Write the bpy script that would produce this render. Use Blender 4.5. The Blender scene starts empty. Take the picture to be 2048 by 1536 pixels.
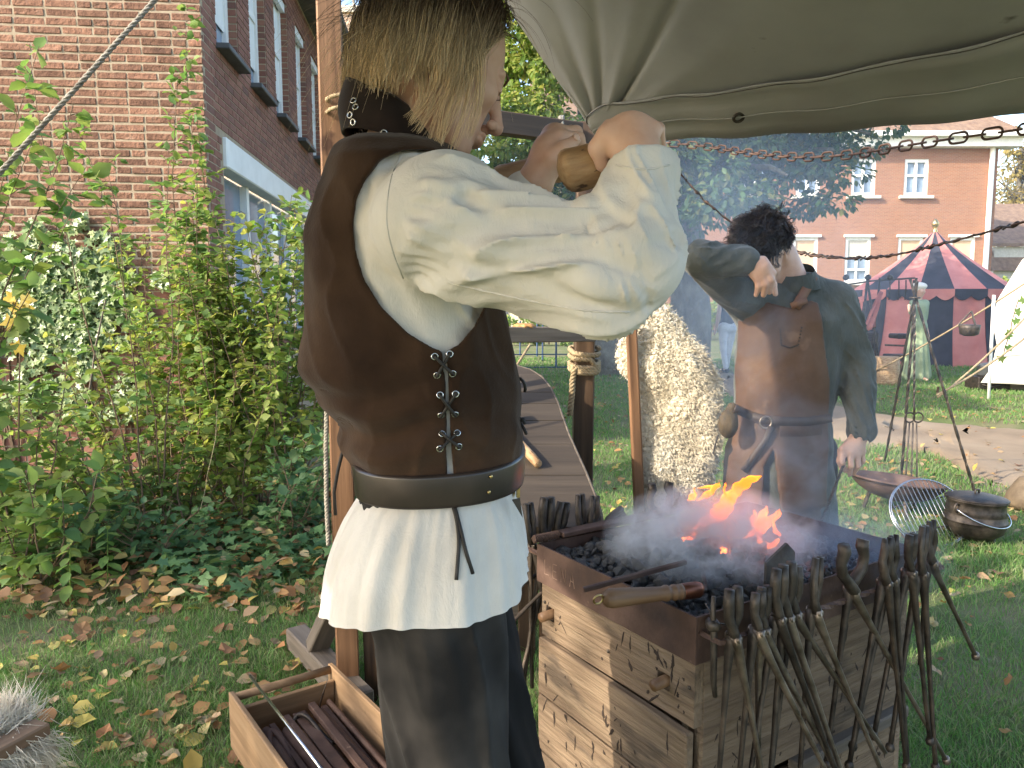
import bpy, math, random
import numpy as np
from mathutils import Vector as V, Matrix

random.seed(11)
rng = np.random.default_rng(11)
sc = bpy.context.scene
COL = sc.collection
R = math.radians

# ---------------------------------------------------------------- camera, sky, sun, exposure
F = 1538.0                       # focal length in pixels of the 2048 px wide photograph
PITCH = math.atan(165 / F)       # camera looks slightly down
CZ = 1.40
cam_d = bpy.data.cameras.new('camera')
cam = bpy.data.objects.new('camera', cam_d)
COL.objects.link(cam)
cam.location = (0, 0, CZ)
cam.rotation_euler = (math.pi / 2 - PITCH, 0, 0)
cam_d.sensor_width = 36
cam_d.lens = 36 * F / 2048
cam_d.clip_start = 0.05
cam_d.clip_end = 500
sc.camera = cam

SUN_DIR = V((-0.80, -0.42, 0.52)).normalized()      # towards the sun
world = bpy.data.worlds.new('World')
sc.world = world
world.use_nodes = True
wn = world.node_tree.nodes
bg = wn['Background']
sky = wn.new('ShaderNodeTexSky')
sky.sky_type = 'NISHITA'
sky.sun_disc = False
sky.sun_elevation = math.asin(SUN_DIR.z)
sky.sun_rotation = math.atan2(SUN_DIR.x, SUN_DIR.y)
sky.air_density = 1.0
sky.dust_density = 1.8
sky.ozone_density = 0.6
world.node_tree.links.new(sky.outputs[0], bg.inputs[0])
bg.inputs[1].default_value = 0.15
sun_d = bpy.data.lights.new('sun', 'SUN')
sun_d.energy = 2.3
sun_d.angle = R(0.6)
sun_d.color = (1.0, 0.90, 0.74)
sun = bpy.data.objects.new('sun', sun_d)
COL.objects.link(sun)
sun.rotation_euler = SUN_DIR.to_track_quat('Z', 'Y').to_euler()
sun.location = SUN_DIR * 30
sc.view_settings.view_transform = 'Standard'
sc.view_settings.look = 'None'
sc.view_settings.exposure = 1.95
sc.view_settings.gamma = 1.0
sc.view_settings.use_curve_mapping = False
sc.render.engine = 'CYCLES'
cy = sc.cycles
cy.use_denoising = True
cy.max_bounces = 7
cy.diffuse_bounces = 4
cy.glossy_bounces = 3
cy.transmission_bounces = 4
cy.transparent_max_bounces = 12
cy.volume_bounces = 1
cy.volume_step_rate = 1.0
cy.volume_max_steps = 96
cy.sample_clamp_indirect = 6

# ---------------------------------------------------------------- helpers
CT, ST = math.cos(PITCH), math.sin(PITCH)

def ray(px, py):
    a, b = (px - 1024) / F, (768 - py) / F
    return V((a, CT + b * ST, -ST + b * CT))

def at(px, py, Y):
    d = ray(px, py)
    return V((0, 0, CZ)) + d * (Y / d.y)

def gnd(px, py, z=0.0):
    d = ray(px, py)
    return V((0, 0, CZ)) + d * ((z - CZ) / d.z)

WM = {}

def place(o, parent=None, M=None):
    M = M or Matrix()
    COL.objects.link(o)
    o.matrix_basis = M
    WM[o.name] = M
    if parent is not None:
        o.parent = parent
        o.matrix_parent_inverse = WM[parent.name].inverted()
    return o

def tag(o, label=None, cat=None, group=None, kind=None):
    if label: o['label'] = label
    if cat: o['category'] = cat
    if group: o['group'] = group
    if kind: o['kind'] = kind
    return o

def thing(name, label, cat, loc=(0, 0, 0), group=None):
    o = bpy.data.objects.new(name, None)
    o.empty_display_size = 0.1
    place(o, None, Matrix.Translation(V(loc)))
    return tag(o, label, cat, group)

def obj(name, me, parent=None, M=None, mat=None):
    o = bpy.data.objects.new(name, me)
    if mat is not None and not me.materials:
        me.materials.append(mat)
    return place(o, parent, M)

def mesh_np(name, verts, faces, mat=None, smooth=False):
    verts = np.asarray(verts, np.float32).reshape(-1, 3)
    me = bpy.data.meshes.new(name)
    if isinstance(faces, np.ndarray):
        k = faces.shape[1]
        n = len(faces)
        me.vertices.add(len(verts))
        me.vertices.foreach_set('co', verts.ravel())
        me.loops.add(n * k)
        me.loops.foreach_set('vertex_index', faces.astype(np.int32).ravel())
        me.polygons.add(n)
        me.polygons.foreach_set('loop_start', np.arange(0, n * k, k, dtype=np.int32))
        me.update(calc_edges=True)
    else:
        me.from_pydata(verts.tolist(), [], faces)
        me.update()
    if smooth and len(me.polygons):
        me.polygons.foreach_set('use_smooth', np.ones(len(me.polygons), dtype=bool))
    if mat is not None:
        me.materials.append(mat)
    return me

class MB:
    """collects pieces of one part; build() links them as one mesh object"""
    def __init__(self):
        self.v, self.f = [], []
    def add(self, verts, faces, M=None):
        o = len(self.v)
        for p in verts:
            p = V(p)
            if M is not None: p = M @ p
            self.v.append(tuple(p))
        for f in faces:
            self.f.append(tuple(i + o for i in f))
        return self
    def box(self, c, s, M=None, taper=None, bev=0.0):
        x, y, z = s[0] / 2, s[1] / 2, s[2] / 2
        if bev <= 0:
            vs = [(-x, -y, -z), (x, -y, -z), (x, y, -z), (-x, y, -z), (-x, -y, z), (x, -y, z), (x, y, z), (-x, y, z)]
            fs = [(0, 3, 2, 1), (4, 5, 6, 7), (0, 1, 5, 4), (1, 2, 6, 5), (2, 3, 7, 6), (3, 0, 4, 7)]
        else:
            b = min(bev, x * .9, y * .9, z * .9)
            vs, fs = [], []
            for sx in (-1, 1):
                for sy in (-1, 1):
                    for sz in (-1, 1):
                        vs += [(sx * x, sy * (y - b), sz * (z - b)), (sx * (x - b), sy * y, sz * (z - b)), (sx * (x - b), sy * (y - b), sz * z)]
            def I(sx, sy, sz, k): return ((sx > 0) * 4 + (sy > 0) * 2 + (sz > 0)) * 3 + k
            def q(l, flip): fs.append(tuple(l[::-1] if flip else l))
            for s_ in (-1, 1):
                q([I(s_, -1, -1, 0), I(s_, 1, -1, 0), I(s_, 1, 1, 0), I(s_, -1, 1, 0)], s_ < 0)
                q([I(-1, s_, -1, 1), I(1, s_, -1, 1), I(1, s_, 1, 1), I(-1, s_, 1, 1)], s_ > 0)
                q([I(-1, -1, s_, 2), I(1, -1, s_, 2), I(1, 1, s_, 2), I(-1, 1, s_, 2)], s_ < 0)
            for a in (-1, 1):
                for c_ in (-1, 1):
                    q([I(a, c_, -1, 0), I(a, c_, -1, 1), I(a, c_, 1, 1), I(a, c_, 1, 0)], a * c_ < 0)
                    q([I(a, -1, c_, 0), I(a, -1, c_, 2), I(a, 1, c_, 2), I(a, 1, c_, 0)], a * c_ > 0)
                    q([I(-1, a, c_, 1), I(-1, a, c_, 2), I(1, a, c_, 2), I(1, a, c_, 1)], a * c_ < 0)
                    for e in (-1, 1):
                        q([I(a, c_, e, 0), I(a, c_, e, 1), I(a, c_, e, 2)], a * c_ * e < 0)
        T = Matrix.Translation(V(c))
        return self.add(vs, fs, (M @ T) if M is not None else T)
    def tube(self, pts, rad, n=8, cap=True, flat=1.0, twist=0.0, square=False):
        pts = [V(p) for p in pts]
        if not hasattr(rad, '__len__'): rad = [rad] * len(pts)
        t0 = (pts[1] - pts[0]).normalized()
        up = V((0, 0, 1)) if abs(t0.z) < .9 else V((1, 0, 0))
        a = t0.cross(up).normalized()
        vs, fs = [], []
        for i, p in enumerate(pts):
            t = (pts[min(i + 1, len(pts) - 1)] - pts[max(i - 1, 0)])
            t = t.normalized() if t.length > 1e-9 else t0
            a = (a - t * a.dot(t))
            a = a.normalized() if a.length > 1e-6 else t.orthogonal().normalized()
            b = t.cross(a)
            for k in range(n):
                w = 2 * math.pi * k / n + twist * i + (math.pi / n if square else 0)
                vs.append(p + a * (math.cos(w) * rad[i]) + b * (math.sin(w) * rad[i] * flat))
        for i in range(len(pts) - 1):
            for k in range(n):
                fs.append((i * n + k, i * n + (k + 1) % n, (i + 1) * n + (k + 1) % n, (i + 1) * n + k))
        if cap:
            fs.append(tuple(range(n))[::-1])
            fs.append(tuple((len(pts) - 1) * n + k for k in range(n)))
        return self.add(vs, fs)
    def lathe(self, prof, n=20, M=None, cap=True):
        vs, fs = [], []
        for r, z in prof:
            for k in range(n):
                w = 2 * math.pi * k / n
                vs.append((math.cos(w) * r, math.sin(w) * r, z))
        for i in range(len(prof) - 1):
            for k in range(n):
                fs.append((i * n + k, i * n + (k + 1) % n, (i + 1) * n + (k + 1) % n, (i + 1) * n + k))
        if cap:
            fs.append(tuple(range(n))[::-1])
            fs.append(tuple((len(prof) - 1) * n + k for k in range(n)))
        return self.add(vs, fs, M)
    def ring(self, c, r, rad, axis=(0, 0, 1), n=20, m=6, sx=1.0):
        ax = V(axis).normalized()
        q = ax.to_track_quat('Z', 'Y').to_matrix().to_4x4()
        M = Matrix.Translation(V(c)) @ q
        vs, fs = [], []
        for i in range(n):
            w = 2 * math.pi * i / n
            for j in range(m):
                u = 2 * math.pi * j / m
                rr = r + rad * math.cos(u)
                vs.append((math.cos(w) * rr * sx, math.sin(w) * rr, rad * math.sin(u)))
        for i in range(n):
            for j in range(m):
                fs.append((i * m + j, ((i + 1) % n) * m + j, ((i + 1) % n) * m + (j + 1) % m, i * m + (j + 1) % m))
        return self.add(vs, fs, M)
    def prism(self, outline, off):
        """outline: 3-D points of a flat face; off: extrusion vector"""
        n = len(outline)
        off = V(off)
        vs = [V(p) for p in outline] + [V(p) + off for p in outline]
        fs = [tuple(range(n))[::-1], tuple(range(n, 2 * n))]
        for i in range(n):
            j = (i + 1) % n
            fs.append((i, j, n + j, n + i))
        return self.add(vs, fs)
    def mesh(self, name, mat=None, smooth=False):
        return mesh_np(name, self.v, self.f, mat, smooth)
    def build(self, name, mat=None, parent=None, smooth=False, auto=None, M=None):
        o = obj(name, self.mesh(name, mat, smooth), parent, M)
        if auto is not None:
            o.data.set_sharp_from_angle(angle=R(auto))
        return o

def frame_x(p0, p1, up=(0, 0, 1)):
    """matrix whose X runs from p0 to p1, Z near up, origin midway; and the length"""
    p0, p1 = V(p0), V(p1)
    x = (p1 - p0)
    L = x.length
    x = x / L
    u = V(up)
    y = u.cross(x)
    if y.length < 1e-5: y = V((0, 1, 0)).cross(x)
    y.normalize()
    z = x.cross(y)
    M = Matrix(((x.x, y.x, z.x, 0), (x.y, y.y, z.y, 0), (x.z, y.z, z.z, 0), (0, 0, 0, 1)))
    return Matrix.Translation((p0 + p1) / 2) @ M, L

def plank(name, p0, p1, w, t, mat, parent, up=(0, 0, 1), bev=0.004, wob=0.0):
    """a board: length p0-p1, w across (Y), t thick (Z, near up), grain along its own X"""
    M, L = frame_x(p0, p1, up)
    b = MB()
    b.box((0, 0, 0), (L, w, t), bev=bev)
    if wob:
        b.v = [(x + random.uniform(-wob, wob), y + random.uniform(-wob, wob), z + random.uniform(-wob, wob)) for x, y, z in b.v]
    return obj(name, b.mesh(name, mat), parent, M)

def hash3(ix, iy, iz, seed=0):
    h = (ix * 374761393 + iy * 668265263 + iz * 2147483647 + seed * 144665) & 0xffffffff
    h = ((h ^ (h >> 13)) * 1274126177) & 0xffffffff
    h = (h ^ (h >> 16)) & 0xffffff
    return h.astype(np.float32) / 0xffffff * 2 - 1

def vnoise(x, y, z, seed=0):
    x, y, z = np.broadcast_arrays(x, y, z)
    fx, fy, fz = np.floor(x), np.floor(y), np.floor(z)
    ix, iy, iz = fx.astype(np.int64), fy.astype(np.int64), fz.astype(np.int64)
    u, v, w = x - fx, y - fy, z - fz
    u, v, w = u * u * (3 - 2 * u), v * v * (3 - 2 * v), w * w * (3 - 2 * w)
    r = 0
    for dx in (0, 1):
        for dy in (0, 1):
            for dz in (0, 1):
                r = r + hash3(ix + dx, iy + dy, iz + dz, seed) * (u if dx else 1 - u) * (v if dy else 1 - v) * (w if dz else 1 - w)
    return r

# ---------------------------------------------------------------- materials
def ramp(nt, fac, stops):
    r = nt.nodes.new('ShaderNodeValToRGB')
    els = r.color_ramp.elements
    while len(els) < len(stops): els.new(0.5)
    for e, (p, c) in zip(els, stops):
        e.position = p
        e.color = (c[0], c[1], c[2], 1)
    nt.links.new(fac, r.inputs[0])
    return r.outputs[0]

def coords(nt, stretch=(1, 1, 1), rnd=True, kind='Object'):
    tc = nt.nodes.new('ShaderNodeTexCoord')
    mp = nt.nodes.new('ShaderNodeMapping')
    mp.inputs['Scale'].default_value = stretch
    nt.links.new(tc.outputs[kind], mp.inputs[0])
    if rnd:
        oi = nt.nodes.new('ShaderNodeObjectInfo')
        mu = nt.nodes.new('ShaderNodeMath'); mu.operation = 'MULTIPLY'; mu.inputs[1].default_value = 37.0
        nt.links.new(oi.outputs['Random'], mu.inputs[0])
        nt.links.new(mu.outputs[0], mp.inputs['Location'])
    return mp.outputs[0]

def noise_n(nt, vec, scale, detail=5, rough=.55, dist=0):
    n = nt.nodes.new('ShaderNodeTexNoise')
    n.inputs['Scale'].default_value = scale
    n.inputs['Detail'].default_value = detail
    n.inputs['Roughness'].default_value = rough
    n.inputs['Distortion'].default_value = dist
    nt.links.new(vec, n.inputs['Vector'])
    return n.outputs['Fac']

def math_n(nt, op, a, b=None, c=None):
    m = nt.nodes.new('ShaderNodeMath'); m.operation = op
    for i, x in enumerate((a, b, c)):
        if x is None: continue
        if isinstance(x, (int, float)): m.inputs[i].default_value = x
        else: nt.links.new(x, m.inputs[i])
    return m.outputs[0]

def bump_n(nt, h, strength, dist=.004, prev=None):
    b = nt.nodes.new('ShaderNodeBump')
    b.inputs['Strength'].default_value = strength
    b.inputs['Distance'].default_value = dist
    nt.links.new(h, b.inputs['Height'])
    if prev is not None: nt.links.new(prev, b.inputs['Normal'])
    return b.outputs[0]

def new_mat(name):
    m = bpy.data.materials.new(name)
    m.use_nodes = True
    nt = m.node_tree
    return m, nt, nt.nodes['Principled BSDF']

def mixc(nt, fac, a, b, mode='MIX'):
    x = nt.nodes.new('ShaderNodeMix'); x.data_type = 'RGBA'; x.blend_type = mode
    for i, s in ((0, fac), (6, a), (7, b)):
        if isinstance(s, (int, float)): x.inputs[i].default_value = s
        elif isinstance(s, tuple): x.inputs[i].default_value = (s[0], s[1], s[2], 1)
        else: nt.links.new(s, x.inputs[i])
    return x.outputs[2]

def mat(name, stops, scale=8, stretch=(1, 1, 1), rough=.75, bump=.3, bscale=60, bdist=.003, metallic=0, spec=.4,
        vary=0.0, dist=0.0, sheen=0.0, detail=6, sss=0.0, coat=0.0, bstretch=None, spots=None, rvar=0.0, rnd=True):
    """noise-coloured principled surface; spots = (scale, threshold, colour) adds stains with a shape of their own"""
    m, nt, p = new_mat(name)
    if len(stops) and not isinstance(stops[0][0], tuple) and len(stops[0]) == 3:
        k = len(stops)
        stops = [(.3 + .4 * i / max(1, k - 1), c) for i, c in enumerate(stops)]
    vec = coords(nt, stretch, rnd)
    f = noise_n(nt, vec, scale, detail, dist=dist)
    col = ramp(nt, f, stops)
    if spots:
        s = noise_n(nt, coords(nt, spots[3] if len(spots) > 3 else (1, 1, 1), rnd), spots[0], 4)
        col = mixc(nt, ramp(nt, s, [(spots[1], (0, 0, 0)), (spots[1] + .06, (1, 1, 1))]), col, spots[2])
    if vary:
        oi = nt.nodes.new('ShaderNodeObjectInfo')
        h = nt.nodes.new('ShaderNodeHueSaturation')
        v = math_n(nt, 'MULTIPLY_ADD', oi.outputs['Random'], 2 * vary, 1 - vary)
        nt.links.new(v, h.inputs['Value'])
        nt.links.new(col, h.inputs['Color'])
        col = h.outputs[0]
    nt.links.new(col, p.inputs['Base Color'])
    p.inputs['Roughness'].default_value = rough
    if rvar:
        nt.links.new(math_n(nt, 'MULTIPLY_ADD', f, rvar, rough - rvar / 2), p.inputs['Roughness'])
    p.inputs['Metallic'].default_value = metallic
    p.inputs['Specular IOR Level'].default_value = spec
    if sheen:
        p.inputs['Sheen Weight'].default_value = sheen
        p.inputs['Sheen Roughness'].default_value = .5
    if coat: p.inputs['Coat Weight'].default_value = coat
    if sss:
        p.inputs['Subsurface Weight'].default_value = sss
        p.inputs['Subsurface Radius'].default_value = (.012, .005, .003)
        p.inputs['Subsurface Scale'].default_value = .6
    if bump:
        g = noise_n(nt, coords(nt, bstretch or stretch, rnd), bscale, 5)
        nt.links.new(bump_n(nt, g, bump, bdist), p.inputs['Normal'])
    return m

def leaf_mat(name, stops, transl=.35, rough=.55, spec=.3):
    m, nt, p = new_mat(name)
    g = nt.nodes.new('ShaderNodeNewGeometry')
    oi = nt.nodes.new('ShaderNodeObjectInfo')
    r = math_n(nt, 'FRACT', math_n(nt, 'ADD', g.outputs['Random Per Island'], oi.outputs['Random']))
    k = len(stops)
    col = ramp(nt, r, [(i / (k - 1), c) for i, c in enumerate(stops)])
    n = noise_n(nt, coords(nt, rnd=False), 30, 3)
    col = mixc(nt, math_n(nt, 'MULTIPLY', n, .35), col, (.02, .03, .008), 'MIX')
    nt.links.new(col, p.inputs['Base Color'])
    p.inputs['Roughness'].default_value = rough
    p.inputs['Specular IOR Level'].default_value = spec
    t = nt.nodes.new('ShaderNodeBsdfTranslucent')
    hs = nt.nodes.new('ShaderNodeHueSaturation'); hs.inputs['Saturation'].default_value = 1.1; hs.inputs['Value'].default_value = 1.5
    nt.links.new(col, hs.inputs['Color'])
    nt.links.new(hs.outputs[0], t.inputs['Color'])
    mx = nt.nodes.new('ShaderNodeMixShader'); mx.inputs[0].default_value = transl
    nt.links.new(p.outputs[0], mx.inputs[1]); nt.links.new(t.outputs[0], mx.inputs[2])
    nt.links.new(mx.outputs[0], nt.nodes['Material Output'].inputs[0])
    return m

def emit_mat(name, c, s):
    m, nt, p = new_mat(name)
    p.inputs['Base Color'].default_value = (*c, 1)
    p.inputs['Emission Color'].default_value = (*c, 1)
    p.inputs['Emission Strength'].default_value = s
    return m

def brick_tex_mat(name, c1, c2, mortar, bw, bh, ms, rot=None):
    """far brickwork too small to pick apart: Brick Texture in metres on the wall's own XZ"""
    m, nt, p = new_mat(name)
    tc = nt.nodes.new('ShaderNodeTexCoord')
    mp = nt.nodes.new('ShaderNodeMapping')
    mp.inputs['Rotation'].default_value = rot or (R(-90), 0, 0)
    nt.links.new(tc.outputs['Object'], mp.inputs[0])
    b = nt.nodes.new('ShaderNodeTexBrick')
    b.inputs['Color1'].default_value = (*c1, 1); b.inputs['Color2'].default_value = (*c2, 1); b.inputs['Mortar'].default_value = (*mortar, 1)
    b.inputs['Scale'].default_value = 1.0
    b.inputs['Brick Width'].default_value = bw; b.inputs['Row Height'].default_value = bh; b.inputs['Mortar Size'].default_value = ms
    b.inputs['Bias'].default_value = -.1
    nt.links.new(mp.outputs[0], b.inputs['Vector'])
    n = noise_n(nt, tc.outputs['Object'], 1.3, 5)
    col = mixc(nt, math_n(nt, 'MULTIPLY', n, .5), b.outputs['Color'], (c1[0] * .6, c1[1] * .6, c1[2] * .6))
    nt.links.new(col, p.inputs['Base Color'])
    p.inputs['Roughness'].default_value = .9
    nt.links.new(bump_n(nt, math_n(nt, 'SUBTRACT', 1.0, b.outputs['Fac']), .6, .006), p.inputs['Normal'])
    return m

M_ = {}
M_['brick'] = mat('brick', [(.25, (.10, .050, .034)), (.45, (.185, .092, .058)), (.6, (.23, .120, .077)), (.8, (.27, .17, .118))], 11, rough=.95, bump=1.0, bscale=38, bdist=.012, vary=.30, spots=(9, .66, (.16, .09, .07)))
M_['brick_dark'] = mat('brick_dark', [(.25, (.10, .05, .042)), (.5, (.17, .085, .066)), (.75, (.24, .12, .085))], 5, rough=.9, bump=.5, bscale=60, vary=.1)
def _island_brick():
    m, nt, p = new_mat('brick_side')
    g = nt.nodes.new('ShaderNodeNewGeometry')
    col = ramp(nt, g.outputs['Random Per Island'], [(0, (.19, .075, .05)), (.4, (.26, .105, .07)), (.8, (.31, .14, .09)), (1, (.15, .07, .055))])
    n = noise_n(nt, coords(nt, rnd=False), 25, 5)
    col = mixc(nt, math_n(nt, 'MULTIPLY', n, .5), col, (.12, .06, .05))
    nt.links.new(col, p.inputs['Base Color']); p.inputs['Roughness'].default_value = .9
    nt.links.new(bump_n(nt, n, .7, .006), p.inputs['Normal'])
    return m
M_['brick_side'] = _island_brick()
M_['mortar'] = mat('mortar', [(.3, (.29, .225, .155)), (.7, (.385, .31, .22))], 20, rough=.95, bump=.5, bscale=120)
M_['facade'] = brick_tex_mat('facade', (.34, .145, .078), (.26, .105, .056), (.31, .22, .15), .22, .065, .010)
M_['pale_brick'] = brick_tex_mat('pale_brick', (.62, .42, .30), (.52, .34, .24), (.60, .48, .38), .30, .10, .02)
M_['white_paint'] = mat('white_paint', [(.3, (.70, .70, .68)), (.7, (.80, .80, .78))], 6, rough=.5, bump=.05)
M_['lead'] = mat('lead', [(.3, (.05, .055, .06)), (.7, (.10, .105, .11))], 8, rough=.6)
M_['stone'] = mat('stone', [(.3, (.50, .46, .38)), (.7, (.62, .58, .50))], 10, rough=.85)
M_['roof'] = mat('roof', [(.3, (.16, .10, .07)), (.7, (.27, .18, .12))], 4, rough=.85, bump=.6, bscale=18, bdist=.02)
M_['pane'] = mat('pane', [(.3, (.10, .14, .20)), (.7, (.25, .32, .42))], 1.2, rough=.08, bump=0, spec=.8)
M_['blind'] = mat('blind', [(.3, (.55, .38, .24)), (.7, (.62, .44, .29))], 3, rough=.9, bump=.1)
M_['curtain'] = mat('curtain', [(.3, (.45, .36, .30)), (.7, (.60, .50, .42))], 6, stretch=(8, 8, .3), rough=.95)
M_['soil'] = mat('soil', [(.25, (.06, .075, .022)), (.45, (.10, .13, .04)), (.6, (.16, .145, .075)), (.8, (.12, .165, .05))], 1.7, rough=.95, bump=.8, bscale=55, bdist=.02, rnd=False)
M_['sand'] = mat('sand', [(.25, (.15, .108, .07)), (.5, (.235, .172, .112)), (.75, (.30, .23, .155))], 1.1, rough=.95, bump=.5, bscale=45, bdist=.01)
M_['grass'] = leaf_mat('grass', [(.10, .235, .05), (.135, .285, .065), (.16, .31, .08), (.23, .31, .11), (.32, .30, .17), (.115, .255, .055)], .3)
M_['dead_leaf'] = leaf_mat('dead_leaf', [(.30, .135, .06), (.40, .21, .085), (.47, .30, .13), (.24, .11, .06), (.46, .36, .22), (.52, .42, .10), (.36, .18, .085)], .2, .7)
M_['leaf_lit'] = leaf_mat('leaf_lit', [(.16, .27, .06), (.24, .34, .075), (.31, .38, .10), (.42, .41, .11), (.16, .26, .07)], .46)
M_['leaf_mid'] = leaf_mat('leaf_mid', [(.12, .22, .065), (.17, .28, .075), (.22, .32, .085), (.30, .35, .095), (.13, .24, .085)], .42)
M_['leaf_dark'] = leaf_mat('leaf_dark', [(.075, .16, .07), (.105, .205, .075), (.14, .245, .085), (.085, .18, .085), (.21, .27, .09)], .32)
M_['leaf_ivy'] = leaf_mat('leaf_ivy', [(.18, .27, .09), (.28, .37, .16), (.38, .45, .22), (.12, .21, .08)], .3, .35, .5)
M_['leaf_tree'] = leaf_mat('leaf_tree', [(.03, .07, .025), (.045, .10, .03), (.075, .14, .035), (.05, .095, .03), (.20, .20, .04)], .3)
M_['leaf_gold'] = leaf_mat('leaf_gold', [(.30, .24, .06), (.36, .27, .09), (.24, .20, .06), (.42, .31, .12)], .35)
M_['leaf_yellow'] = leaf_mat('leaf_yellow', [(.55, .38, .04), (.50, .36, .06), (.42, .34, .08)], .35)
M_['twig'] = mat('twig', [(.3, (.10, .065, .04)), (.7, (.19, .13, .08))], 20, stretch=(1, 1, .2), rough=.9)
M_['straw'] = mat('straw', [(.3, (.36, .30, .16)), (.7, (.48, .40, .24))], 20, rough=.8)
M_['bark'] = mat('bark', [(.25, (.07, .06, .045)), (.5, (.16, .145, .115)), (.7, (.26, .25, .20)), (.85, (.16, .19, .11))], 5, stretch=(1, 1, .6), rough=.95, bump=1, bscale=16, bdist=.05)
M_['wood_dark'] = mat('wood_dark', [(.25, (.026, .0145, .008)), (.5, (.060, .034, .018)), (.75, (.105, .062, .034))], 7, stretch=(.35, 6, 6), rough=.6, bump=.4, bscale=14, vary=.15, spots=(9, .70, (.02, .012, .008)))
M_['wood_post'] = mat('wood_post', [(.25, (.10, .05, .026)), (.5, (.21, .108, .053)), (.75, (.29, .155, .08))], 7, stretch=(.3, 7, 7), rough=.65, bump=.4, bscale=14, spots=(5, .70, (.07, .03, .015)))
M_['wood_plank'] = mat('wood_plank', [(.22, (.095, .062, .038)), (.42, (.165, .112, .070)), (.58, (.215, .150, .095)), (.8, (.265, .195, .128))], 5, stretch=(.6, 8, 8), rough=.85, bump=1.0, bscale=14, bdist=.008, vary=.15, dist=.8, spots=(6, .60, (.095, .068, .046), (.5, 1.4, 1.4)))
M_['wood_crate'] = mat('wood_crate', [(.22, (.13, .075, .036)), (.5, (.235, .145, .075)), (.8, (.31, .205, .115))], 5, stretch=(.45, 6, 6), rough=.75, bump=.4, bscale=12, vary=.1, spots=(9, .67, (.12, .07, .035)))
M_['wood_log'] = mat('wood_log', [(.22, (.15, .08, .035)), (.45, (.31, .19, .095)), (.6, (.40, .27, .15)), (.8, (.47, .34, .21))], 30, stretch=(.4, 1.6, 1.6), rough=.6, bump=.8, bscale=70, detail=9, spots=(75, .62, (.09, .05, .028), (.5, 1.2, 1.2)))
M_['wood_handle'] = mat('wood_handle', [(.25, (.10, .05, .025)), (.5, (.18, .10, .05)), (.75, (.26, .155, .085))], 8, stretch=(.4, 5, 5), rough=.5, bump=.25, bscale=20)
M_['wood_grey'] = mat('wood_grey', [(.25, (.07, .055, .042)), (.5, (.13, .105, .082)), (.75, (.19, .155, .12))], 7, stretch=(.35, 6, 6), rough=.8, bump=.4, bscale=14, vary=.12)
M_['iron'] = mat('iron', [(.3, (.026, .022, .020)), (.55, (.075, .061, .050)), (.8, (.15, .112, .084))], 22, rough=.5, bump=.6, bscale=70, metallic=.6, rvar=.3, vary=.25)
M_['iron_worn'] = mat('iron_worn', [(.3, (.10, .08, .062)), (.55, (.24, .195, .16)), (.8, (.34, .28, .23))], 26, rough=.42, bump=.35, bscale=90, metallic=.8, rvar=.3, vary=.2)
M_['iron_rust'] = mat('iron_rust', [(.25, (.032, .020, .017)), (.45, (.075, .042, .031)), (.6, (.115, .068, .050)), (.8, (.17, .11, .082))], 9, rough=.7, bump=.5, bscale=60, metallic=.2, detail=9, spots=(26, .66, (.20, .135, .10)))
M_['steel'] = mat('steel', [(.3, (.42, .42, .43)), (.7, (.58, .58, .60))], 30, rough=.25, bump=.1, metallic=1)
M_['brass'] = mat('brass', [(.3, (.42, .30, .12)), (.7, (.60, .46, .22))], 30, rough=.35, bump=.1, metallic=1)
M_['coal'] = mat('coal', [(.3, (.014, .0135, .013)), (.55, (.045, .044, .042)), (.75, (.13, .125, .115))], 60, rough=.38, bump=.8, bscale=110, bdist=.004, vary=.4, spec=.5)
M_['rope'] = mat('rope', [(.3, (.22, .16, .09)), (.7, (.40, .31, .19))], 40, rough=.95, bump=.8, bscale=90)
M_['rope_grey'] = mat('rope_grey', [(.3, (.17, .15, .12)), (.7, (.33, .30, .25))], 40, rough=.95, bump=.8, bscale=90)
# ================================================================ the setting
def sheet(name, x0, x1, y0, y1, step, z, mat_, amp=.02, hollow=None):
    xs = np.arange(x0, x1 + step / 2, step); ys = np.arange(y0, y1 + step / 2, step)
    X, Y = np.meshgrid(xs, ys)
    Z = z + amp * vnoise(X * .8, Y * .8, 0 * X, 3) + amp * .5 * vnoise(X * 2.3, Y * 2.3, 0 * X, 4)
    nx = len(xs)
    i, j = np.meshgrid(np.arange(len(ys) - 1), np.arange(nx - 1), indexing='ij')
    a = (i * nx + j).ravel()
    fs = np.stack([a, a + 1, a + nx + 1, a + nx], 1)
    if hollow is not None: Z = Z - .06 * in_poly(X.ravel(), Y.ravel(), hollow).reshape(X.shape)
    return mesh_np(name, np.stack([X, Y, Z], -1).reshape(-1, 3), fs, mat_, True)

def gz(x, y):
    """height of the lawn"""
    x = np.asarray(x, float); y = np.asarray(y, float)
    return .02 * vnoise(x * .8, y * .8, 0 * x, 3) + .01 * vnoise(x * 2.3, y * 2.3, 0 * x, 4)

far = MB()
far.add([(-150, -60, -.12), (150, -60, -.12), (150, 260, -.12), (-150, 260, -.12)], [(0, 1, 2, 3)])
ground = tag(far.build('ground', M_['soil']), kind='structure')

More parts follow.
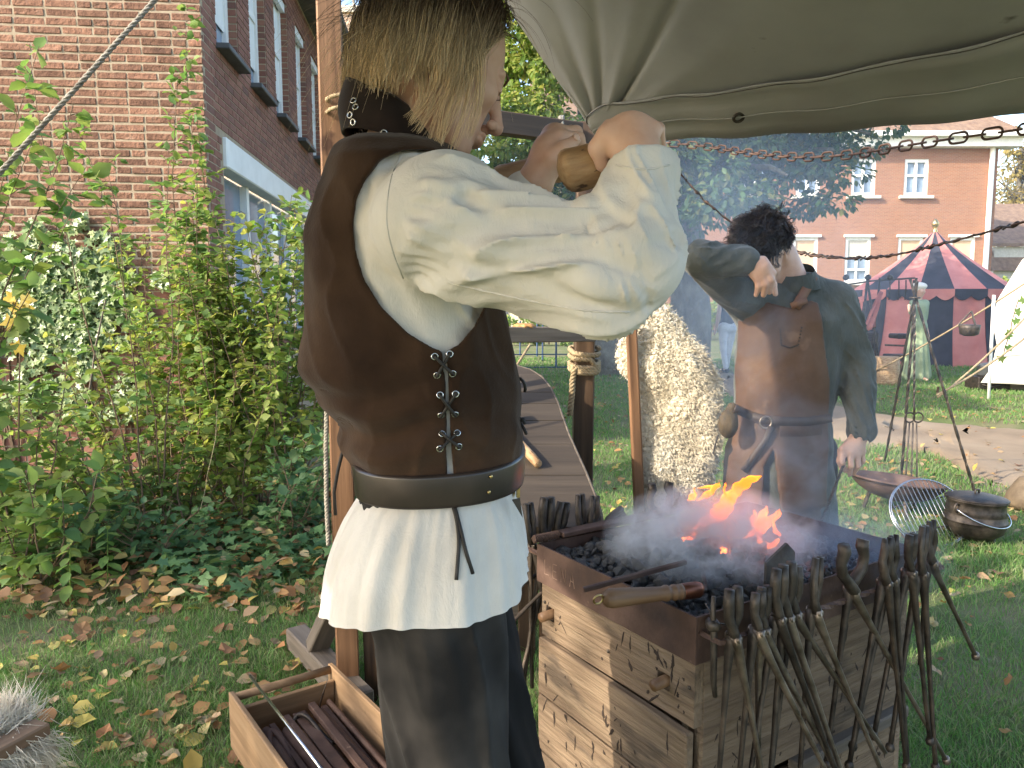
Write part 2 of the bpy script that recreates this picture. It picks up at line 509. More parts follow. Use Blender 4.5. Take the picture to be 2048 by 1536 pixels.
# sandy path bending from the right into the distance
near = [(2250, 1060), (2100, 1000), (2000, 975), (1935, 955), (1880, 918), (1800, 898), (1700, 888), (1600, 862), (1500, 815), (1440, 780), (1400, 752)]
farp = [(2400, 866), (2160, 858), (2000, 846), (1900, 838), (1800, 830), (1700, 815), (1620, 795), (1560, 778), (1490, 755), (1450, 740), (1410, 730)]
pv, pf = [], []
for i in range(len(near) - 1):
    for k in range(6):
        t = k / 6
        a = gnd(*[near[i][c] * (1 - t) + near[i + 1][c] * t for c in (0, 1)])
        b = gnd(*[farp[i][c] * (1 - t) + farp[i + 1][c] * t for c in (0, 1)])
        for m_ in range(9):
            p = a.lerp(b, m_ / 8)
            p.x += .07 * random.uniform(-1, 1); p.y += .07 * random.uniform(-1, 1)
            pv.append((p.x, p.y, float(gz(p.x, p.y)) + (.014 if 0 < m_ < 8 else -.05)))
n_ = len(pv) // 9
for i in range(n_ - 1):
    for k in range(8):
        pf.append((i * 9 + k, i * 9 + k + 1, (i + 1) * 9 + k + 1, (i + 1) * 9 + k))
path = obj('path', mesh_np('path', pv, pf, M_['sand'], True))
tag(path, kind='structure')
PATH_POLY = [tuple(gnd(*p).xy) for p in near] + [tuple(gnd(*p).xy) for p in farp[::-1]]

def in_poly(x, y, poly):
    r = np.zeros(np.shape(x), bool)
    n = len(poly)
    for i in range(n):
        x0, y0 = poly[i]; x1, y1 = poly[(i + 1) % n]
        c = ((y0 > y) != (y1 > y)) & (x < (x1 - x0) * (y - y0) / ((y1 - y0) + 1e-12) + x0)
        r ^= c
    return r

lawn = obj('lawn', sheet('lawn', -14, 26, -4, 24, .25, 0, M_['soil'], hollow=PATH_POLY))
tag(lawn, kind='structure')

# ---------------------------------------------------------------- brick house on the left
ANG = math.atan(.094)
HC = at(412, 300, 5.9)                                   # the near corner
HC = V((HC.x, HC.y, 0))
U = V((-math.cos(ANG), -math.sin(ANG), 0))               # along the sunlit front, away from the corner
S = V((-math.sin(ANG), math.cos(ANG), 0))                # along the shaded side, away from the camera
NF = V((math.sin(ANG), -math.cos(ANG), 0))               # front normal
NS = V((math.cos(ANG), math.sin(ANG), 0))                # side normal
Z = V((0, 0, 1))
house = thing('brick_house', 'red brick house with a row of tall narrow windows behind the shrubs', 'house', HC)
HH, CO = 5.15, .0615
def wall_slab(o, d, L, n, h, th, z0=0):
    """slab behind the face plane"""
    p = [o, o + d * L, o + d * L + Z * h, o + Z * h]
    p = [q + Z * z0 - n * .001 for q in p]
    return p, -n * th
b = MB()
b.prism(*wall_slab(HC, U, 4.2, NF, HH, .3))
b.build('wall', M_['mortar'], house)

def rough_brick(L, seed):
    r = random.Random(seed)
    bb = MB(); bb.box((0, 0, 0), (L, .05, .0465), bev=.0045)
    bb.v = [(x + r.uniform(-.003, .003), y + r.uniform(-.0032, .0032), z + r.uniform(-.0022, .0022)) for x, y, z in bb.v]
    return bb
BR_S = [rough_brick(.205, i).mesh('brick', M_['brick']) for i in range(6)]
BR_H = [rough_brick(.097, 50 + i).mesh('brick', M_['brick']) for i in range(5)]
rot_f = Matrix(((-U.x, -NF.x, 0, 0), (-U.y, -NF.y, 0, 0), (0, 0, 1, 0), (0, 0, 0, 1)))
stuff_b = MB()
random.seed(5)
nb = 0
for row in range(int(HH / CO)):
    z = row * CO + .03
    u = random.choice((.0, .0525, .1075))
    x = 0.0
    first = True
    while x < 4.0:
        L = .205 if (random.random() < .68) else .097
        if first and row % 2: L = .097
        first = False
        c = HC + U * (x + L / 2 + random.uniform(-.001, .001)) + Z * (z + random.uniform(-.0015, .0015)) - NF * (.0205 + random.uniform(-.002, .002))
        px = 1024 + F * c.x / c.y
        if 1.62 < z < 3.86 and px > -20:
            me = random.choice(BR_S if L > .15 else BR_H)
            obj('brick', me, house, Matrix.Translation(c) @ rot_f); nb += 1
        else:
            stuff_b.box((0, 0, 0), (L, .05, .05), Matrix.Translation(c) @ rot_f)
        x += L + .0135
print('bricks', nb)
# side wall: piers between windows, lintel zone; bricks joined
WIN = [(.40, .66), (1.52, .68), (2.68, .72), (3.92, .72), (5.12, .72), (6.32, .72)]
ZS, ZT = 3.42, 4.82
LZ0, LZ1, LS0, LS1 = 2.48, 2.72, .48, 5.6
b = MB()
def side_block(s0, s1, z0, z1, back=.008, th=.30):
    p = [HC + S * s0, HC + S * s1, HC + S * s1 + Z * (z1 - z0), HC + S * s0 + Z * (z1 - z0)]
    b.prism([q + Z * z0 - NS * .003 for q in p], -NS * th)
xs = [0]
for s0, w in WIN: xs += [s0, s0 + w]
xs.append(9.0)
for i in range(0, len(xs), 2): side_block(xs[i] + (.0 if i else .31), xs[i + 1], ZS, ZT)
side_block(.31, 9, ZT, HH); side_block(.31, 9, LZ1, ZS); side_block(.31, LS0, 0, LZ1); side_block(LS1, 9, 0, LZ1); side_block(LS0, LS1, 0, 1.0)
b.build('side_wall', M_['mortar'], house)
rot_s = Matrix(((S.x, -NS.x, 0, 0), (S.y, -NS.y, 0, 0), (0, 0, 1, 0), (0, 0, 0, 1)))
for row in range(14, int(HH / CO)):
    z = row * CO + .03
    x = .011 if row % 2 else .062
    while x < 8.6:
        L = .205 if random.random() < .7 else .097
        mid, hit = x + L / 2, False
        for s0, w in WIN:
            if ZS - .03 < z < ZT and s0 - .02 < x + L and x < s0 + w + .02:
                if x < s0 - .05: L = s0 - x
                else: hit = True; nx = s0 + w + .0225
                break
        if not hit and LZ0 - .02 < z < LZ1 + .02 and LS0 < x + L and x < LS1:
            hit = True; nx = LS1 + .0105
        if not hit and 1.0 < z < LZ0 and LS0 < x + L and x < LS1:
            hit = True; nx = LS1 + .0105
        if hit:
            x = nx; continue
        c = HC + S * (x + L / 2) + Z * z - NS * .0225
        stuff_b.box((0, 0, 0), (L, .05, .05), Matrix.Translation(c) @ rot_s)
        x += L + .0105
# reveal bricks of each window (far jamb seen from the camera)
for s0, w in WIN:
    for row in range(int((ZT - ZS) / CO)):
        z = ZS + row * CO + .03
        for q0_, q1_ in (((.003, .10), (.113, .29)) if row % 2 else ((.003, .205), (.218, .29))):
            c = HC + S * (s0 + w + .02) - NS * ((q0_ + q1_) / 2) + Z * z
            stuff_b.box((0, 0, 0), (.050, q1_ - q0_, .049), Matrix.Translation(c) @ rot_s)
so = stuff_b.build('brick', M_['brick_side'], house)
tag(so, kind='stuff')
for s0, w in WIN:
    f = MB()
    T = Matrix.Translation(HC + S * (s0 + w / 2) - NS * .105 + Z * (ZS + ZT) / 2) @ rot_s
    hgt = ZT - ZS
    for sx in (-1, 1): f.box((sx * (w / 2 - .035), 0, 0), (.085, .07, hgt), T)
    for sz in (-1, 0.1, 1): f.box((0, 0.001, sz * (hgt / 2 - .035)), (w - .13, .066, .07), T)
    win = f.build('window', M_['white_paint'], house)
    MB().box((0, .01, 0), (w - .1, .012, hgt - .1), T).build('pane', M_['pane'], win)
    MB().box((0, -.012, .1), (w - .14, .006, hgt - .34), T).build('blind', M_['white_paint'], win)
    Ts = Matrix.Translation(HC + S * (s0 + w / 2) - NS * .06 + Z * (ZS - .02)) @ rot_s
    MB().box((0, -.045, 0), (w + .04, .24, .045), Ts, bev=.006).build('sill', M_['lead'], win)
    # roller box at the window head
    MB().box((0, -.06, hgt / 2 - .06), (w - .02, .05, .11), T).build('blind_box', M_['white_paint'], win)
T = Matrix.Translation(HC + S * (LS0 + LS1) / 2 + NS * .012 + Z * (LZ0 + LZ1) / 2) @ rot_s
MB().box((0, .06, 0), (LS1 - LS0, .16, LZ1 - LZ0), T, bev=.01).build('lintel', M_['white_paint'], house)
sw = None
for k in range(5):
    s0 = LS0 + .05 + k * 1.01
    sg = MB(); sg.box((0, 0, 0), (.09, .08, LZ0 - 1.0), Matrix.Translation(HC + S * (s0 + .045) - NS * .12 + Z * (1.0 + LZ0) / 2) @ rot_s)
    if sw is None: sw = sg.build('shop_window', M_['white_paint'], house)
    else: sg.build('mullion', M_['white_paint'], sw)
MB().box((0, 0, 0), (LS1 - LS0, .012, LZ0 - 1.0), Matrix.Translation(HC + S * (LS0 + LS1) / 2 - NS * .15 + Z * (1.0 + LZ0) / 2) @ rot_s).build('pane', M_['pane'], sw)
# eaves and roof
e = MB()
for s_ in range(12):
    e.box((0, 0, 0), (.74, .50, .035), Matrix.Translation(HC + S * (-.3 + s_ * .75 + .37) + NS * .14 + Z * (HH + .02)) @ rot_s)
e.build('soffit', M_['lead'], house)
g_ = MB()
g_.tube([HC + S * -.35 + NS * .42 + Z * (HH + .07), HC + S * 9 + NS * .42 + Z * (HH + .07)], .055, 8)
g_.build('gutter', M_['lead'], house)
r_ = MB()
a0 = HC + S * -.4 + NS * .40 + Z * (HH + .06); a1 = HC + S * 9 + NS * .40 + Z * (HH + .06)
up = -NS * 3.0 + Z * 2.2
r_.prism([a0, a1, a1 + up, a0 + up], Z * .1)
r_.build('roof', M_['roof'], house)

# ---------------------------------------------------------------- big pale building far behind
PB = thing('pale_building', 'tall pale salmon brick building rising behind the long haired man', 'building', (-7, 33, 0))
MB().box((-7.5, 37, 6.6), (11, 8, 13.2)).build('wall', M_['pale_brick'], PB)
pc = MB(); pc.box((-7.5, 37, 13.3), (11.3, 8.3, .25)); pc.build('cornice', M_['stone'], PB)
# low sunlit building seen through the frame
LB = thing('low_building', 'low sunlit plastered building far behind the timber rail', 'building', (1, 30, 0))
lb = MB(); lb.box((1.2, 31, 1.6), (5, 2, 3.2)); lb.build('wall', mat('plaster', [(.3, (.62, .50, .33)), (.7, (.72, .60, .42))], 2), LB)
for k in range(4):
    w_ = MB(); w_.box((-.5 + k * 1.1, 29.99, 1.3), (.7, .06, 1.1)); w_.build('window', M_['lead'], LB)

# ---------------------------------------------------------------- brick building on the right
FY = 38.0
def fx(px): return (px - 1024) / F * FY
def fz(py): return at(1024, py, FY).z
RB = thing('brick_building', 'two storey red brick building with white windows behind the striped tent', 'building', (14, FY, 0))
XL, XR, ZE = 1.0, fx(1972), fz(292)
# facade strips round the windows
ws = []
upx = [(1688, 1735), (1791, 1838), (1580, 1627), (1478, 1525)]
for a, c in upx: ws.append((fx(a), fx(c), fz(392), fz(318), 'up'))
lox = [(1682, 1732), (1786, 1836), (1888, 1938), (1578, 1628), (1475, 1525)]
for a, c in lox: ws.append((fx(a), fx(c), fz(565), fz(474), 'low'))
b = MB()
def fbox(x0, x1, z0, z1): b.box(((x0 + x1) / 2, FY + .2, (z0 + z1) / 2), (x1 - x0, .4, z1 - z0))
u0, u1, l0, l1 = fz(392), fz(318), fz(565), fz(474)
for lo, hi, sel in ((u0, u1, 'up'), (l0, l1, 'low')):
    xx = XL
    for w in sorted([w for w in ws if w[4] == sel]):
        fbox(xx, w[0], lo, hi); xx = w[1]
    fbox(xx, XR, lo, hi)
fbox(XL, XR, 0, l0); fbox(XL, XR, l1, u0); fbox(XL, XR, u1, ZE)
b.box((XR - .2, FY + 4.2, ZE / 2), (.4, 7.6, ZE))
b.build('wall', M_['facade'], RB)
for i, (x0, x1, z0, z1, sel) in enumerate(ws):
    w, h, cx, cz = x1 - x0, z1 - z0, (x0 + x1) / 2, (z0 + z1) / 2
    f = MB()
    for sx in (-1, 1): f.box((cx + sx * (w / 2 - .07), FY + .1, cz), (.14, .12, h))
    hh = [(-1, .16), (1, .16), (.12, .10)] if sel == 'up' else [(-1, .16), (1, .16), (-.45, .10)]
    if sel == 'up': f.box((cx, FY + .1, cz), (.11, .10, h - .3))
    for s_, t_ in hh: f.box((cx, FY + .1, cz + s_ * (h / 2 - t_ / 2)), (w - .28, .11, t_))
    win = f.build('window', M_['white_paint'], RB)
    MB().box((cx, FY + .17, cz), (w - .2, .02, h - .2)).build('pane', M_['pane'], win)
    if sel == 'low':
        full = i in (5, 6, 7, 8)
        MB().box((cx, FY + .13, cz + (0 if full else h * .28)), (w - .16, .03, h * (.98 if full else .42))).build('blind', M_['blind'] if full else M_['stone'], win)
        MB().box((cx, FY - .03, z1 + .05), (w + .2, .2, .12)).build('blind_box', M_['white_paint'], win)
        if not full:
            MB().box((cx, FY + .12, cz - h * .2), (.1, .05, h * .55)).build('mullion', M_['white_paint'], win)
    else:
        for s_ in (-1, 1):
            MB().box((cx + s_ * w * .33, FY + .20, cz), (w * .18, .02, h - .3)).build('curtain', M_['curtain'], win)
    MB().box((cx, FY - .05, z0 - .06), (w + .45, .3, .14)).build('sill', M_['stone'], win)
c_ = MB()
c_.box(((XL + XR) / 2 + .3, FY - .1, ZE + .1), (XR - XL + 1.0, .9, .42)); c_.box(((XL + XR) / 2 + .3, FY - .3, ZE + .42), (XR - XL + 1.3, 1.2, .22))
c_.build('cornice', M_['white_paint'], RB)
rf = MB()
zb = ZE + .55
rf.add([(XL - .3, FY - .8, zb), (XR + .7, FY - .8, zb), (XR + .7, FY + 9, zb), (XL - .3, FY + 9, zb), (XL, FY + 4, zb + 4.2), (XR - 4.0, FY + 4, zb + 4.2)],
       [(0, 1, 5, 4), (1, 2, 5), (2, 3, 4, 5), (3, 0, 4), (3, 2, 1, 0)])
rf.build('roof', M_['roof'], RB)
dm = MB(); dx = fx(1815)
dm.box((dx, FY + .6, zb + .55), (1.5, 1.6, 1.3)); dm.box((dx, FY + .5, zb + 1.25), (1.8, 2.0, .15))
dmo = dm.build('dormer', M_['white_paint'], RB)
for s_ in (-1, 1): MB().box((dx + s_ * .35, FY - .22, zb + .55), (.5, .04, .8)).build('pane', M_['pane'], dmo)
dp = MB(); dp.tube([(XR - .35, FY - .12, 0), (XR - .35, FY - .12, ZE)], .12, 8); dp.build('downpipe', M_['white_paint'], RB)

# small house beyond
SH = thing('small_house', 'small pale house with a tiled roof beside the brick building', 'house', (31, 46, 0))
s_b = MB(); s_b.box((32.5, 50, 2.3), (8, 8, 4.6)); s_b.build('wall', M_['stone'], SH)
s_r = MB(); s_r.prism([(28.2, 45.6, 3.2), (36.8, 45.6, 3.2), (36.8, 46.2, 4.4), (28.2, 46.2, 4.4)], (0, .2, 0)); s_r.build('canopy_roof', M_['roof'], SH)
for k in range(3):
    w = MB(); w.box((29.6 + k * 1.7, 45.97, 2.0), (1.1, .06, 1.5)); wo = w.build('window', M_['white_paint'], SH)
    MB().box((29.6 + k * 1.7, 45.93, 2.0), (.85, .04, 1.2)).build('pane', M_['pane'], wo)
s2 = MB(); s2.prism([(28, 45.8, 4.6), (37, 45.8, 4.6), (37, 50, 7.4), (28, 50, 7.4)], (0, 0, .2)); s2.build('roof', M_['roof'], SH)

# ---------------------------------------------------------------- vegetation helpers
def unit(a): return a / (np.linalg.norm(a, axis=-1, keepdims=True) + 1e-9)

def leaf_verts(pos, d, nrm, L, W, shape='oval'):
    """numpy leaves: folded along the midrib; 4 faces (diamond) or 6 quads' worth (oval)"""
    d = unit(d); s = unit(np.cross(d, nrm)); n = unit(np.cross(s, d))
    L = np.asarray(L)[:, None]; W = np.asarray(W)[:, None]
    N = len(pos)
    if shape == 'oval':
        P = [(0, 0, 0), (.28, .42, .10), (.62, .46, .11), (1, 0, -.10), (.62, -.46, .11), (.28, -.42, .10), (.45, 0, 0)]
        Fc = [(0, 6, 1), (1, 6, 2), (2, 6, 3), (3, 6, 4), (4, 6, 5), (5, 6, 0)]
    elif shape == 'ivy':
        P = [(0, 0, 0), (-.12, .5, .04), (.3, .28, .04), (.42, .62, .02), (.6, .25, .05), (1, 0, -.05), (.6, -.25, .05), (.42, -.62, .02), (.3, -.28, .04), (-.12, -.5, .04)]
        Fc = [(0, 2, 1), (0, 4, 2), (2, 4, 3), (0, 5, 4), (0, 6, 5), (0, 8, 6), (8, 7, 6), (0, 9, 8)]
    else:
        P = [(0, 0, 0), (.45, .5, .10), (1, 0, -.06), (.45, -.5, .10)]
        Fc = [(0, 2, 1), (0, 3, 2)]
    k = len(P)
    vs = np.empty((N, k, 3), np.float32)
    for i, (a, c, h) in enumerate(P):
        vs[:, i] = pos + d * (a * L) + s * (c * W) + n * (h * W * 1.2)
    fs = (np.arange(N)[:, None, None] * k + np.array(Fc)[None]).reshape(-1, 3)
    return vs.reshape(-1, 3), fs

def leaf_cloud(name, pos, dirs, L, mat_, parent, shape='oval', aspect=.6, flat=.5, face=None):
    N = len(pos)
    nrm = unit(np.array(face)[None] + rng.normal(0, .3, (N, 3))) if face is not None else unit(np.stack([rng.normal(0, .5, N), rng.normal(0, .5, N) - .25, np.full(N, flat) + rng.random(N)], 1))
    Ls = L * (.65 + .7 * rng.random(N))
    v, f = leaf_verts(pos, dirs, nrm, Ls, Ls * aspect * (.8 + .4 * rng.random(N)), shape)
    return obj(name, mesh_np(name, v, f, mat_), parent)

def blob_points(centers, radii, n, shell=.55):
    """points gathered in clumps: near the shells of random sub-blobs"""
    centers = np.asarray(centers, float); radii = np.asarray(radii, float)
    if radii.ndim == 1: radii = np.stack([radii] * 3, 1)
    w = radii[:, 0] * radii[:, 2]; w = w / w.sum()
    idx = rng.choice(len(centers), n, p=w)
    d = unit(rng.normal(size=(n, 3)))
    r = (shell + (1 - shell) * rng.random(n)) ** .6
    return centers[idx] + d * radii[idx] * r[:, None], d

def curve_pts(p0, p1, sag=0.0, n=8, wob=.0):
    p0, p1 = V(p0), V(p1)
    out = []
    for i in range(n + 1):
        t = i / n
        p = p0.lerp(p1, t)
        p.z -= sag * 4 * t * (1 - t)
        if wob and 0 < i < n:
            p += V((random.uniform(-wob, wob), random.uniform(-wob, wob), random.uniform(-wob, wob)))
        out.append(p)
    return out

# ---------------------------------------------------------------- trees
def tree(name, label, base, trunk_h, trunk_r, crowns, n_leaf, leaf_len, lm, lean=(0, 0), limbs=9, group=None, shape='oval', sub=26, spread=.45):
    base = V(base)
    t = thing(name, label, 'tree', base, group)
    b = MB()
    top = base + V((lean[0], lean[1], trunk_h))
    pts, rad = [], []
    for i in range(12):
        q = i / 11
        pts.append(base.lerp(top, q) + V((.06 * math.sin(q * 5) * trunk_r * 4, .05 * math.cos(q * 4) * trunk_r * 4, -.05 if i == 0 else 0)))
        rad.append(trunk_r * (1 - .45 * q + .55 * max(0, 1 - q * 7) ** 2))
    b.tube(pts, rad, 18)
    b.v = [tuple(V(p) * 1.0 + V((random.uniform(-1, 1), random.uniform(-1, 1), 0)) * trunk_r * .06) for p in b.v]
    for c, r in crowns:
        for k in range(max(2, limbs // len(crowns))):
            st = base.lerp(top, random.uniform(.6, 1))
            en = V(c) + V((random.uniform(-1, 1) * r[0], random.uniform(-1, 1) * r[1], random.uniform(-.4, .8) * r[2])) * .75
            cp = curve_pts(st, en, -.15 * (en - st).length, 6, .06)
            b.tube(cp, [trunk_r * .38 * (1 - .85 * i / 6) for i in range(7)], 7)
    b.build('trunk', M_['bark'], t, True)
    cs, rs = [], []
    for c, r in crowns:
        for _ in range(sub):
            d = V((random.gauss(0, 1), random.gauss(0, 1), random.gauss(0, 1))).normalized()
            q = random.uniform(.35, 1.0)
            cs.append((c[0] + d.x * r[0] * q, c[1] + d.y * r[1] * q, c[2] + d.z * r[2] * q))
            s_ = random.uniform(.6, 1.25) * spread
            rs.append((r[0] * s_ * .62, r[1] * s_ * .62, r[2] * s_ * .42))
    pos, d = blob_points(cs, rs, n_leaf, .5)
    dirs = unit(d * .8 + np.array([0, 0, -.55]) + rng.normal(0, .45, d.shape))
    leaf_cloud('crown', pos, dirs, leaf_len, lm, t, shape, .62)
    return t

def P3(px, py, Y): return tuple(at(px, py, Y))
big = [((2.9, 13.2, 5.2), (2.6, 2.4, 1.9)), ((5.0, 13.4, 4.5), (2.2, 2.0, 1.5)), (P3(1420, 360, 12.2), (1.5, 1.3, 1.0)), (P3(1590, 330, 12.6), (1.25, 1.2, .75)), (P3(1200, 380, 12.8), (1.3, 1.2, 1.2))]
tb = gnd(1375, 760)
tree('lime_tree', 'big dark green tree with a thick mossy trunk behind the sheepskin', (tb.x, tb.y, 0), 4.6, .40, big, 26000, .115, M_['leaf_tree'], (-.2, .3), 16, sub=30)
tb2 = gnd(1218, 748)
tree('lime_tree', 'grey barked tree behind the rope wound timber post, leafy yellow green top', (tb2.x, tb2.y, 0), 4.2, .32,
     [(P3(1060, 230, 13.6), (1.0, 1.0, 1.5)), (P3(1090, 60, 13.8), (1.3, 1.2, 1.5)), (P3(1030, 330, 13.4), (.8, .9, .9))], 15000, .105, M_['leaf_lit'], (-.9, .5), 8, sub=26)
tb3 = (gnd(1085, 700).x, gnd(1085, 700).y, 0)
ty = 55.0
for i, (px, h, lab) in enumerate(((2010, 12, 'bare autumn tree with golden leaves right of the brick building'), (2095, 10, 'golden leaved tree at the far edge of the picture by the small house'))):
    bx = (px - 1024) / F * ty
    tree('autumn_tree', lab, (bx, ty + 3 * i, 0), h, .3, [((bx, ty, h * .78), (3.4, 3, 4.0)), ((bx - .6, ty, h * .45), (2.4, 2, 2.2))], 3800, .26, M_['leaf_gold'], (.3, 0), 22, spread=.5)
tree('evergreen_shrub', 'sunlit green shrub beside the small house and white tent', ((2035 - 1024) / F * 34, 34, 0), 1.6, .1, [(((2035 - 1024) / F * 34, 34, 1.6), (1.3, 1.2, 1.4))], 2600, .16, M_['leaf_lit'], sub=14)
tree('evergreen_shrub', 'dark bush at the foot of the small house wall', ((1992 - 1024) / F * 36, 36, 0), 1.2, .1, [(((1992 - 1024) / F * 36, 36, 1.1), (.8, .9, 1.0))], 1500, .15, M_['leaf_dark'], sub=12)

# unseen tree, added to throw dappled shade over the foreground
tree('shade_tree', 'leafy tree standing out of view that shades the shelter', (-7.2, -2.6, 0), 4.2, .22, [((-5.4, -2.5, 4.6), (1.4, 1.1, 1.0)), ((-9.2, -1.0, 4.9), (1.6, 1.6, 1.2)), ((-7.6, -2.7, 4.9), (1.1, .9, .8))], 5000, .15, M_['leaf_mid'], (.4, .4), 12, sub=20)

# hedges along the far side of the lawn
def hedge(x0, x1, y, h, lab, lm, n):
    t = thing('hedge', lab, 'hedge', ((x0 + x1) / 2, y, 0))
    cs = [(random.uniform(x0, x1), y + random.uniform(-.3, .3), random.uniform(.25, h - .2)) for _ in range(int((x1 - x0) * 5))]
    pos, d = blob_points(cs, np.full(len(cs), .34), n, .5)
    pos[:, 2] = np.abs(pos[:, 2])
    leaf_cloud('foliage', pos, unit(d + rng.normal(0, .4, d.shape)), .12, lm, t, 'oval')
    st = MB()
    for k in range(int((x1 - x0) * 2)):
        q = x0 + (k + .5) / 2
        st.tube([(q, y, -.05), (q + .05, y, h * .8)], [.03, .012], 5)
    st.build('stem', M_['twig'], t)
hedge(3.0, 11.0, 30.0, 1.35, 'low clipped sunlit hedge behind the woman in white trousers', M_['leaf_lit'], 7000)
hedge(-1.0, 2.6, 26.0, 1.0, 'low hedge beyond the blue fence posts', M_['leaf_mid'], 3000)

# ---------------------------------------------------------------- shrubs in front of the brick house
def stem_path(base, top, bend, n=9):
    base, top = V(base), V(top)
    L = (top - base).length
    b_ = V(bend)
    w1, w2 = random.uniform(0, 6), random.uniform(0, 6)
    return [base.lerp(top, i / n) + b_ * math.sin(math.pi * i / n) + V((math.sin(i * 1.7 + w1), math.sin(i * 1.3 + w2), 0)) * L * .006 for i in range(n + 1)]

def shrub(label, base, stems, lm, leaf_len, per, shape='oval', aspect=.62, start=.25, spread=.10, name='shrub', parts=0, r0=.006, twiglen=.10, group=None):
    """stems: list of (top, bend); leaves sit along side twigs"""
    base = V(base)
    t = thing(name, label, 'shrub', base, group)
    pos, dirs = [], []
    for top, bend in stems:
        off = V((random.uniform(-.06, .06), random.uniform(-.06, .06), -.03))
        pp = stem_path(base + off, top, bend)
        L = sum((pp[i + 1] - pp[i]).length for i in range(len(pp) - 1))
        r = r0 * (.7 + .6 * random.random())
        sb = MB(); sb.tube(pp, [r * (1 - .75 * i / 9) for i in range(10)], 5)
        m_ = max(3, int(per * L))
        for k in range(m_):
            q = start + (1 - start) * (k + random.random()) / m_
            i = min(8, int(q * 9)); c = pp[i].lerp(pp[i + 1], q * 9 - i)
            w = random.uniform(0, 6.283)
            o = V((math.cos(w), math.sin(w), random.uniform(-.1, .6)))
            tl = twiglen * random.uniform(.3, 1.3) * (1.15 - .6 * q)
            e_ = c + o * tl
            if tl > .03: sb.tube([c, c.lerp(e_, .5) + V((0, 0, .01)), e_], [r * .4, r * .3, r * .15], 3, cap=False)
            for j in range(random.choice((2, 3, 3, 4, 5))):
                qq = (j + 1) / 4
                d_ = (o * .6 + V((random.gauss(0, .6), random.gauss(0, .6), random.gauss(-.1, .35))))
                pos.append(tuple(c.lerp(e_, min(1, qq)))); dirs.append(tuple(d_))
        sb.build('stem', M_['twig'], t)
    pos, dirs = np.array(pos), unit(np.array(dirs))
    if parts:
        k = min(parts, len(pos))
        v, f = leaf_verts(np.zeros((1, 3)), np.array([[1., 0, 0]]), np.array([[0, 0, 1.]]), np.array([1.0]), np.array([aspect]), shape)
        me = mesh_np('leaf', v, f, lm)
        for i in range(k):
            s_ = leaf_len * random.uniform(.6, 1.3)
            q = V(dirs[i]).to_track_quat('X', 'Z').to_matrix().to_4x4() @ Matrix.Rotation(random.gauss(0, .5), 4, 'X')
            obj('leaf', me, t, Matrix.Translation(V(pos[i])) @ q @ Matrix.Scale(s_, 4))
        pos, dirs = pos[k:], dirs[k:]
    if len(pos):
        fo = leaf_cloud('foliage', pos, dirs, leaf_len, lm, t, shape, aspect)
        tag(fo, kind='stuff')
    return t

def cluster(label, px, py, Y, n, h, spread, lm, ll, per=26, shape='oval', bendx=.12, start=.2, parts=0, asp=.62, tw=.12, name='shrub'):
    g = at(px, py, Y)
    base = V((g.x, g.y, 0))
    st = []
    for _ in range(n):
        top = base + V((random.uniform(-spread, spread), random.uniform(-spread, spread) * .6, h * random.uniform(.6, 1.0)))
        st.append((top, (random.uniform(-bendx, bendx), random.uniform(-bendx, bendx) * .5, 0)))
    return shrub(label, base, st, lm, ll, per, shape, asp, start, parts=parts, twiglen=tw, name=name)

random.seed(21)
def stems_to(Y, lst): return [(at(x, y, Y), (bx, 0, 0)) for x, y, bx in lst]
b0 = at(385, 700, 4.7); b0.z = 0
shrub('tall slender sapling climbing past the house corner', b0, stems_to(4.7, [(368, 5, .05), (352, 150, -.06), (400, 240, .05)]), M_['leaf_mid'], .062, 17, start=.32, parts=220, name='sapling', twiglen=.11)
b0 = at(300, 760, 4.2); b0.z = 0
shrub('arching shrub with long bare stems crossing the brick wall', b0, stems_to(4.2, [(60, 150, -.05), (150, 230, .08), (215, 330, .04), (330, 330, .06)]), M_['leaf_mid'], .066, 12, start=.35, parts=200, name='shrub', twiglen=.13)
b0 = at(-160, 1000, 3.1); b0.z = 0
shrub('broad leaved branch reaching in beside the grey guy rope', b0, stems_to(3.1, [(90, 95, -.15), (150, 205, -.1), (170, 330, -.15), (60, 280, -.1), (140, 420, -.1)]), M_['leaf_mid'], .075, 11, start=.4, parts=180, name='leafy_branch', twiglen=.1)
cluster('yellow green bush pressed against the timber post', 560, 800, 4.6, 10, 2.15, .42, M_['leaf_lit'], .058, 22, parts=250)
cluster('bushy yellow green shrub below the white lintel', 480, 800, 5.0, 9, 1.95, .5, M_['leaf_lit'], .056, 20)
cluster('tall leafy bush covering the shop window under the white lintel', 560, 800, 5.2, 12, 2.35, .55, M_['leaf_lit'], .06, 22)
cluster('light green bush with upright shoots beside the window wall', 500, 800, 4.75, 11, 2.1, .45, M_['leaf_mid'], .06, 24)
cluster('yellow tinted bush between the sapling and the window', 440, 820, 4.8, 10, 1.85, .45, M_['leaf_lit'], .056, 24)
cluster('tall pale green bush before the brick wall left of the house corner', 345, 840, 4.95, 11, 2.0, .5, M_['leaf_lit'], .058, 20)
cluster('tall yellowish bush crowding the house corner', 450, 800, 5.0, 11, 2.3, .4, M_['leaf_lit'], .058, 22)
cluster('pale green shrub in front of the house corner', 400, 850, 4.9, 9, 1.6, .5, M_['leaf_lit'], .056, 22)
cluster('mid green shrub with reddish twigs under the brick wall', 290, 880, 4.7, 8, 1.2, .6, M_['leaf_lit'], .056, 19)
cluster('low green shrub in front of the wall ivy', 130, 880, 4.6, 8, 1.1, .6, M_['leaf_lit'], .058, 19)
cluster('large leaved green shrub at the frame edge', 10, 920, 3.9, 8, 1.2, .45, M_['leaf_mid'], .085, 17, parts=200)
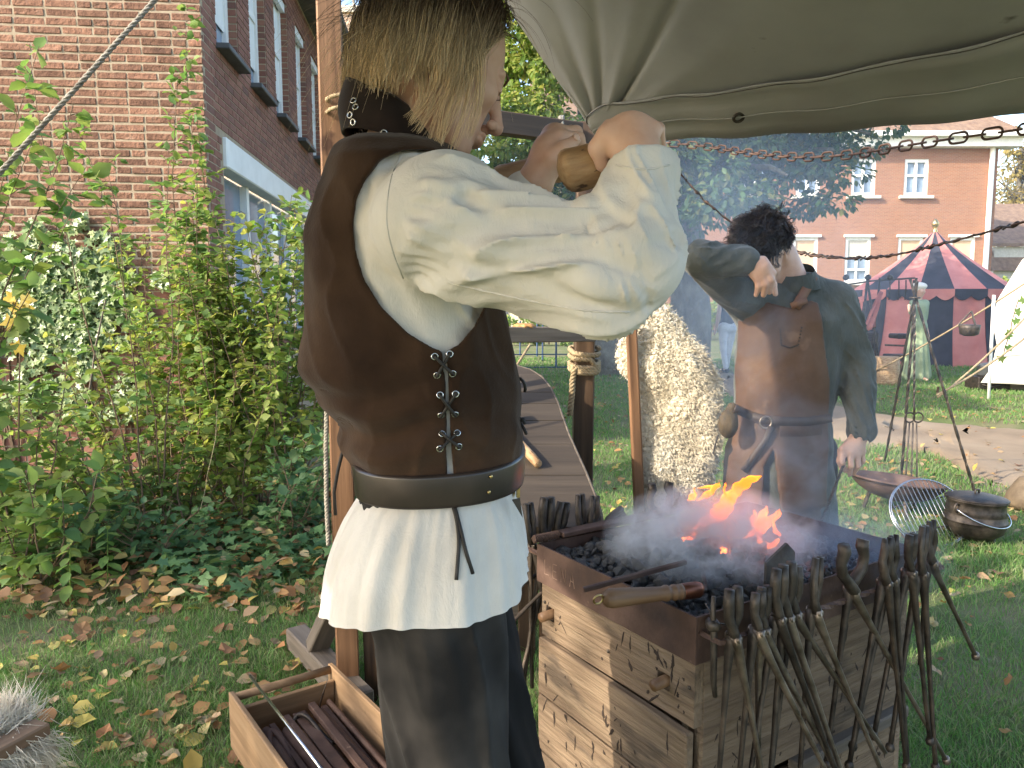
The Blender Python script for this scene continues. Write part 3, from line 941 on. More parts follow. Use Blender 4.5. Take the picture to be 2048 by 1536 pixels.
cluster('dusty green bramble in the middle of the thicket', 230, 930, 4.2, 8, .85, .5, M_['leaf_mid'], .06, 22)
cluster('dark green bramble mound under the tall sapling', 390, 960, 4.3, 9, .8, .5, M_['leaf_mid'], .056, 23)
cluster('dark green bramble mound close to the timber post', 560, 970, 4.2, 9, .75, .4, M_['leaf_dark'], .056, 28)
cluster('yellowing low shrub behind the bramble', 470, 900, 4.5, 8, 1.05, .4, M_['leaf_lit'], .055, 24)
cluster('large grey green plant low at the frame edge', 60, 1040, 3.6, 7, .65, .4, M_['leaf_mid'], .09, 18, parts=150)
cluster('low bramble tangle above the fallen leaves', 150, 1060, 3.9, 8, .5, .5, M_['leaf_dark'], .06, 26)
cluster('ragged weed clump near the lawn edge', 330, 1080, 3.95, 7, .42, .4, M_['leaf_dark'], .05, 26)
# nettles near the lawn edge
for i, (px, py, hh, lab) in enumerate(((215, 1190, .34, 'tall fresh green nettle at the lawn edge below the bramble'), (140, 1215, .30, 'fresh green nettle beside the taller one at the lawn edge'), (30, 1180, .30, 'broad nettle at the lawn edge by the frame'), (330, 1170, .16, 'small weed sprouting among brown leaves'))):
    g = gnd(px, py)
    t = thing('nettle', lab, 'plant', (g.x, g.y, 0), 'nettles at the lawn edge')
    sb = MB(); tip = V((g.x + .03, g.y - .02, hh)); sb.tube([(g.x, g.y, -.02), (g.x + .01, g.y, hh * .5), tip], [.004, .003, .002], 5)
    sb.build('stem', M_['leaf_mid'], t)
    v, f = leaf_verts(np.zeros((1, 3)), np.array([[1., 0, 0]]), np.array([[0, 0, 1.]]), np.array([1.0]), np.array([.55]), 'oval')
    me = mesh_np('leaf', v, f, M_['leaf_mid'])
    for k in range(8):
        for s_ in (0, math.pi):
            w = k * 1.57 + s_ + random.uniform(-.3, .3)
            z = hh * (.25 + .75 * k / 7)
            M = Matrix.Translation((g.x + .012 * k / 7, g.y, z)) @ Matrix.Rotation(w, 4, 'Z') @ Matrix.Rotation(R(random.uniform(5, 40)), 4, 'Y') @ Matrix.Scale(.095 * (1.15 - .55 * k / 7), 4)
            obj('leaf', me, t, M)
# wall ivy on the sunlit front
iv = thing('wall_ivy', 'pale sunlit ivy climbing the front of the brick house', 'ivy', HC + U * 1.6)
pos = []
cl = []
for _ in range(70):
    cl.append((random.gauss(1.15, .36), random.uniform(.5, 1.75) ** 1.0, random.uniform(.06, .15)))
for u0_, z0_, top in ((1.25, 1.6, 1.95), (.92, 1.5, 2.0), (.72, 1.1, 1.85), (1.4, 1.2, 1.85)):
    for k in range(9): cl.append((u0_ + random.gauss(0, .05), z0_ + (top - z0_) * k / 8, .055))
for u_, z_, r_ in cl:
    n = int(900 * r_ ** 1.2)
    for _ in range(n):
        a, q = random.uniform(0, 6.283), math.sqrt(random.random()) * r_
        p = HC + U * (u_ + math.cos(a) * q) + Z * (z_ + math.sin(a) * q) + NF * random.uniform(.01, .10)
        pos.append(tuple(p))
pos = np.array(pos)
dirs = unit(np.stack([rng.normal(0, .8, len(pos)), rng.normal(-.15, .2, len(pos)), rng.normal(-.6, .5, len(pos))], 1))
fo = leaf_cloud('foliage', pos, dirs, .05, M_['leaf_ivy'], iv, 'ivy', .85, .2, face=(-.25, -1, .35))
tag(fo, kind='stuff')
sb = MB()
for k in range(14):
    u_ = random.uniform(.5, 1.7)
    sb.tube([HC + U * (u_ + .05 * math.sin(i * 1.1 + k)) + Z * (i * .24) + NF * .012 for i in range(9)], [.008 - .0007 * i for i in range(9)], 5)
sb.build('stem', M_['twig'], iv)

# ground ivy and leaf litter under the thicket
n = 9000
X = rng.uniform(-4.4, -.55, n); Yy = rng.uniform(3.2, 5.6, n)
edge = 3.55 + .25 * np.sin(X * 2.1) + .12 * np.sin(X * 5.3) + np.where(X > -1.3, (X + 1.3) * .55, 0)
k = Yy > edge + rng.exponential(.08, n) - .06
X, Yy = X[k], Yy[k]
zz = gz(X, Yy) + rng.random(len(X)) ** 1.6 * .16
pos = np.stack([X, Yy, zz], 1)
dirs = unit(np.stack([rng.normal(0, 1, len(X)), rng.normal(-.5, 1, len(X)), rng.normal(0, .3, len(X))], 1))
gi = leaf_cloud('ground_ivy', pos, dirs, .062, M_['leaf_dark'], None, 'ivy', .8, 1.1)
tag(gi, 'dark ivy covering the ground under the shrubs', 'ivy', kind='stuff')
n = 3200
X = rng.uniform(-4.4, -.5, n); Yy = rng.uniform(3.3, 5.6, n)
pos = np.stack([X, Yy, gz(X, Yy) + .01 + .12 * rng.random(n) ** 2], 1)
li = leaf_cloud('leaf_litter', pos, unit(rng.normal(0, 1, (n, 3)) * [1, 1, .3]), .07, M_['dead_leaf'], None, 'oval', .6, .9)
tag(li, 'brown leaf litter among the shrubs', 'leaves', kind='stuff')
# dry grass stalks rising before the thicket
for i, (x0, y0, x1, y1, lab) in enumerate(((265, 1060, 145, 720, 'long pale stalk bending towards the frame edge'), (320, 1085, 333, 800, 'upright pale grass stalk in the middle of the thicket'), (362, 1110, 436, 810, 'pale stalk slanting up towards the post'), (472, 1075, 459, 900, 'short pale stalk near the timber post'), (410, 1070, 455, 940, 'thin bent stalk between the taller ones'))):
    g = gnd(x0, y0)
    sb = MB(); tp = at(x1, y1, g.y + .05)
    sb.tube(stem_path((g.x, g.y, -.02), tp, (.04, 0, 0), 9), [.0028 - .0002 * q for q in range(10)], 5)
    tag(sb.build('grass_stalk', M_['straw']), lab, 'stalk', 'dry grass stalks before the thicket')
g = gnd(155, 1010)
sb = MB(); sb.tube(stem_path((g.x, g.y, -.03), at(210, 600, g.y), (-.03, 0, 0)), [.011 - .0007 * q for q in range(10)], 6)
tag(sb.build('bare_stem', M_['wood_grey']), 'bare grey upright stem standing in the thicket', 'stem')
# yellow leaves low at the frame edge
ys = thing('yellow_shrub', 'few bright yellow maple leaves on a thin twig at the frame edge', 'shrub', (-2.9, 4.0, 0))
sb = MB(); sb.tube([(-2.62, 4.0, 0), (-2.6, 4.0, .7), at(40, 690, 4.0), at(25, 590, 4.0)], [.006, .005, .004, .002], 5); sb.build('stem', M_['twig'], ys)
v, f = leaf_verts(np.zeros((1, 3)), np.array([[1., 0, 0]]), np.array([[0, 0, 1.]]), np.array([1.0]), np.array([.9]), 'ivy')
me = mesh_np('leaf', v, f, M_['leaf_yellow'])
for px, py in ((15, 605), (42, 600), (60, 622), (25, 625), (48, 700), (40, 655), (10, 640)):
    obj('leaf', me, ys, Matrix.Translation(at(px, py, 3.98)) @ Matrix.Rotation(random.uniform(0, 6), 4, 'Y') @ Matrix.Rotation(R(80), 4, 'X') @ Matrix.Scale(.085, 4))

# ---------------------------------------------------------------- lawn grass and fallen leaves
def blades(name, X, Yy, hgt, wid, mat_, label):
    N = len(X)
    a = rng.uniform(0, 2 * np.pi, N)
    zz = gz(X, Yy)
    lean = rng.normal(0, .55, (N, 2)) * hgt[:, None]
    base = np.stack([X, Yy, zz - .004], 1)
    s = np.stack([np.cos(a), np.sin(a), 0 * a], 1) * wid[:, None]
    mid = base + np.stack([lean[:, 0] * .35, lean[:, 1] * .35, hgt * .62], 1)
    tip = base + np.stack([lean[:, 0], lean[:, 1], hgt], 1)
    v = np.stack([base - s, base + s, mid + s * .8, mid - s * .8, tip], 1)
    o = np.arange(N)[:, None] * 5
    f = np.concatenate([o + [0, 1, 2], o + [0, 2, 3], o + [3, 2, 4]], 0)
    return tag(obj(name, mesh_np(name, v.reshape(-1, 3), f, mat_)), label, 'grass', kind='stuff')

def scatter_view(n, y0, y1, x0px, x1px, pw=1.0):
    t = rng.random(n) ** pw
    Yy = y0 * (y1 / y0) ** t
    px = rng.uniform(x0px, x1px, n)
    return (px - 1024) / F * Yy, Yy

X, Yy = scatter_view(130000, 1.9, 4.6, -500, 1010)
patch = vnoise(X * 1.6, Yy * 1.6, 0 * X, 9) + .5 * vnoise(X * 5, Yy * 5, 0 * X, 10)
edge = 3.75 + .25 * np.sin(X * 2.1)
k = ((Yy < edge + rng.exponential(.1, len(X))) | (X > -1.0)) & (rng.random(len(X)) < .62 + .5 * patch)
X, Yy = X[k], Yy[k]
X2, Y2 = scatter_view(240000, 1.9, 19, 940, 2500, .9)
k = ~in_poly(X2, Y2, PATH_POLY)
k &= rng.random(len(X2)) < .75 + .4 * vnoise(X2 * 1.2, Y2 * 1.2, 0 * X2, 12)
X2, Y2 = X2[k], Y2[k]
X, Yy = np.concatenate([X, X2]), np.concatenate([Yy, Y2])
h = (.022 + .026 * rng.random(len(X))) * (1 + .5 * np.maximum(0, vnoise(X * 2, Yy * 2, 0 * X, 14))) * (1 + np.clip(Yy - 5, 0, 12) * .04)
blades('grass', X, Yy, h, .0016 * np.maximum(1, Yy / 3.2), M_['grass'], 'short autumn lawn grass')

def crinkled(seed):
    r = random.Random(seed)
    P = [(0, 0), (.12, .25), (.35, .42), (.6, .42), (.85, .22), (1.02, 0), (.85, -.2), (.6, -.4), (.35, -.42), (.12, -.24)]
    w, cu = r.uniform(.55, .95), r.uniform(-.5, .9)
    vs = [(.5, 0, .04)]
    for x, y in P:
        vs.append((x + r.uniform(-.04, .04), y * w + r.uniform(-.03, .03), cu * (y * y * 1.6 + (x - .5) ** 2 * .8) + r.uniform(-.10, .15)))
    vs += [(-.3, r.uniform(-.1, .1), .05), (-.3, .03, .07)]
    fs = [(0, i, i + 1) for i in range(1, 10)] + [(0, 10, 1), (1, 11, 12)]
    return mesh_np('fallen_leaf', vs, fs, M_['dead_leaf'])
LEAF = [crinkled(i) for i in range(12)]
random.seed(33)
def drop_leaf(px, py, lab, grp, size=None):
    g = gnd(px, py)
    if bool(in_poly(np.array([g.x]), np.array([g.y]), PATH_POLY)[0]) and random.random() < .7: return
    s_ = size or random.choice((.03, .035, .04, .045, .05, .055, .06, .075))
    M = Matrix.Translation((g.x, g.y, float(gz(g.x, g.y)) + .022)) @ Matrix.Rotation(random.uniform(0, 6.28), 4, 'Z') @ Matrix.Rotation(random.gauss(0, .35), 4, 'X') @ Matrix.Rotation(random.gauss(0, .3), 4, 'Y') @ Matrix.Scale(s_, 4)
    o = obj('fallen_leaf', random.choice(LEAF), None, M)
    tag(o, lab, 'leaf', grp)
for _ in range(140):
    py = random.uniform(1130, 1534) ; px = random.uniform(0, 740)
    if py < 1200 and px > 300: py += 60
    drop_leaf(px, py, 'brown fallen leaf on the lawn below the shrubs', 'fallen leaves below the shrubs')
for _ in range(120):
    py = 760 + 740 * random.random() ** 1.1; px = random.uniform(1180, 2045)
    drop_leaf(px, py, 'brown fallen leaf on the lawn around the forge and cooking gear', 'fallen leaves around the forge')
nl = 500
Xp, Yp = scatter_view(nl, 4.5, 12, 1600, 2100)
n = 1500
X, Yy = scatter_view(n, 3.5, 18, 1100, 2100, .8)
k = ~in_poly(X, Yy, PATH_POLY); X, Yy = X[k], Yy[k]
X3, Y3 = scatter_view(260, 2.0, 4.2, -20, 760); X = np.concatenate([X, X3, Xp[:160]]); Yy = np.concatenate([Yy, Y3, Yp[:160]])
pos = np.stack([X, Yy, gz(X, Yy) + .02], 1)
fl = leaf_cloud('leaf_scatter', pos, unit(rng.normal(0, 1, (len(X), 3)) * [1, 1, .25]), .06, M_['dead_leaf'], None, 'oval', .7, 1.6)
tag(fl, 'small brown leaves strewn over the lawn', 'leaves', kind='stuff')
# ================================================================ the smith's shelter, timber frame and bellows
M_['canvas'] = mat('canvas', [(.3, (.32, .305, .295)), (.55, (.40, .385, .37)), (.75, (.455, .44, .425))], 3.5, rough=.9, bump=.25, bscale=220, bdist=.002, spots=(7, .70, (.14, .13, .108)), rnd=False)
def _translucent(m, k):
    nt = m.node_tree; p = nt.nodes['Principled BSDF']
    t = nt.nodes.new('ShaderNodeBsdfTranslucent'); t.inputs['Color'].default_value = (.40, .37, .33, 1)
    mx = nt.nodes.new('ShaderNodeMixShader'); mx.inputs[0].default_value = k
    nt.links.new(p.outputs[0], mx.inputs[1]); nt.links.new(t.outputs[0], mx.inputs[2])
    nt.links.new(mx.outputs[0], nt.nodes['Material Output'].inputs[0])
_translucent(M_['canvas'], .16)
C0 = at(1196, 272, 2.2)
TR = at(2500, 178, 1.72)
RA, RBk = V((-.25, 2.1, 2.56)), V((.3, -1.9, 2.75))
EL0, EL1 = V((-1.62, 1.15, 1.86)), V((-1.62, -1.9, 1.82))
def tarp_pt(u, v):
    e = C0.lerp(TR, u) - Z * (.022 * math.sin(math.pi * min(1, u * 1.0)))
    r = RA.lerp(RBk, u)
    p = e.lerp(r, v) - Z * (.10 * math.sin(math.pi * v) * (.35 + .65 * math.sin(math.pi * min(1, u))))
    return p
NU, NV = 150, 120
tv = []
nrm0 = (TR - C0).cross(RA - C0).normalized()
for i in range(NU + 1):
    for j in range(NV + 1):
        u, v = (i / NU) ** 1.5, (j / NV) ** 1.3
        p = tarp_pt(u, v)
        d = p - C0
        r = d.length
        e1 = (TR - C0).normalized()
        a = math.degrees(math.atan2(d.dot(nrm0.cross(e1)), d.dot(e1))) if r > 1e-6 else 0
        k = 0
        for ang, w, am in ((50, 2.2, 1.35), (79, 4, .8), (99, 5, .8), (30, 6, -.45), (62, 5, -.6), (112, 4, -.5)):
            k += am * math.exp(-((a - ang) / w) ** 2)
        amp = .022 * math.exp(-r * 1.0) * min(1, r * 9)
        big_ = .012 * math.sin(a * .11 + 1) * min(1, r)
        tv.append(p - nrm0 * (k * amp + big_) * (-1 if nrm0.z > 0 else 1))
tf = [(i * (NV + 1) + j, (i + 1) * (NV + 1) + j, (i + 1) * (NV + 1) + j + 1, i * (NV + 1) + j + 1) for i in range(NU) for j in range(NV)]
shelter = thing('canvas_shelter', 'grey green canvas awning stretched over the forge', 'awning', (0, 1, 0))
tob = obj('canopy', mesh_np('canopy', tv, tf, M_['canvas'], True), shelter)
sm = tob.modifiers.new('thickness', 'SOLIDIFY'); sm.thickness = .002; sm.offset = 0
lv, lf = [], []
for i in range(21):
    for j in range(21):
        a, c = i / 20, j / 20
        p = RA.lerp(RBk, a).lerp(EL0.lerp(EL1, a), c)
        p.z -= .12 * math.sin(math.pi * c) * math.sin(math.pi * a) + .002
        lv.append(p)
lf = [(i * 21 + j, (i + 1) * 21 + j, (i + 1) * 21 + j + 1, i * 21 + j + 1) for i in range(20) for j in range(20)]
obj('unseen_slope', mesh_np('unseen_slope', lv, lf, M_['canvas'], True), shelter).modifiers.new('t', 'SOLIDIFY').thickness = .003  # slope out of view, added to keep the sun off the man
# hem: a doubled strip along the eave, its cord and stitching seam
hv, hf = [], []
for i in range(81):
    u = i / 80
    for j in range(7):
        v = .145 * (1 - .55 * math.exp(-u * 16)) * j / 6
        p = tarp_pt(u ** 1.3, v)
        hv.append(p + V((0, -.006, -.010 - .005 * math.sin(j * 1.9 + u * 6) - .003 * math.sin(u * 40))))
hf = [(i * 7 + j, (i + 1) * 7 + j, (i + 1) * 7 + j + 1, i * 7 + j + 1) for i in range(80) for j in range(6)]
obj('hem', mesh_np('hem', hv, hf, M_['canvas'], True), shelter).modifiers.new('t', 'SOLIDIFY').thickness = .003
sb = MB(); sb.tube([V(hv[i * 7 + 6]) - Z * .004 + V((0, 0, .001 * math.sin(i * .9))) for i in range(81)], .0014, 5)
sb.build('seam', mat('seam', [(.3, (.06, .055, .045)), (.7, (.10, .09, .075))], 30), shelter, True)
sb = MB(); sb.tube([V(hv[i * 7 + 3]) - Z * .003 for i in range(81)], .002, 4); sb.build('seam', M_['canvas'], shelter, True)
ey = MB(); ey.ring(V(hv[30 * 7 + 3]) - Z * .004, .012, .004, (0, .9, 1), 14, 5); ey.build('eyelet', M_['iron'], shelter, True)
sb = MB(); sb.tube([V(lv[j]) if False else C0.lerp(RA, j / 20) + V((.004, -.004, -.012)) for j in range(21)], .005, 5); sb.build('edge_cord', M_['canvas'], shelter, True)

# guy ropes
def rope(name, label, pts, r, m_, strands=3, pitch=.03, n=60, cat='rope'):
    """a laid rope: three strands twisted round the path"""
    pts = [V(p) for p in pts]
    L = [0]
    for i in range(len(pts) - 1): L.append(L[-1] + (pts[i + 1] - pts[i]).length)
    def P(s):
        for i in range(len(pts) - 1):
            if s <= L[i + 1] or i == len(pts) - 2:
                return pts[i].lerp(pts[i + 1], (s - L[i]) / max(1e-6, L[i + 1] - L[i]))
    b = MB()
    n = max(n, min(420, int(L[-1] / pitch * 5)))
    for k in range(strands):
        q = []
        a = None
        for i in range(n + 1):
            s = L[-1] * i / n
            c = P(s); t = (P(min(L[-1], s + .004)) - P(max(0, s - .004))).normalized()
            a = t.orthogonal().normalized() if a is None else (a - t * a.dot(t)).normalized()
            bb = t.cross(a); w = 2 * math.pi * (s / pitch + k / strands)
            q.append(c + (a * math.cos(w) + bb * math.sin(w)) * r * .52)
        b.tube(q, r * .56, 5)
    if label:
        return tag(b.build(name, m_, None, True), label, cat)
    return b
rope('guy_rope', 'thick grey guy rope slanting across the brick wall', curve_pts(at(400, -100, 2.2) + (at(400, -100, 2.2) - at(-60, 412, 1.9)) * .58, at(-60, 412, 1.9) + (at(-60, 412, 1.9) - at(400, -100, 2.2)) * 1.82, .0, 10), .0072, M_['rope_grey'], pitch=.05)
rope('guy_rope', 'thin dark line hanging in the sky beside the dark haired crown of the young man', curve_pts(at(700, -40, 3.2), at(729, 130, 2.7), 0, 4), .0055, M_['rope_grey'], pitch=.05)

# ---- timber frame
FR = thing('timber_frame', 'dark timber frame of posts and rails carrying the bellows', 'frame', gnd(700, 1370))
lpb = gnd(697, 1392); LPY = lpb.y
ltop = at(655, -60, LPY - .05)
ltop = V((lpb.x, lpb.y, 0)) + (ltop - V((lpb.x, lpb.y, 0))) * (3.2 / ltop.z)
plank('post', (lpb.x, lpb.y, -.05), ltop, .078, .078, M_['wood_post'], FR, up=(1, .25, 0), bev=.005)
l2b = V((lpb.x + .092, lpb.y + .03, 0))
plank('post', l2b + V((0, 0, -.05)), at(700, 168, LPY + .03), .070, .060, M_['wood_dark'], FR, up=(1, 0, 0), bev=.004)
RPY = 3.3
rpx = at(1166, 600, RPY).x
plank('post', (rpx, RPY, -.05), (rpx + .012, RPY, at(1170, 247, RPY).z), .092, .085, M_['wood_dark'], FR, up=(1, 0, 0), bev=.005)
la, lb_ = at(690, 205, LPY + .12), at(1160, 268, RPY - .075)
plank('rail', la, lb_, .05, .085, M_['wood_dark'], FR, bev=.004)
plank('rail', at(690, 672, LPY + .12), at(1186, 668, RPY - .078), .055, .062, M_['wood_grey'], FR, bev=.004)
# feet
f0, f1 = gnd(592, 1262, .07), gnd(700, 1372, .07)
plank('foot', f0 - Z * .02, f1 + (f1 - f0) * .2 - Z * .02, .085, .085, M_['wood_grey'], FR, bev=.006)
br0 = f0.lerp(f1, .42) + Z * .02
plank('brace', br0, at(690, 1170, LPY - .02), .06, .075, M_['wood_grey'], FR, up=(1, 0, .5), bev=.004)
fr0 = V((rpx, RPY, .05)); plank('foot', fr0 - V((.4, 0, 0)), fr0 + V((.3, 0, 0)), .09, .09, M_['wood_grey'], FR, bev=.006)
# rope bound round the right post and hanging beside it
bind = MB()
zz0 = at(1166, 745, RPY).z; zz1 = at(1166, 692, RPY).z
pts = []
for i in range(110):
    w = i / 110 * 2 * math.pi * 5.2
    q = i / 110
    zz = zz1 + (zz0 - zz1) * (.1 + .3 * math.sin(q * 5) ** 2 if q < .35 else .45 + .5 * q) + .008 * math.sin(w)
    rr = .062 + .006 * math.sin(3 * w)
    cx_, cy_ = math.cos(w), math.sin(w)
    m_ = max(abs(cx_), abs(cy_))
    pts.append(V((rpx + .01 + cx_ / m_ ** .6 * rr * .95, RPY + cy_ / m_ ** .6 * rr, zz)))
bnd = rope('rope', None, pts, .011, None, pitch=.045, n=420)
hang = [at(1150, 735, RPY - .06), at(1145, 760, RPY - .06), at(1144, 790, RPY - .06), at(1141, 812, RPY - .06), at(1140, 830, RPY - .05)]
h2 = rope('rope', None, hang, .013, None, pitch=.05)
bnd.add(h2.v, h2.f)
tag(bnd.build('bound_rope', M_['rope'], None, True), 'tan rope wound round the timber post below the rail', 'rope')
# rope looped round the upper rail and left post
tie = rope('rope', None, [at(683, 240, LPY - .07) + V((.045 * math.cos(i * .5), .045 * math.sin(i * .5), .003 * i)) for i in range(26)], .007, None, pitch=.03)
tag(tie.build('frayed_rope', M_['rope'], None, True), 'frayed pale rope end tied to the frame behind the leather collar', 'rope')
rope('hanging_rope', 'long thin rope hanging down the timber post beside the shrubs', [at(654, 790, LPY - .06), at(652, 900, LPY - .06), at(653, 1000, LPY - .06), at(657, 1090, LPY - .06)], .0085, M_['rope_grey'], pitch=.035)
cr = rope('rope', None, curve_pts(at(1060, 690, 3.6), at(1028, 740, 3.4), 0, 3), .006, None)
tag(cr.build('slanting_rope', M_['rope'], None, True), 'pale slanting cord under the timber rail', 'cord')
# lash on upper rail
tie = rope('rope', None, [at(1122, 262, RPY - .1) + V((.012 * math.cos(i * .3), .05 * math.cos(i * .55), .055 * math.sin(i * .55))) for i in range(36)], .007, None, pitch=.03)
tag(tie.build('rail_lashing', M_['rope_grey'], None, True), 'dark cord lashed round the upper rail by the thumb', 'rope')
# waffle on the lower rail
wf = MB(); wc = at(1049, 651, (LPY + RPY) / 2 + .13)
top_z = None
for ix in range(-2, 3):
    for iy in range(-2, 3):
        if ix * ix + iy * iy < 7:
            pass
n_w = 26
prof = []
vs = [(0, 0, .016)]
for k in range(n_w):
    w = 2 * math.pi * k / n_w
    r_ = .041 + (.005 if k % 3 else -.003)
    vs += [(math.cos(w) * r_ * .72, math.sin(w) * r_ * .72, .018), (math.cos(w) * r_, math.sin(w) * r_, .010), (math.cos(w) * r_, math.sin(w) * r_, .002 if k % 3 else .007), (math.cos(w) * r_ * .8, math.sin(w) * r_ * .8, 0)]
fs = []
for k in range(n_w):
    a, c = 1 + 4 * k, 1 + 4 * ((k + 1) % n_w)
    fs += [(0, a, c), (a, a + 1, c + 1, c), (a + 1, a + 2, c + 2, c + 1), (a + 2, a + 3, c + 3, c + 2)]
wf.add(vs, fs, Matrix.Translation(wc - Z * .010))
M_['waffle'] = mat('waffle', [(.3, (.36, .16, .05)), (.7, (.55, .30, .11))], 60, rough=.6, bump=.4, bscale=90)
tag(wf.build('waffle', M_['waffle'], None, True), 'golden round waffle lying on the lower rail', 'waffle')

# ---- bellows
M_['bellows_wood'] = mat('bellows_wood', [(.25, (.030, .022, .015)), (.5, (.050, .037, .026)), (.75, (.072, .055, .039))], 4, stretch=(.5, 5, 5), rough=.75, bump=.35, bscale=14, vary=.08)
BP0, BP1 = V((0, 2.05, .82)), V((0, 3.2, 1.10))
bn = (BP1 - BP0).cross(V((1, 0, 0))).normalized()
if bn.z < 0: bn = -bn
def bhit(px, py, lift=0):
    d = ray(px, py); o = V((0, 0, CZ))
    t = (BP0 + bn * lift - o).dot(bn) / d.dot(bn)
    return o + d * t
redge = [(1000, 728), (1030, 730), (1058, 738), (1082, 752), (1100, 775), (1114, 805), (1124, 835), (1136, 868), (1152, 905), (1170, 945), (1186, 985), (1198, 1020), (1204, 1055)]
rp = [bhit(*p) for p in redge]
axis_x = -.02
lp = [V((2 * axis_x - p.x, p.y, p.z)) for p in rp]
BL = thing('bellows', 'large dark wooden forge bellows with a slatted teardrop top', 'bellows', (axis_x, 2.6, 0))
def edge_at(y, pts):
    for i in range(len(pts) - 1):
        a, c = pts[i], pts[i + 1]
        if (a.y - y) * (c.y - y) <= 0 and abs(a.y - c.y) > 1e-6:
            return a.lerp(c, (a.y - y) / (a.y - c.y)).x
    return pts[-1].x
y0_, y1_ = rp[-1].y, rp[0].y
cuts = [y0_, y0_ + .30, y0_ + .52, y0_ + .72, y0_ + .88, y0_ + 1.0, y1_ - .01]
cuts = [c for c in cuts if c < y1_]
for i in range(len(cuts) - 1):
    ol = []
    ys = [cuts[i] + .002 + (cuts[i + 1] - cuts[i] - .004) * k / 6 for k in range(7)]
    for y in ys: ol.append((edge_at(y, rp), y))
    for y in ys[::-1]: ol.append((2 * axis_x - edge_at(y, rp), y))
    p3 = [V((x, y, BP0.z + (y - BP0.y) / (BP1.y - BP0.y) * (BP1.z - BP0.z) + random.uniform(-.0008, .0008))) for x, y in ol]
    pb = MB(); pb.prism(p3, -bn * .024)
    pb.build('plank', M_['bellows_wood'], BL)
sk = MB()
ring = rp[::-1] + lp
for lvl in range(4):
    pass
vs, fs = [], []
for lvl in range(7):
    t = lvl / 6
    sc_ = 1 - .03 * (lvl % 2) - .04
    cen = V((axis_x, 2.6, 0))
    for p in ring:
        q = V((axis_x + (p.x - axis_x) * sc_, 2.6 + (p.y - 2.6) * sc_, (p.z - .026) * (1 - t) + .45 * t))
        vs.append(q)
m_ = len(ring)
for lvl in range(6):
    for i in range(m_ - 1):
        fs.append((lvl * m_ + i, lvl * m_ + i + 1, (lvl + 1) * m_ + i + 1, (lvl + 1) * m_ + i))
sk.add(vs, fs)
M_['leather_dk'] = mat('leather_dk', [(.3, (.025, .016, .012)), (.7, (.06, .038, .026))], 12, rough=.6, bump=.4, bscale=50)
sk.build('leather_skirt', M_['leather_dk'], BL, True)
tr = MB(); tr.tube([p - bn * .004 + V((.004, 0, 0)) for p in rp], .0055, 6); tr.build('edge_trim', M_['wood_grey'], BL, True)
for k in (-1, 1):
    plank('leg', (axis_x + .14 * k, 2.3, -.03), (axis_x + .14 * k, 2.3, .5), .07, .07, M_['wood_dark'], BL, up=(1, 0, 0))
    plank('leg', (axis_x + .08 * k, 3.0, -.03), (axis_x + .08 * k, 3.0, .5), .07, .07, M_['wood_dark'], BL, up=(1, 0, 0))
# mallet left on the bellows
ml = thing('mallet', 'pale wooden mallet with its handle lying on the bellows top', 'mallet', bhit(1060, 905))
h0, h1 = bhit(1000, 842, .02), bhit(1076, 928, .018)
Mx, L = frame_x(h0, h1, bn)
hb = MB(); hb.tube([(-L / 2 + L * i / 6, 0, 0) for i in range(7)], [.013, .013, .0135, .014, .0145, .015, .0135], 12)
obj('handle', hb.mesh('handle', M_['wood_log'], True), ml, Mx)
hd = MB(); hd.box((-L / 2 - .02, 0, .012), (.07, .13, .06), bev=.008); obj('head', hd.mesh('head', M_['wood_log']), ml, Mx)

# ================================================================ the forge
HZ = .80
FS_ = gnd(1393, 1236, HZ); FW = gnd(1074, 1087, HZ)
da = (FW - FS_); LA = da.length; da = da / LA
db = V((-da.y, da.x, 0)) * -1
if db.x < 0: db = -db
LBb = .77
FE, FN = FS_ + db * LBb, FW + db * LBb
print('forge', FS_, FW, FE, FN, LA)
forge = thing('forge', 'plank box forge with a rusty iron hearth tray', 'forge', (FS_ + FN) / 2 - Z * HZ)
PH = .095
def slab(p0, p1, z0, z1, th, out):
    b = MB(); q0, q1 = V((p0.x, p0.y, 0)), V((p1.x, p1.y, 0))
    b.prism([q0 + Z * z0, q1 + Z * z0, q1 + Z * z1, q0 + Z * z1], -out * th)
    return b
def pan_side(p0, p1, out, name='tray_side'):
    slab(p0, p1, HZ - PH, HZ, .005, out).build(name, M_['iron_rust'], forge)
pan_side(FS_ + da * .0, FW, -db); pan_side(FS_ + db * .0055, FE, -da); pan_side(FW + db * .0055, FN, da); pan_side(FE + da * .0055, FN - da * .0055, db)
fl_ = MB(); fl_.prism([p + Z * (.012 - PH) for p in (FS_ + (da + db) * .006, FE + (da - db) * .006, FN - (da + db) * .006, FW - (da - db) * .006)], Z * .004)
fl_.build('tray_floor', M_['iron_rust'], forge)
# scratched chalk letters on the tray
M_['chalk'] = mat('chalk', [(.3, (.20, .13, .10)), (.7, (.34, .23, .17))], 60, rough=.95)
GL = {'L': [[(0, 1), (0, 0), (.6, .05)]], 'E': [[(.55, 1), (0, .95), (0, 0), (.6, .0)], [(0, .5), (.45, .5)]], 'N': [[(0, 0), (0, 1), (.6, 0), (.6, 1)]], 'A': [[(0, 0), (.3, 1), (.6, 0)], [(.12, .4), (.5, .4)]]}
lx = .035
for ch in 'LENA':
    for st in GL[ch]:
        tb_ = MB(); tb_.tube([FW - da * (lx + x * .03) - db * .0004 + Z * (.028 - PH + y * .036) for x, y in st], .0008, 4)
        tb_.build('letter', M_['chalk'], forge)
    lx += .034
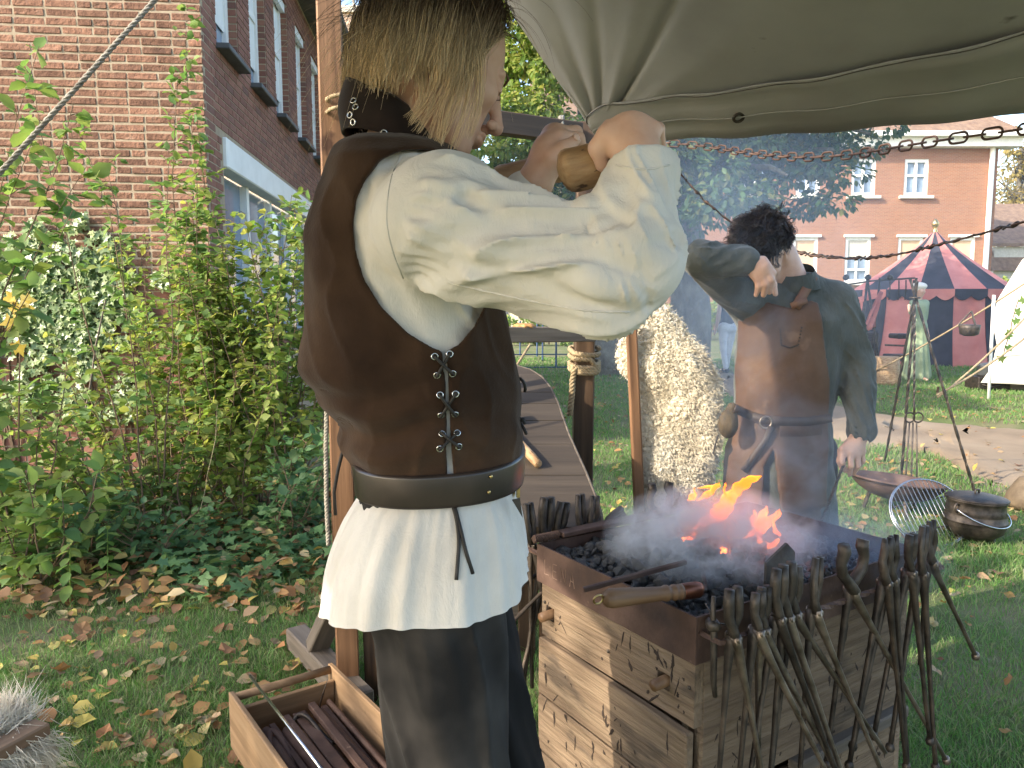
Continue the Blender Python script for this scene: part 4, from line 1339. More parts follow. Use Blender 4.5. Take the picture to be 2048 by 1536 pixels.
# plank box: left side (towards the camera) and right side
BZ1 = HZ - PH - .002
ins = .012
bS, bW, bE = FS_ + (da + db) * ins * .2, FW + db * ins * .2 - da * .02, FE + da * ins - db * .03
def at_z(p, z): return V((p.x, p.y, z))
hs = [.135, .150, .150, .150]
LEDGE = .012
z = BZ1
mort = [.10, .90]
for k, h_ in enumerate(hs):
    z0 = z - h_ + .006
    if k == 0:
        # the top board has two square mortises with pegs through it
        Mx, L = frame_x(at_z(bW, (z + z0) / 2) + db * .011, at_z(bS, (z + z0) / 2) + db * .011, (0, 0, 1))
        pb = MB(); hh = z - z0
        holes = [(-L / 2 + .035, .034), (L / 2 - .085, .036)]
        xs_ = [-L / 2] + sum([[c - w / 2, c + w / 2] for c, w in holes], []) + [L / 2]
        hz = -.002
        pb.box((0, 0, hh / 2 - (hh / 2 - .017 - hz) / 2), (L, .022, hh / 2 - .017 - hz))
        pb.box((0, 0, -hh / 2 + (hh / 2 - .017 + hz) / 2), (L, .022, hh / 2 - .017 + hz))
        for i in range(0, 6, 2):
            a, c = xs_[i], xs_[i + 1]
            pb.box(((a + c) / 2, 0, hz), (c - a, .022, .034))
        obj('plank', pb.mesh('plank', M_['wood_plank']), forge, Mx)
        for c, w in holes:
            pg = MB(); pg.tube([V((c, .05, hz)), V((c + .002, -.0, hz)), V((c + .003, -.042, hz - .002))], [.0125, .0125, .0115], 12)
            sgn = 1 if (Mx.to_3x3() @ V((0, -1, 0))).dot(-db) > 0 else -1
            pg.v = [(x, y * sgn, zz) for x, y, zz in pg.v]
            obj('peg', pg.mesh('peg', M_['wood_handle'], True), forge, Mx)
    else:
        plank('plank', at_z(bW, (z + z0) / 2) + db * (.004 - LEDGE * .4), at_z(bS, (z + z0) / 2) + db * (.004 - LEDGE), z - z0, .022, M_['wood_plank'], forge, up=-db, bev=.004, wob=.001)
    z -= h_
# dark sheet added behind the boards, standing in for shade in the gaps
ln = slab(bW + db * .024 - da * .01, bS + db * .024 + da * .01, .05, BZ1, .008, -db); ln.build('lining', M_['wood_dark'], forge)
zr = BZ1
for k, h_ in enumerate([.30, .022, .20, .12]):
    z0 = zr - h_ + .004
    zc = (zr + z0) / 2
    if k == 1:
        plank('batten', at_z(bS, zc) - da * .006 + db * .30, at_z(bE, zc) - da * .006, .030, .03, M_['wood_grey'], forge, up=-da)
        plank('batten', at_z(bS, zc - .012) + db * .03 + da * .012, at_z(bS, zc - .012) + db * .30 + da * .012, .016, .014, M_['wood_dark'], forge, up=-da)
    else:
        plank('plank', at_z(bS, zc) + da * .011 + db * .0225, at_z(bE, zc) + da * .011, zr - z0, .022, M_['wood_plank'], forge, up=-da, bev=.004, wob=.001)
    zr -= h_
ln = slab(bS + da * .035 + db * .03, bE + da * .035, .05, BZ1, .01, -da); ln.build('lining', M_['wood_dark'], forge)  # second dark sheet, shade of the right-hand gaps put in as colour
slab(bE - db * .0, bE + da * (LA - .05), .05, BZ1, .02, db).build('end_board', M_['wood_plank'], forge)
slab(FW + db * .03, FN - db * .03, .05, BZ1, .02, da).build('back_board', M_['wood_plank'], forge)
for p in (bS + (da + db) * .05, bE + da * .05 - db * .05, FW + db * .06 - da * .05, FN - db * .08 - da * .05):
    plank('leg', at_z(p, -.03), at_z(p, BZ1 - .01), .05, .05, M_['wood_plank'], forge, up=(1, 0, 0))
# burn marks where hot iron was laid against the boards
M_['char'] = mat('char', [(.3, (.018, .012, .009)), (.7, (.05, .031, .021))], 60, rough=.95, bump=.5)
def mark(seed):
    r = random.Random(seed); k = 7; vs = [(0, 0, .0005)]
    n = 15
    cv_ = r.uniform(-.22, .22)
    for i in range(n):
        w = 2 * math.pi * i / n
        x = math.cos(w) * .5 * r.uniform(.75, 1.15)
        vs.append((x, math.sin(w) * .5 * r.uniform(.35, 1.3) * .24 + cv_ * x * x, -.0004))
    return mesh_np('burn_mark', vs, [(0, 1 + i, 1 + (i + 1) % n) for i in range(n)], M_['char'])
MK = [mark(i) for i in range(8)]
random.seed(77)
def marks(p0, p1, out, n, z0, z1):
    x = (V((p1.x, p1.y, 0)) - V((p0.x, p0.y, 0))).normalized(); y = out.cross(x)
    for _ in range(n):
        q = V((p0.x, p0.y, 0)).lerp(V((p1.x, p1.y, 0)), random.uniform(.04, .96)) + Z * random.uniform(z0, z1) + out * .0007
        M3 = Matrix(((x.x, y.x, out.x, q.x), (x.y, y.y, out.y, q.y), (x.z, y.z, out.z, q.z), (0, 0, 0, 1)))
        a = random.choice((1, 1, -1)) * random.uniform(.7, 1.7)
        obj('burn_mark', random.choice(MK), forge, M3 @ Matrix.Rotation(a, 4, 'Z') @ Matrix.Diagonal((random.choice((.008, .012, .02, .028, .04, .05)), random.uniform(.014, .042), 1, 1)))
marks(bW, bS, -db, 26, BZ1 - .12, BZ1 - .012)
marks(bW - db * (.0075 + LEDGE * .4), bS - db * (.0075 + LEDGE), -db, 62, .18, BZ1 - .145)
marks(bS + db * .03, bE, -da, 90, .18, BZ1 - .02)
# nails
nail = MB(); nail.lathe([(.0045, 0), (.004, .002), (.001, .003)], 8)
nm = nail.mesh('nail', M_['iron'], True)
for k in range(4):
    for q in (.025, .5, .975):
        zc = BZ1 - .135 / 2 - k * .15 + random.uniform(-.04, .04)
        p = at_z(bW.lerp(bS, q), zc) - db * .0005
        obj('nail', nm, forge, Matrix.Translation(p) @ (-db).to_track_quat('Z', 'Y').to_matrix().to_4x4())
# tong rails: twisted bars held off the tray on both long sides
def rail(p0, p1, zc, out, nm_='tong_rail', r=.0065):
    b = MB()
    a, c = V((p0.x, p0.y, zc)), V((p1.x, p1.y, zc))
    n = 60
    pts = [a.lerp(c, i / n) for i in range(n + 1)]
    pts = [a - out * .05] + pts + [c - out * .05]
    b.tube(pts, r, 4, twist=.5)
    b.build(nm_, M_['iron_rust'], forge)
RO = .052
rail(FS_ - da * RO + db * .01, FE - da * RO - db * .0, HZ - .032, -da)
rail(FW + da * RO + db * .01, FN + da * RO, HZ - .03, da)
# flat bar lying along the far rim, twisted at its near end
Mx, L = frame_x(FW + db * -.01 + Z * .012, FW + db * .48 + Z * .016, Z)
fb = MB(); fb.box((.04, 0, 0), (L - .08, .035, .012), bev=.002); fb.tube([(-L / 2 + .003 * i, 0, 0) for i in range(26)], .011, 4, twist=.55)
tag(obj('flat_iron_bar', fb.mesh('flat_iron_bar', M_['iron_rust']), None, Mx), 'flat iron bar with a twisted end lying along the far rim of the hearth', 'bar')

# ---- coal
random.seed(8)
def lump(seed):
    r = random.Random(seed)
    vs = []
    ph = (1 + 5 ** .5) / 2
    base = [(-1, ph, 0), (1, ph, 0), (-1, -ph, 0), (1, -ph, 0), (0, -1, ph), (0, 1, ph), (0, -1, -ph), (0, 1, -ph), (ph, 0, -1), (ph, 0, 1), (-ph, 0, -1), (-ph, 0, 1)]
    fs = [(0, 11, 5), (0, 5, 1), (0, 1, 7), (0, 7, 10), (0, 10, 11), (1, 5, 9), (5, 11, 4), (11, 10, 2), (10, 7, 6), (7, 1, 8), (3, 9, 4), (3, 4, 2), (3, 2, 6), (3, 6, 8), (3, 8, 9), (4, 9, 5), (2, 4, 11), (6, 2, 10), (8, 6, 7), (9, 8, 1)]
    sx, sy, sz = r.uniform(.8, 1.25), r.uniform(.75, 1.1), r.uniform(.6, .95)
    for p in base:
        q = V(p).normalized() * .5 * r.uniform(.72, 1.18)
        vs.append((q.x * sx, q.y * sy, q.z * sz))
    return vs, fs
LUMPS = [mesh_np('coal_lump', *lump(i), M_['coal']) for i in range(12)]
coal = thing('coal_heap', 'heap of black coal lumps in the hearth tray', 'coal', (FS_ + FN) / 2 - Z * .09)
def heap_z(a, c):
    """height of the coal surface over the tray, a along the short side, c along the long"""
    q = (a / LA - .55) ** 2 * 3 + (c / LBb - .38) ** 2 * 3.4
    return HZ - .055 + .075 * math.exp(-q * 1.6)
cand = []
for _ in range(2400):
    a, c = random.uniform(.015, LA - .015), random.uniform(.015, LBb - .02)
    cand.append((a, c))
spots = []
for a, c in cand:
    s_ = random.choice((.014, .018, .022, .026, .034))
    if all((a - x) ** 2 + (c - y) ** 2 > (.36 * (s_ + w)) ** 2 for x, y, w in spots): spots.append((a, c, s_))
spots.sort(key=lambda q: q[1] - q[0] * .2 - q[2] * 6)
rest = MB()
for i, (a, c, s_) in enumerate(spots):
    p = FS_ + da * a + db * c
    p.z = heap_z(a, c) + random.uniform(-.004, .008)
    M = Matrix.Translation(p) @ Matrix.Rotation(random.uniform(0, 6.28), 4, V((random.gauss(0, 1), random.gauss(0, 1), random.gauss(0, 1))).normalized()) @ Matrix.Scale(s_ * 1.25, 4)
    if i < 300: obj('coal_lump', random.choice(LUMPS), coal, M)
    else: rest.add(*lump(i + 99), M)
bed = MB()
nn = 22
vs = [];
for i in range(nn + 1):
    for j in range(nn + 1):
        a, c = .008 + (LA - .016) * i / nn, .008 + (LBb - .016) * j / nn
        p = FS_ + da * a + db * c; p.z = heap_z(a, c) - .008 + random.uniform(-.005, .005); vs.append(p)
rest.add(vs, [(i * (nn + 1) + j, (i + 1) * (nn + 1) + j, (i + 1) * (nn + 1) + j + 1, i * (nn + 1) + j + 1) for i in range(nn) for j in range(nn)])
tag(rest.build('coal_bed', M_['coal'], coal), kind='stuff')
print('coals', len(spots))
# glowing heart of the fire
M_['ember'] = emit_mat('ember', (1.0, .16, .02), 4.0)
fc = FS_ + da * LA * .55 + db * LBb * .42
emb = thing('embers', 'glowing embers under the flames in the hearth', 'embers', fc)
for k in range(9):
    a, c = LA * .55 + random.gauss(0, .04), LBb * .40 + random.gauss(0, .07)
    p = FS_ + da * a + db * c; p.z = heap_z(a, c) - .004
    obj('ember', mesh_np('ember', *lump(k + 400), M_['ember']), emb, Matrix.Translation(p) @ Matrix.Scale(.024, 4))

# ---- tongs
def bar_mesh(pts, rad, flat=.75, n=6):
    b = MB(); b.tube(pts, rad, n, flat=flat); return b
def tongs(M, label, a1=3, a2=-3, L1=.42, L2=.42, jaw=0, open_=.010, worn=(False, False), ball=(False, False), js=1.0, nm_='tongs', bend=0.0):
    """local frame: origin at the rivet, X along the rail, Z up, -Y outwards"""
    t = thing(nm_, label, 'tongs', M.translation, 'blacksmith tongs on the forge rails')
    for k, (ang, L, sgn) in enumerate(((a1, L1, 1), (a2, L2, -1))):
        y = -.006 * sgn
        d = V((math.sin(R(ang)), -.02 * sgn, -math.cos(R(ang))))
        pts = [V((-.002 * sgn, y, .006)), V((.002 * sgn, y, -.012))]
        rad = [.0125, .013]
        for i in range(1, 9):
            q = i / 8
            pts.append(V((.004 * sgn, y, -.015)) + d * (L * q) + V((bend * math.sin(math.pi * q), 0, 0)))
            rad.append((.0100 - .0036 * min(1, q * 2.2)) * (1 + .06 * math.sin(i * 2.7 + L * 40)))
        b = bar_mesh(pts, rad)
        if ball[k]:
            e_ = pts[-1]
            b.lathe([(.002, -.011), (.008, -.008), (.0105, 0), (.008, .008), (.003, .012)], 10, Matrix.Translation(e_))
        me = b.mesh('rein', M_['iron_worn' if worn[k] else 'iron'], True)
        obj('rein', me, t, M)
        # jaw: crosses over at the rivet and rises on the other side
        j = MB()
        s_ = -sgn
        o = open_
        if jaw == 0:
            pp = [V((0, y, 0)), V((s_ * .006 * js, y, .016)), V((s_ * (o * .6 + .006), 0, .038 * js)), V((s_ * (o * .6 + .0065), 0, .064 * js)), V((s_ * (o * .5 + .0055), 0, .090 * js))]
            rr = [.0095, .0095, .0102, .0112, .0100]
            j.tube(pp, [r * js ** .5 for r in rr], 6, flat=.95)
        elif jaw == 1:
            pp = [V((0, y, 0)), V((s_ * .016, y * .6, .02)), V((s_ * .034, 0, .040)), V((s_ * .040, 0, .066)), V((s_ * .030, 0, .088)), V((s_ * .034, 0, .104))]
            j.tube(pp, [.014, .013, .0125, .0115, .0145, .0135], 7, flat=.9)
        elif jaw == 2:
            pp = [V((0, y, 0)), V((s_ * .012, y, .02)), V((s_ * .013, 0, .05)), V((s_ * .006, 0, .075)), V((s_ * .010, 0, .10))]
            j.tube(pp, [.0115, .0105, .010, .0105, .006], 6, flat=.9)
        else:
            pp = [V((0, y, 0)), V((s_ * .009, y, .02)), V((s_ * .009, 0, .06)), V((s_ * .007, 0, .11))]
            j.tube(pp, [.0115, .0098, .0092, .008], 6, flat=.9)
        jo = obj('jaw', j.mesh('jaw', M_['iron'], True), t, M)
    rv = MB(); rv.lathe([(.007, -.017), (.0075, -.014), (.0075, .014), (.007, .017)], 10, Matrix.Rotation(R(90), 4, 'X'))
    obj('rivet', rv.mesh('rivet', M_['iron_worn'], True), t, M)
    return t
def rail_frame(o, xd, out, s, tilt=0, lift=0, off=0.0, yaw=0):
    p = o + xd * s + out * off
    p.z = HZ - .02 + lift
    x = xd.copy(); z_ = V((0, 0, 1)); y = z_.cross(x)
    M = Matrix(((x.x, y.x, 0, p.x), (x.y, y.y, 0, p.y), (0, 0, 1, p.z), (0, 0, 0, 1)))
    return M @ Matrix.Rotation(R(yaw), 4, 'Z') @ Matrix.Rotation(R(tilt), 4, 'Y')
RO0 = FS_ - da * RO
front = [  # s along rail, tilt, a1, a2, L1, L2, jaw, open, worn, ball, label, yaw
    (.030, 0, 13, -5, .40, .36, 0, .010, (1, 0), (0, 0), 'tongs nearest the forge corner, one rein polished', 10, 1.2),
    (.082, 0, 33, -3, .44, .40, 0, .005, (1, 0), (0, 0), 'second tongs from the forge corner with a long slanting pale rein', 0, .95),
    (.108, 0, 35, 6, .50, .40, 0, .006, (1, 1), (0, 1), 'third tongs from the forge corner, reins crossing to a ball end', 20, 1.05),
    (.140, 0, 28, -8, .56, .34, 0, .008, (0, 0), (0, 0), 'stout black tongs in the middle of the cluster', -15, 1.25),
    (.172, 0, 24, -4, .60, .42, 0, .013, (1, 0), (0, 0), 'rusty brown tongs with thick rounded bits', 10, 1.35),
    (.215, 0, 37, -9, .44, .30, 0, .009, (1, 0), (0, 0), 'dark tongs with a pale lower rein beside the rusty pair', 0, 1.2),
    (.262, 0, 33, 2, .42, .34, 3, .006, (1, 0), (0, 0), 'slim jawed tongs before the wide open pair', 30, 1.0),
    (.400, 0, 38, -6, .56, .34, 1, .0, (1, 0), (1, 1), 'wide open hook jawed tongs with the longest ball ended rein', 0, 1.0),
    (.500, 0, 13, -10, .40, .36, 2, .006, (0, 0), (1, 1), 'black tongs just past the wide open pair', 20, 1.0),
    (.535, 0, 10, -14, .43, .33, 2, .008, (0, 0), (1, 1), 'black narrow tongs in the smoky end of the row', -20, 1.0),
    (.600, 0, 15, -11, .38, .33, 0, .006, (0, 0), (1, 1), 'black tongs third from the far end of the rail', 10, 1.1),
    (.640, 0, 12, -6, .43, .36, 3, .008, (0, 0), (1, 1), 'black tongs second from the far end of the rail', -10, .9),
    (.705, 0, 34, -3, .30, .22, 2, .010, (1, 0), (1, 0), 'tongs at the far end of the rail sticking out sideways', 0, 1.0),
]
for s, tilt, a1, a2, L1, L2, jw, op, worn, ball, lab, yaw, js in front:
    L1 *= 1.12; L2 *= 1.1; js = .88 * js
    tongs(rail_frame(RO0, db, -da, s, tilt + random.uniform(-4, 3), lift=random.uniform(-.006, .016), off=.003 + .022 * random.random()), lab, a1, a2, L1, L2, jw, op, worn, ball, js)
RW0 = FW + da * RO
for s, tilt, jw, op, lab, js in ((.02, -6, 3, .012, 'upright tongs hung beside the white shirt tail', .9), (.06, 4, 0, .010, 'hooked dark tongs next to the shirt tail', 1.3), (.10, 12, 0, .008, 'short dark tongs leaning over in the back row', 1.1), (.18, -3, 3, .010, 'thin jawed tongs in the middle of the back row', 1.0), (.215, 6, 2, .010, 'narrow tongs before the sheepskin in the back row', 1.0), (.245, 62, 0, .008, 'tongs lying nearly flat at the back rail', 1.0), (.46, 2, 1, .0, 'fork jawed tongs standing up beside the flames', .8)):
    tongs(rail_frame(RW0, db, da, s, tilt), lab, 4, -4, .40, .38, jw, op, (0, 0), (0, 0), js)
# iron bar on the left rim, pointing into the fire
ra, rb_ = gnd(1166, 1180, HZ + .012), gnd(1372, 1124, HZ + .035)
Mx, L = frame_x(ra, rb_)
ib = MB(); ib.box((0, 0, 0), (L, .010, .010), bev=.0015)
tag(obj('iron_rod', ib.mesh('iron_rod', M_['iron_rust'], False), None, Mx), 'square brown iron rod resting on the rim and reaching into the coal', 'rod')
# fire rake with a turned wooden handle
h0 = at(1206, 1198, FS_.y + .02); h1 = at(1400, 1180, FS_.y + .10)
h0.z = max(h0.z, HZ + .02)
rk = thing('fire_rake', 'fire tool with a turned wooden handle lying over the tray corner', 'fire tool', h0)
Mx, L = frame_x(h0, h1)
hb = MB()
prof = [(-.50, .002), (-.495, .010), (-.47, .0155), (-.42, .0185), (-.30, .0175), (-.12, .0155), (.02, .014), (.10, .0135), (.13, .0155), (.15, .0155), (.165, .0125), (.19, .0125), (.21, .0155), (.235, .0155), (.25, .0135), (.27, .0150), (.30, .0155)]
hb.tube([(x * L, 0, 0) for x, r in prof], [r * 1.05 for x, r in prof], 18)
obj('handle', hb.mesh('handle', M_['wood_handle'], True), rk, Mx)
fe = MB(); fe.tube([(.30 * L, 0, 0), (.31 * L, 0, 0), (.47 * L, 0, .001), (.50 * L, 0, 0)], [.0155, .0165, .0168, .015], 16)
M_['copper'] = mat('copper', [(.3, (.16, .06, .035)), (.7, (.30, .12, .07))], 14, rough=.35, bump=.15, metallic=.85)
obj('ferrule', fe.mesh('ferrule', M_['copper'], True), rk, Mx)
rg = MB(); rg.ring((-.5 * L - .010, 0, 0), .010, .0022, (0, 1, .3), 16, 6)
obj('ring', rg.mesh('ring', M_['brass'], True), rk, Mx)
sh = MB(); sh.tube([(.5 * L, 0, 0), (.62 * L, .02, -.01), (.75 * L, .06, -.012), (1.0 * L, .16, .0)], .0055, 6)
obj('shank', sh.mesh('shank', M_['iron'], True), rk, Mx)
# small hook hanging at the corner
hk = MB(); c_ = FS_ - da * .03 + db * .012
hk.tube([c_ + Z * .05, c_ + Z * .01, c_ - Z * .03 - da * .004, c_ - Z * .12 - da * .006, c_ - Z * .15 + db * .012], [.004, .006, .007, .006, .005], 6)
hk.box(tuple(c_ - Z * .005), (.024, .03, .02), bev=.005)
hk.tube([c_, c_ + db * .04 - Z * .015], .002, 5); hk.tube([c_ + Z * .03 + da * .02, c_ - da * .01 - Z * .0], .0018, 5)
tag(hk.build('iron_hook', M_['iron'], None, True), 'curved iron hook hanging at the near corner of the hearth tray', 'hook')
# curved plate guard standing in the coal behind the tongs
pg = MB(); g0 = FS_ + db * .26 + da * .05; g1 = FS_ + db * .36 + da * .055
pg.prism([at_z(g0, HZ - .03), at_z(g1, HZ - .03), at_z(g1, HZ + .05), at_z(g0.lerp(g1, .7), HZ + .075), at_z(g0, HZ + .045)], da * .006)
tag(pg.build('iron_plate', M_['iron']), 'small dark iron plate standing behind the cluster of tongs', 'plate')
# ================================================================ fire and smoke
def flame_mat():
    m, nt, p = new_mat('flame')
    lw = nt.nodes.new('ShaderNodeLayerWeight'); lw.inputs[0].default_value = .35
    n = noise_n(nt, coords(nt, (1, 1, .6), False), 26, 3)
    f = math_n(nt, 'ADD', math_n(nt, 'MULTIPLY', lw.outputs['Facing'], .45), math_n(nt, 'MULTIPLY', n, .75))
    col = ramp(nt, f, [(.30, (1.0, .105, .012)), (.52, (1.0, .15, .018)), (.68, (1.0, .26, .03)), (.82, (1.0, .52, .08))])
    e = nt.nodes.new('ShaderNodeEmission'); e.inputs[1].default_value = 1.25
    nt.links.new(col, e.inputs[0])
    t = nt.nodes.new('ShaderNodeBsdfTransparent')
    mx = nt.nodes.new('ShaderNodeMixShader')
    nt.links.new(math_n(nt, 'MULTIPLY', ramp(nt, n, [(.25, (.70,) * 3), (.6, (.97,) * 3)]), ramp(nt, lw.outputs['Facing'], [(.45, (1,) * 3), (.95, (.12,) * 3)])), mx.inputs[0])
    nt.links.new(t.outputs[0], mx.inputs[1]); nt.links.new(e.outputs[0], mx.inputs[2])
    nt.links.new(mx.outputs[0], nt.nodes['Material Output'].inputs[0])
    return m
M_['flame'] = flame_mat()
FYc = fc.y
def smooth_path(pts, k=4):
    """Catmull-Rom through points (tuples of any length)"""
    P = [np.array(p, float) for p in pts]
    P = [2 * P[0] - P[1]] + P + [2 * P[-1] - P[-2]]
    out = []
    for i in range(1, len(P) - 2):
        for j in range(k):
            t = j / k
            a, b_, c, d = P[i - 1], P[i], P[i + 1], P[i + 2]
            out.append(.5 * ((2 * b_) + (-a + c) * t + (2 * a - 5 * b_ + 4 * c - d) * t * t + (-a + 3 * b_ - 3 * c + d) * t ** 3))
    out.append(P[-2])
    return out
fire = thing('fire', 'orange flames licking up from the coal', 'fire', fc)
tongues = [  # (px, py, half width px) along each tongue, depth
    ([(1388, 1058, 2), (1402, 1047, 9), (1424, 1034, 15), (1446, 1018, 17), (1458, 996, 15), (1474, 980, 14), (1490, 966, 12), (1506, 957, 9), (1524, 952, 1)], 0),
    ([(1408, 1050, 2), (1430, 1042, 9), (1450, 1028, 13), (1462, 1006, 10), (1470, 990, 4)], .012),
    ([(1428, 1012, 3), (1446, 1004, 8), (1450, 988, 6), (1449, 972, 3), (1452, 966, 1)], -.01),
    ([(1376, 1000, 2), (1384, 996, 7), (1390, 986, 4), (1388, 976, 1)], .03),
    ([(1394, 1001, 1), (1410, 992, 7), (1424, 982, 9), (1434, 972, 5), (1440, 968, 1)], .02),
    ([(1396, 976, 1), (1412, 974, 5), (1428, 972, 6), (1438, 966, 1)], .02),
    ([(1386, 1078, 1), (1389, 1070, 4), (1386, 1062, 1)], 0),
    ([(1486, 1076, 1), (1500, 1070, 5), (1512, 1056, 9), (1520, 1040, 12), (1528, 1026, 10), (1534, 1012, 1)], 0),
    ([(1518, 1082, 3), (1520, 1066, 8), (1528, 1048, 13), (1546, 1036, 7), (1556, 1022, 1)], .01),
    ([(1560, 1072, 2), (1552, 1062, 6), (1546, 1048, 5), (1556, 1032, 7), (1560, 1018, 1)], -.01),
    ([(1504, 1054, 2), (1506, 1040, 6), (1510, 1026, 3), (1508, 1020, 1)], 0),
    ([(1516, 1092, 2), (1528, 1088, 9), (1542, 1092, 11), (1552, 1084, 8), (1560, 1080, 1)], -.01),
    ([(1526, 1106, 1), (1525, 1096, 6), (1520, 1084, 5), (1518, 1074, 2)], -.015),
]
for pts, dy in tongues:
    sp = smooth_path(pts, 5)
    Y = FYc + dy
    b = MB()
    b.tube([at(p[0] + 1.5 * math.sin(i * .9), p[1], Y + .012 * math.sin(i * .35)) for i, p in enumerate(sp)], [max(.0006, p[2] * Y / F * (1 + .16 * math.sin(i * 1.3))) for i, p in enumerate(sp)], 12, flat=.42)
    b.build('flame', M_['flame'], fire, True)

def smoke_mat(name, col, dens, scale, center, radii, lo, hi, seedoff=0.0, wind=(0, 0, 0)):
    m = bpy.data.materials.new(name); m.use_nodes = True
    nt = m.node_tree
    nt.nodes.remove(nt.nodes['Principled BSDF'])
    v = nt.nodes.new('ShaderNodeVolumePrincipled')
    v.inputs['Color'].default_value = (*col, 1)
    v.inputs['Anisotropy'].default_value = .15
    tc = nt.nodes.new('ShaderNodeTexCoord')
    mp = nt.nodes.new('ShaderNodeMapping'); mp.inputs['Location'].default_value = (seedoff, seedoff, 0)
    nt.links.new(tc.outputs['Object'], mp.inputs[0])
    n = noise_n(nt, mp.outputs[0], scale, 5, .62, .9)
    dn = ramp(nt, n, [(lo, (0,) * 3), (hi, (1,) * 3)])
    # fade to nothing at the edge of the cloud
    m2 = nt.nodes.new('ShaderNodeMapping'); m2.vector_type = 'POINT'
    m2.inputs['Scale'].default_value = tuple(1 / r for r in radii)
    m2.inputs['Location'].default_value = tuple(-c / r for c, r in zip(center, radii))
    nt.links.new(tc.outputs['Object'], m2.inputs[0])
    ln = nt.nodes.new('ShaderNodeVectorMath'); ln.operation = 'LENGTH'
    nt.links.new(m2.outputs[0], ln.inputs[0])
    fo = ramp(nt, ln.outputs['Value'], [(.15, (1,) * 3), (.6, (.45,) * 3), (1.0, (0,) * 3)])
    d = math_n(nt, 'MULTIPLY', math_n(nt, 'MULTIPLY', dn, fo), dens)
    nt.links.new(d, v.inputs['Density'])
    nt.links.new(v.outputs[0], nt.nodes['Material Output'].inputs['Volume'])
    return m
def cloud(name, label, c, r, dens, scale, lo, hi, seed, col=(.62, .70, .82)):
    b = MB()
    n, k = 14, 9
    vs = []
    for i in range(k + 1):
        a = math.pi * i / k
        for j in range(n):
            w = 2 * math.pi * j / n
            vs.append((c[0] + r[0] * math.sin(a) * math.cos(w), c[1] + r[1] * math.sin(a) * math.sin(w), c[2] + r[2] * math.cos(a)))
    fs = [(i * n + j, (i + 1) * n + j, (i + 1) * n + (j + 1) % n, i * n + (j + 1) % n) for i in range(k) for j in range(n)]
    b.add(vs, fs)
    o = b.build(name, smoke_mat(name, col, dens, scale, c, r, lo, hi, seed))
    tag(o, label, 'smoke', kind='stuff')
sc1 = gnd(1385, 1100, HZ + .02)
cloud('smoke', 'thick pale smoke rolling over the coal', (sc1.x + .05, sc1.y + .02, HZ + .04), (.27, .22, .13), 60, 13, .40, .75, 0.0, (.86, .90, .96))
c2 = at(1600, 960, 2.15)
cloud('smoke', 'blue smoke drifting past the flames before the leather apron', tuple(c2), (.42, .30, .36), 3.2, 7.5, .43, .80, 3.3, (.62, .71, .86))
c3 = at(1720, 1100, 1.85)
cp = at(1480, 900, 2.1)
cloud('smoke', 'slender smoke plume rising from the flames towards the awning', (cp.x, 2.1, 1.22), (.20, .16, .50), 3.2, 8, .42, .80, 6.1, (.60, .70, .86))
cloud('smoke', 'thin smoke trailing over the far tongs', tuple(c3), (.22, .2, .12), 12, 11, .38, .8, 5.3, (.55, .66, .82))
c4 = at(1640, 640, 3.9)
c5 = at(1440, 520, 3.7)
cloud('smoke', 'blue grey haze rising between the white sleeve and the dark haired smith', (c5.x, 3.75, 1.55), (.85, .42, 1.05), .65, 2.2, .28, .75, 2.2, (.50, .64, .86))
cloud('smoke', 'bluish smoke veil hanging before the trees and brick building', (c4.x, 4.9, 1.85), (2.3, .9, 1.35), .26, 1.1, .25, .75, 7.7, (.48, .64, .90))

# ================================================================ sheepskin on its pole
SKY = 2.95
skin_out = [(1262, 655), (1285, 625), (1310, 605), (1332, 612), (1352, 632), (1368, 650), (1385, 676), (1412, 705), (1432, 735), (1440, 775), (1443, 830), (1440, 880), (1432, 920), (1424, 960), (1418, 985), (1400, 1010), (1340, 1020), (1290, 1025), (1276, 1000), (1272, 940), (1268, 860), (1272, 800), (1262, 762), (1240, 745), (1234, 715), (1240, 680)]
op2 = np.array([(at(x, y, SKY).x, at(x, y, SKY).z) for x, y in skin_out])
sheep = thing('sheepskin', 'cream curly sheepskin hung on a pole beside the bearded smith', 'sheepskin', (op2[:, 0].mean(), SKY, 0))
bx0, bz0 = op2.min(0); bx1, bz1 = op2.max(0)
def edge_dist(P, poly):
    d = np.full(len(P), 9.0)
    for i in range(len(poly)):
        a, c = poly[i], poly[(i + 1) % len(poly)]
        ab = c - a
        t = np.clip(((P - a) @ ab) / (ab @ ab), 0, 1)
        d = np.minimum(d, np.linalg.norm(P - (a + t[:, None] * ab), axis=1))
    return d
def skin_depth(P, dist):
    return SKY - .05 * np.sqrt(np.clip(dist / .07, 0, 1)) + .02 * vnoise(P[:, 0] * 9, P[:, 1] * 7, 0 * P[:, 0], 3)
N = 6500
P = np.stack([rng.uniform(bx0, bx1, N), rng.uniform(bz0, bz1, N)], 1)
P = P[in_poly(P[:, 0], P[:, 1], [tuple(q) for q in op2])]
dist = edge_dist(P, op2)
yy = skin_depth(P, dist)
M_['wool'] = mat('wool', [(.3, (.54, .46, .33)), (.5, (.66, .585, .45)), (.75, (.74, .68, .55))], 14, rough=.95, bump=.6, bscale=160, bdist=.004, sheen=.4, rnd=False)
bk = MB()
bk.prism([V((x, SKY + .004, z)) for x, z in op2], (0, .012, 0)); bk.build('hide', M_['wool'], sheep)
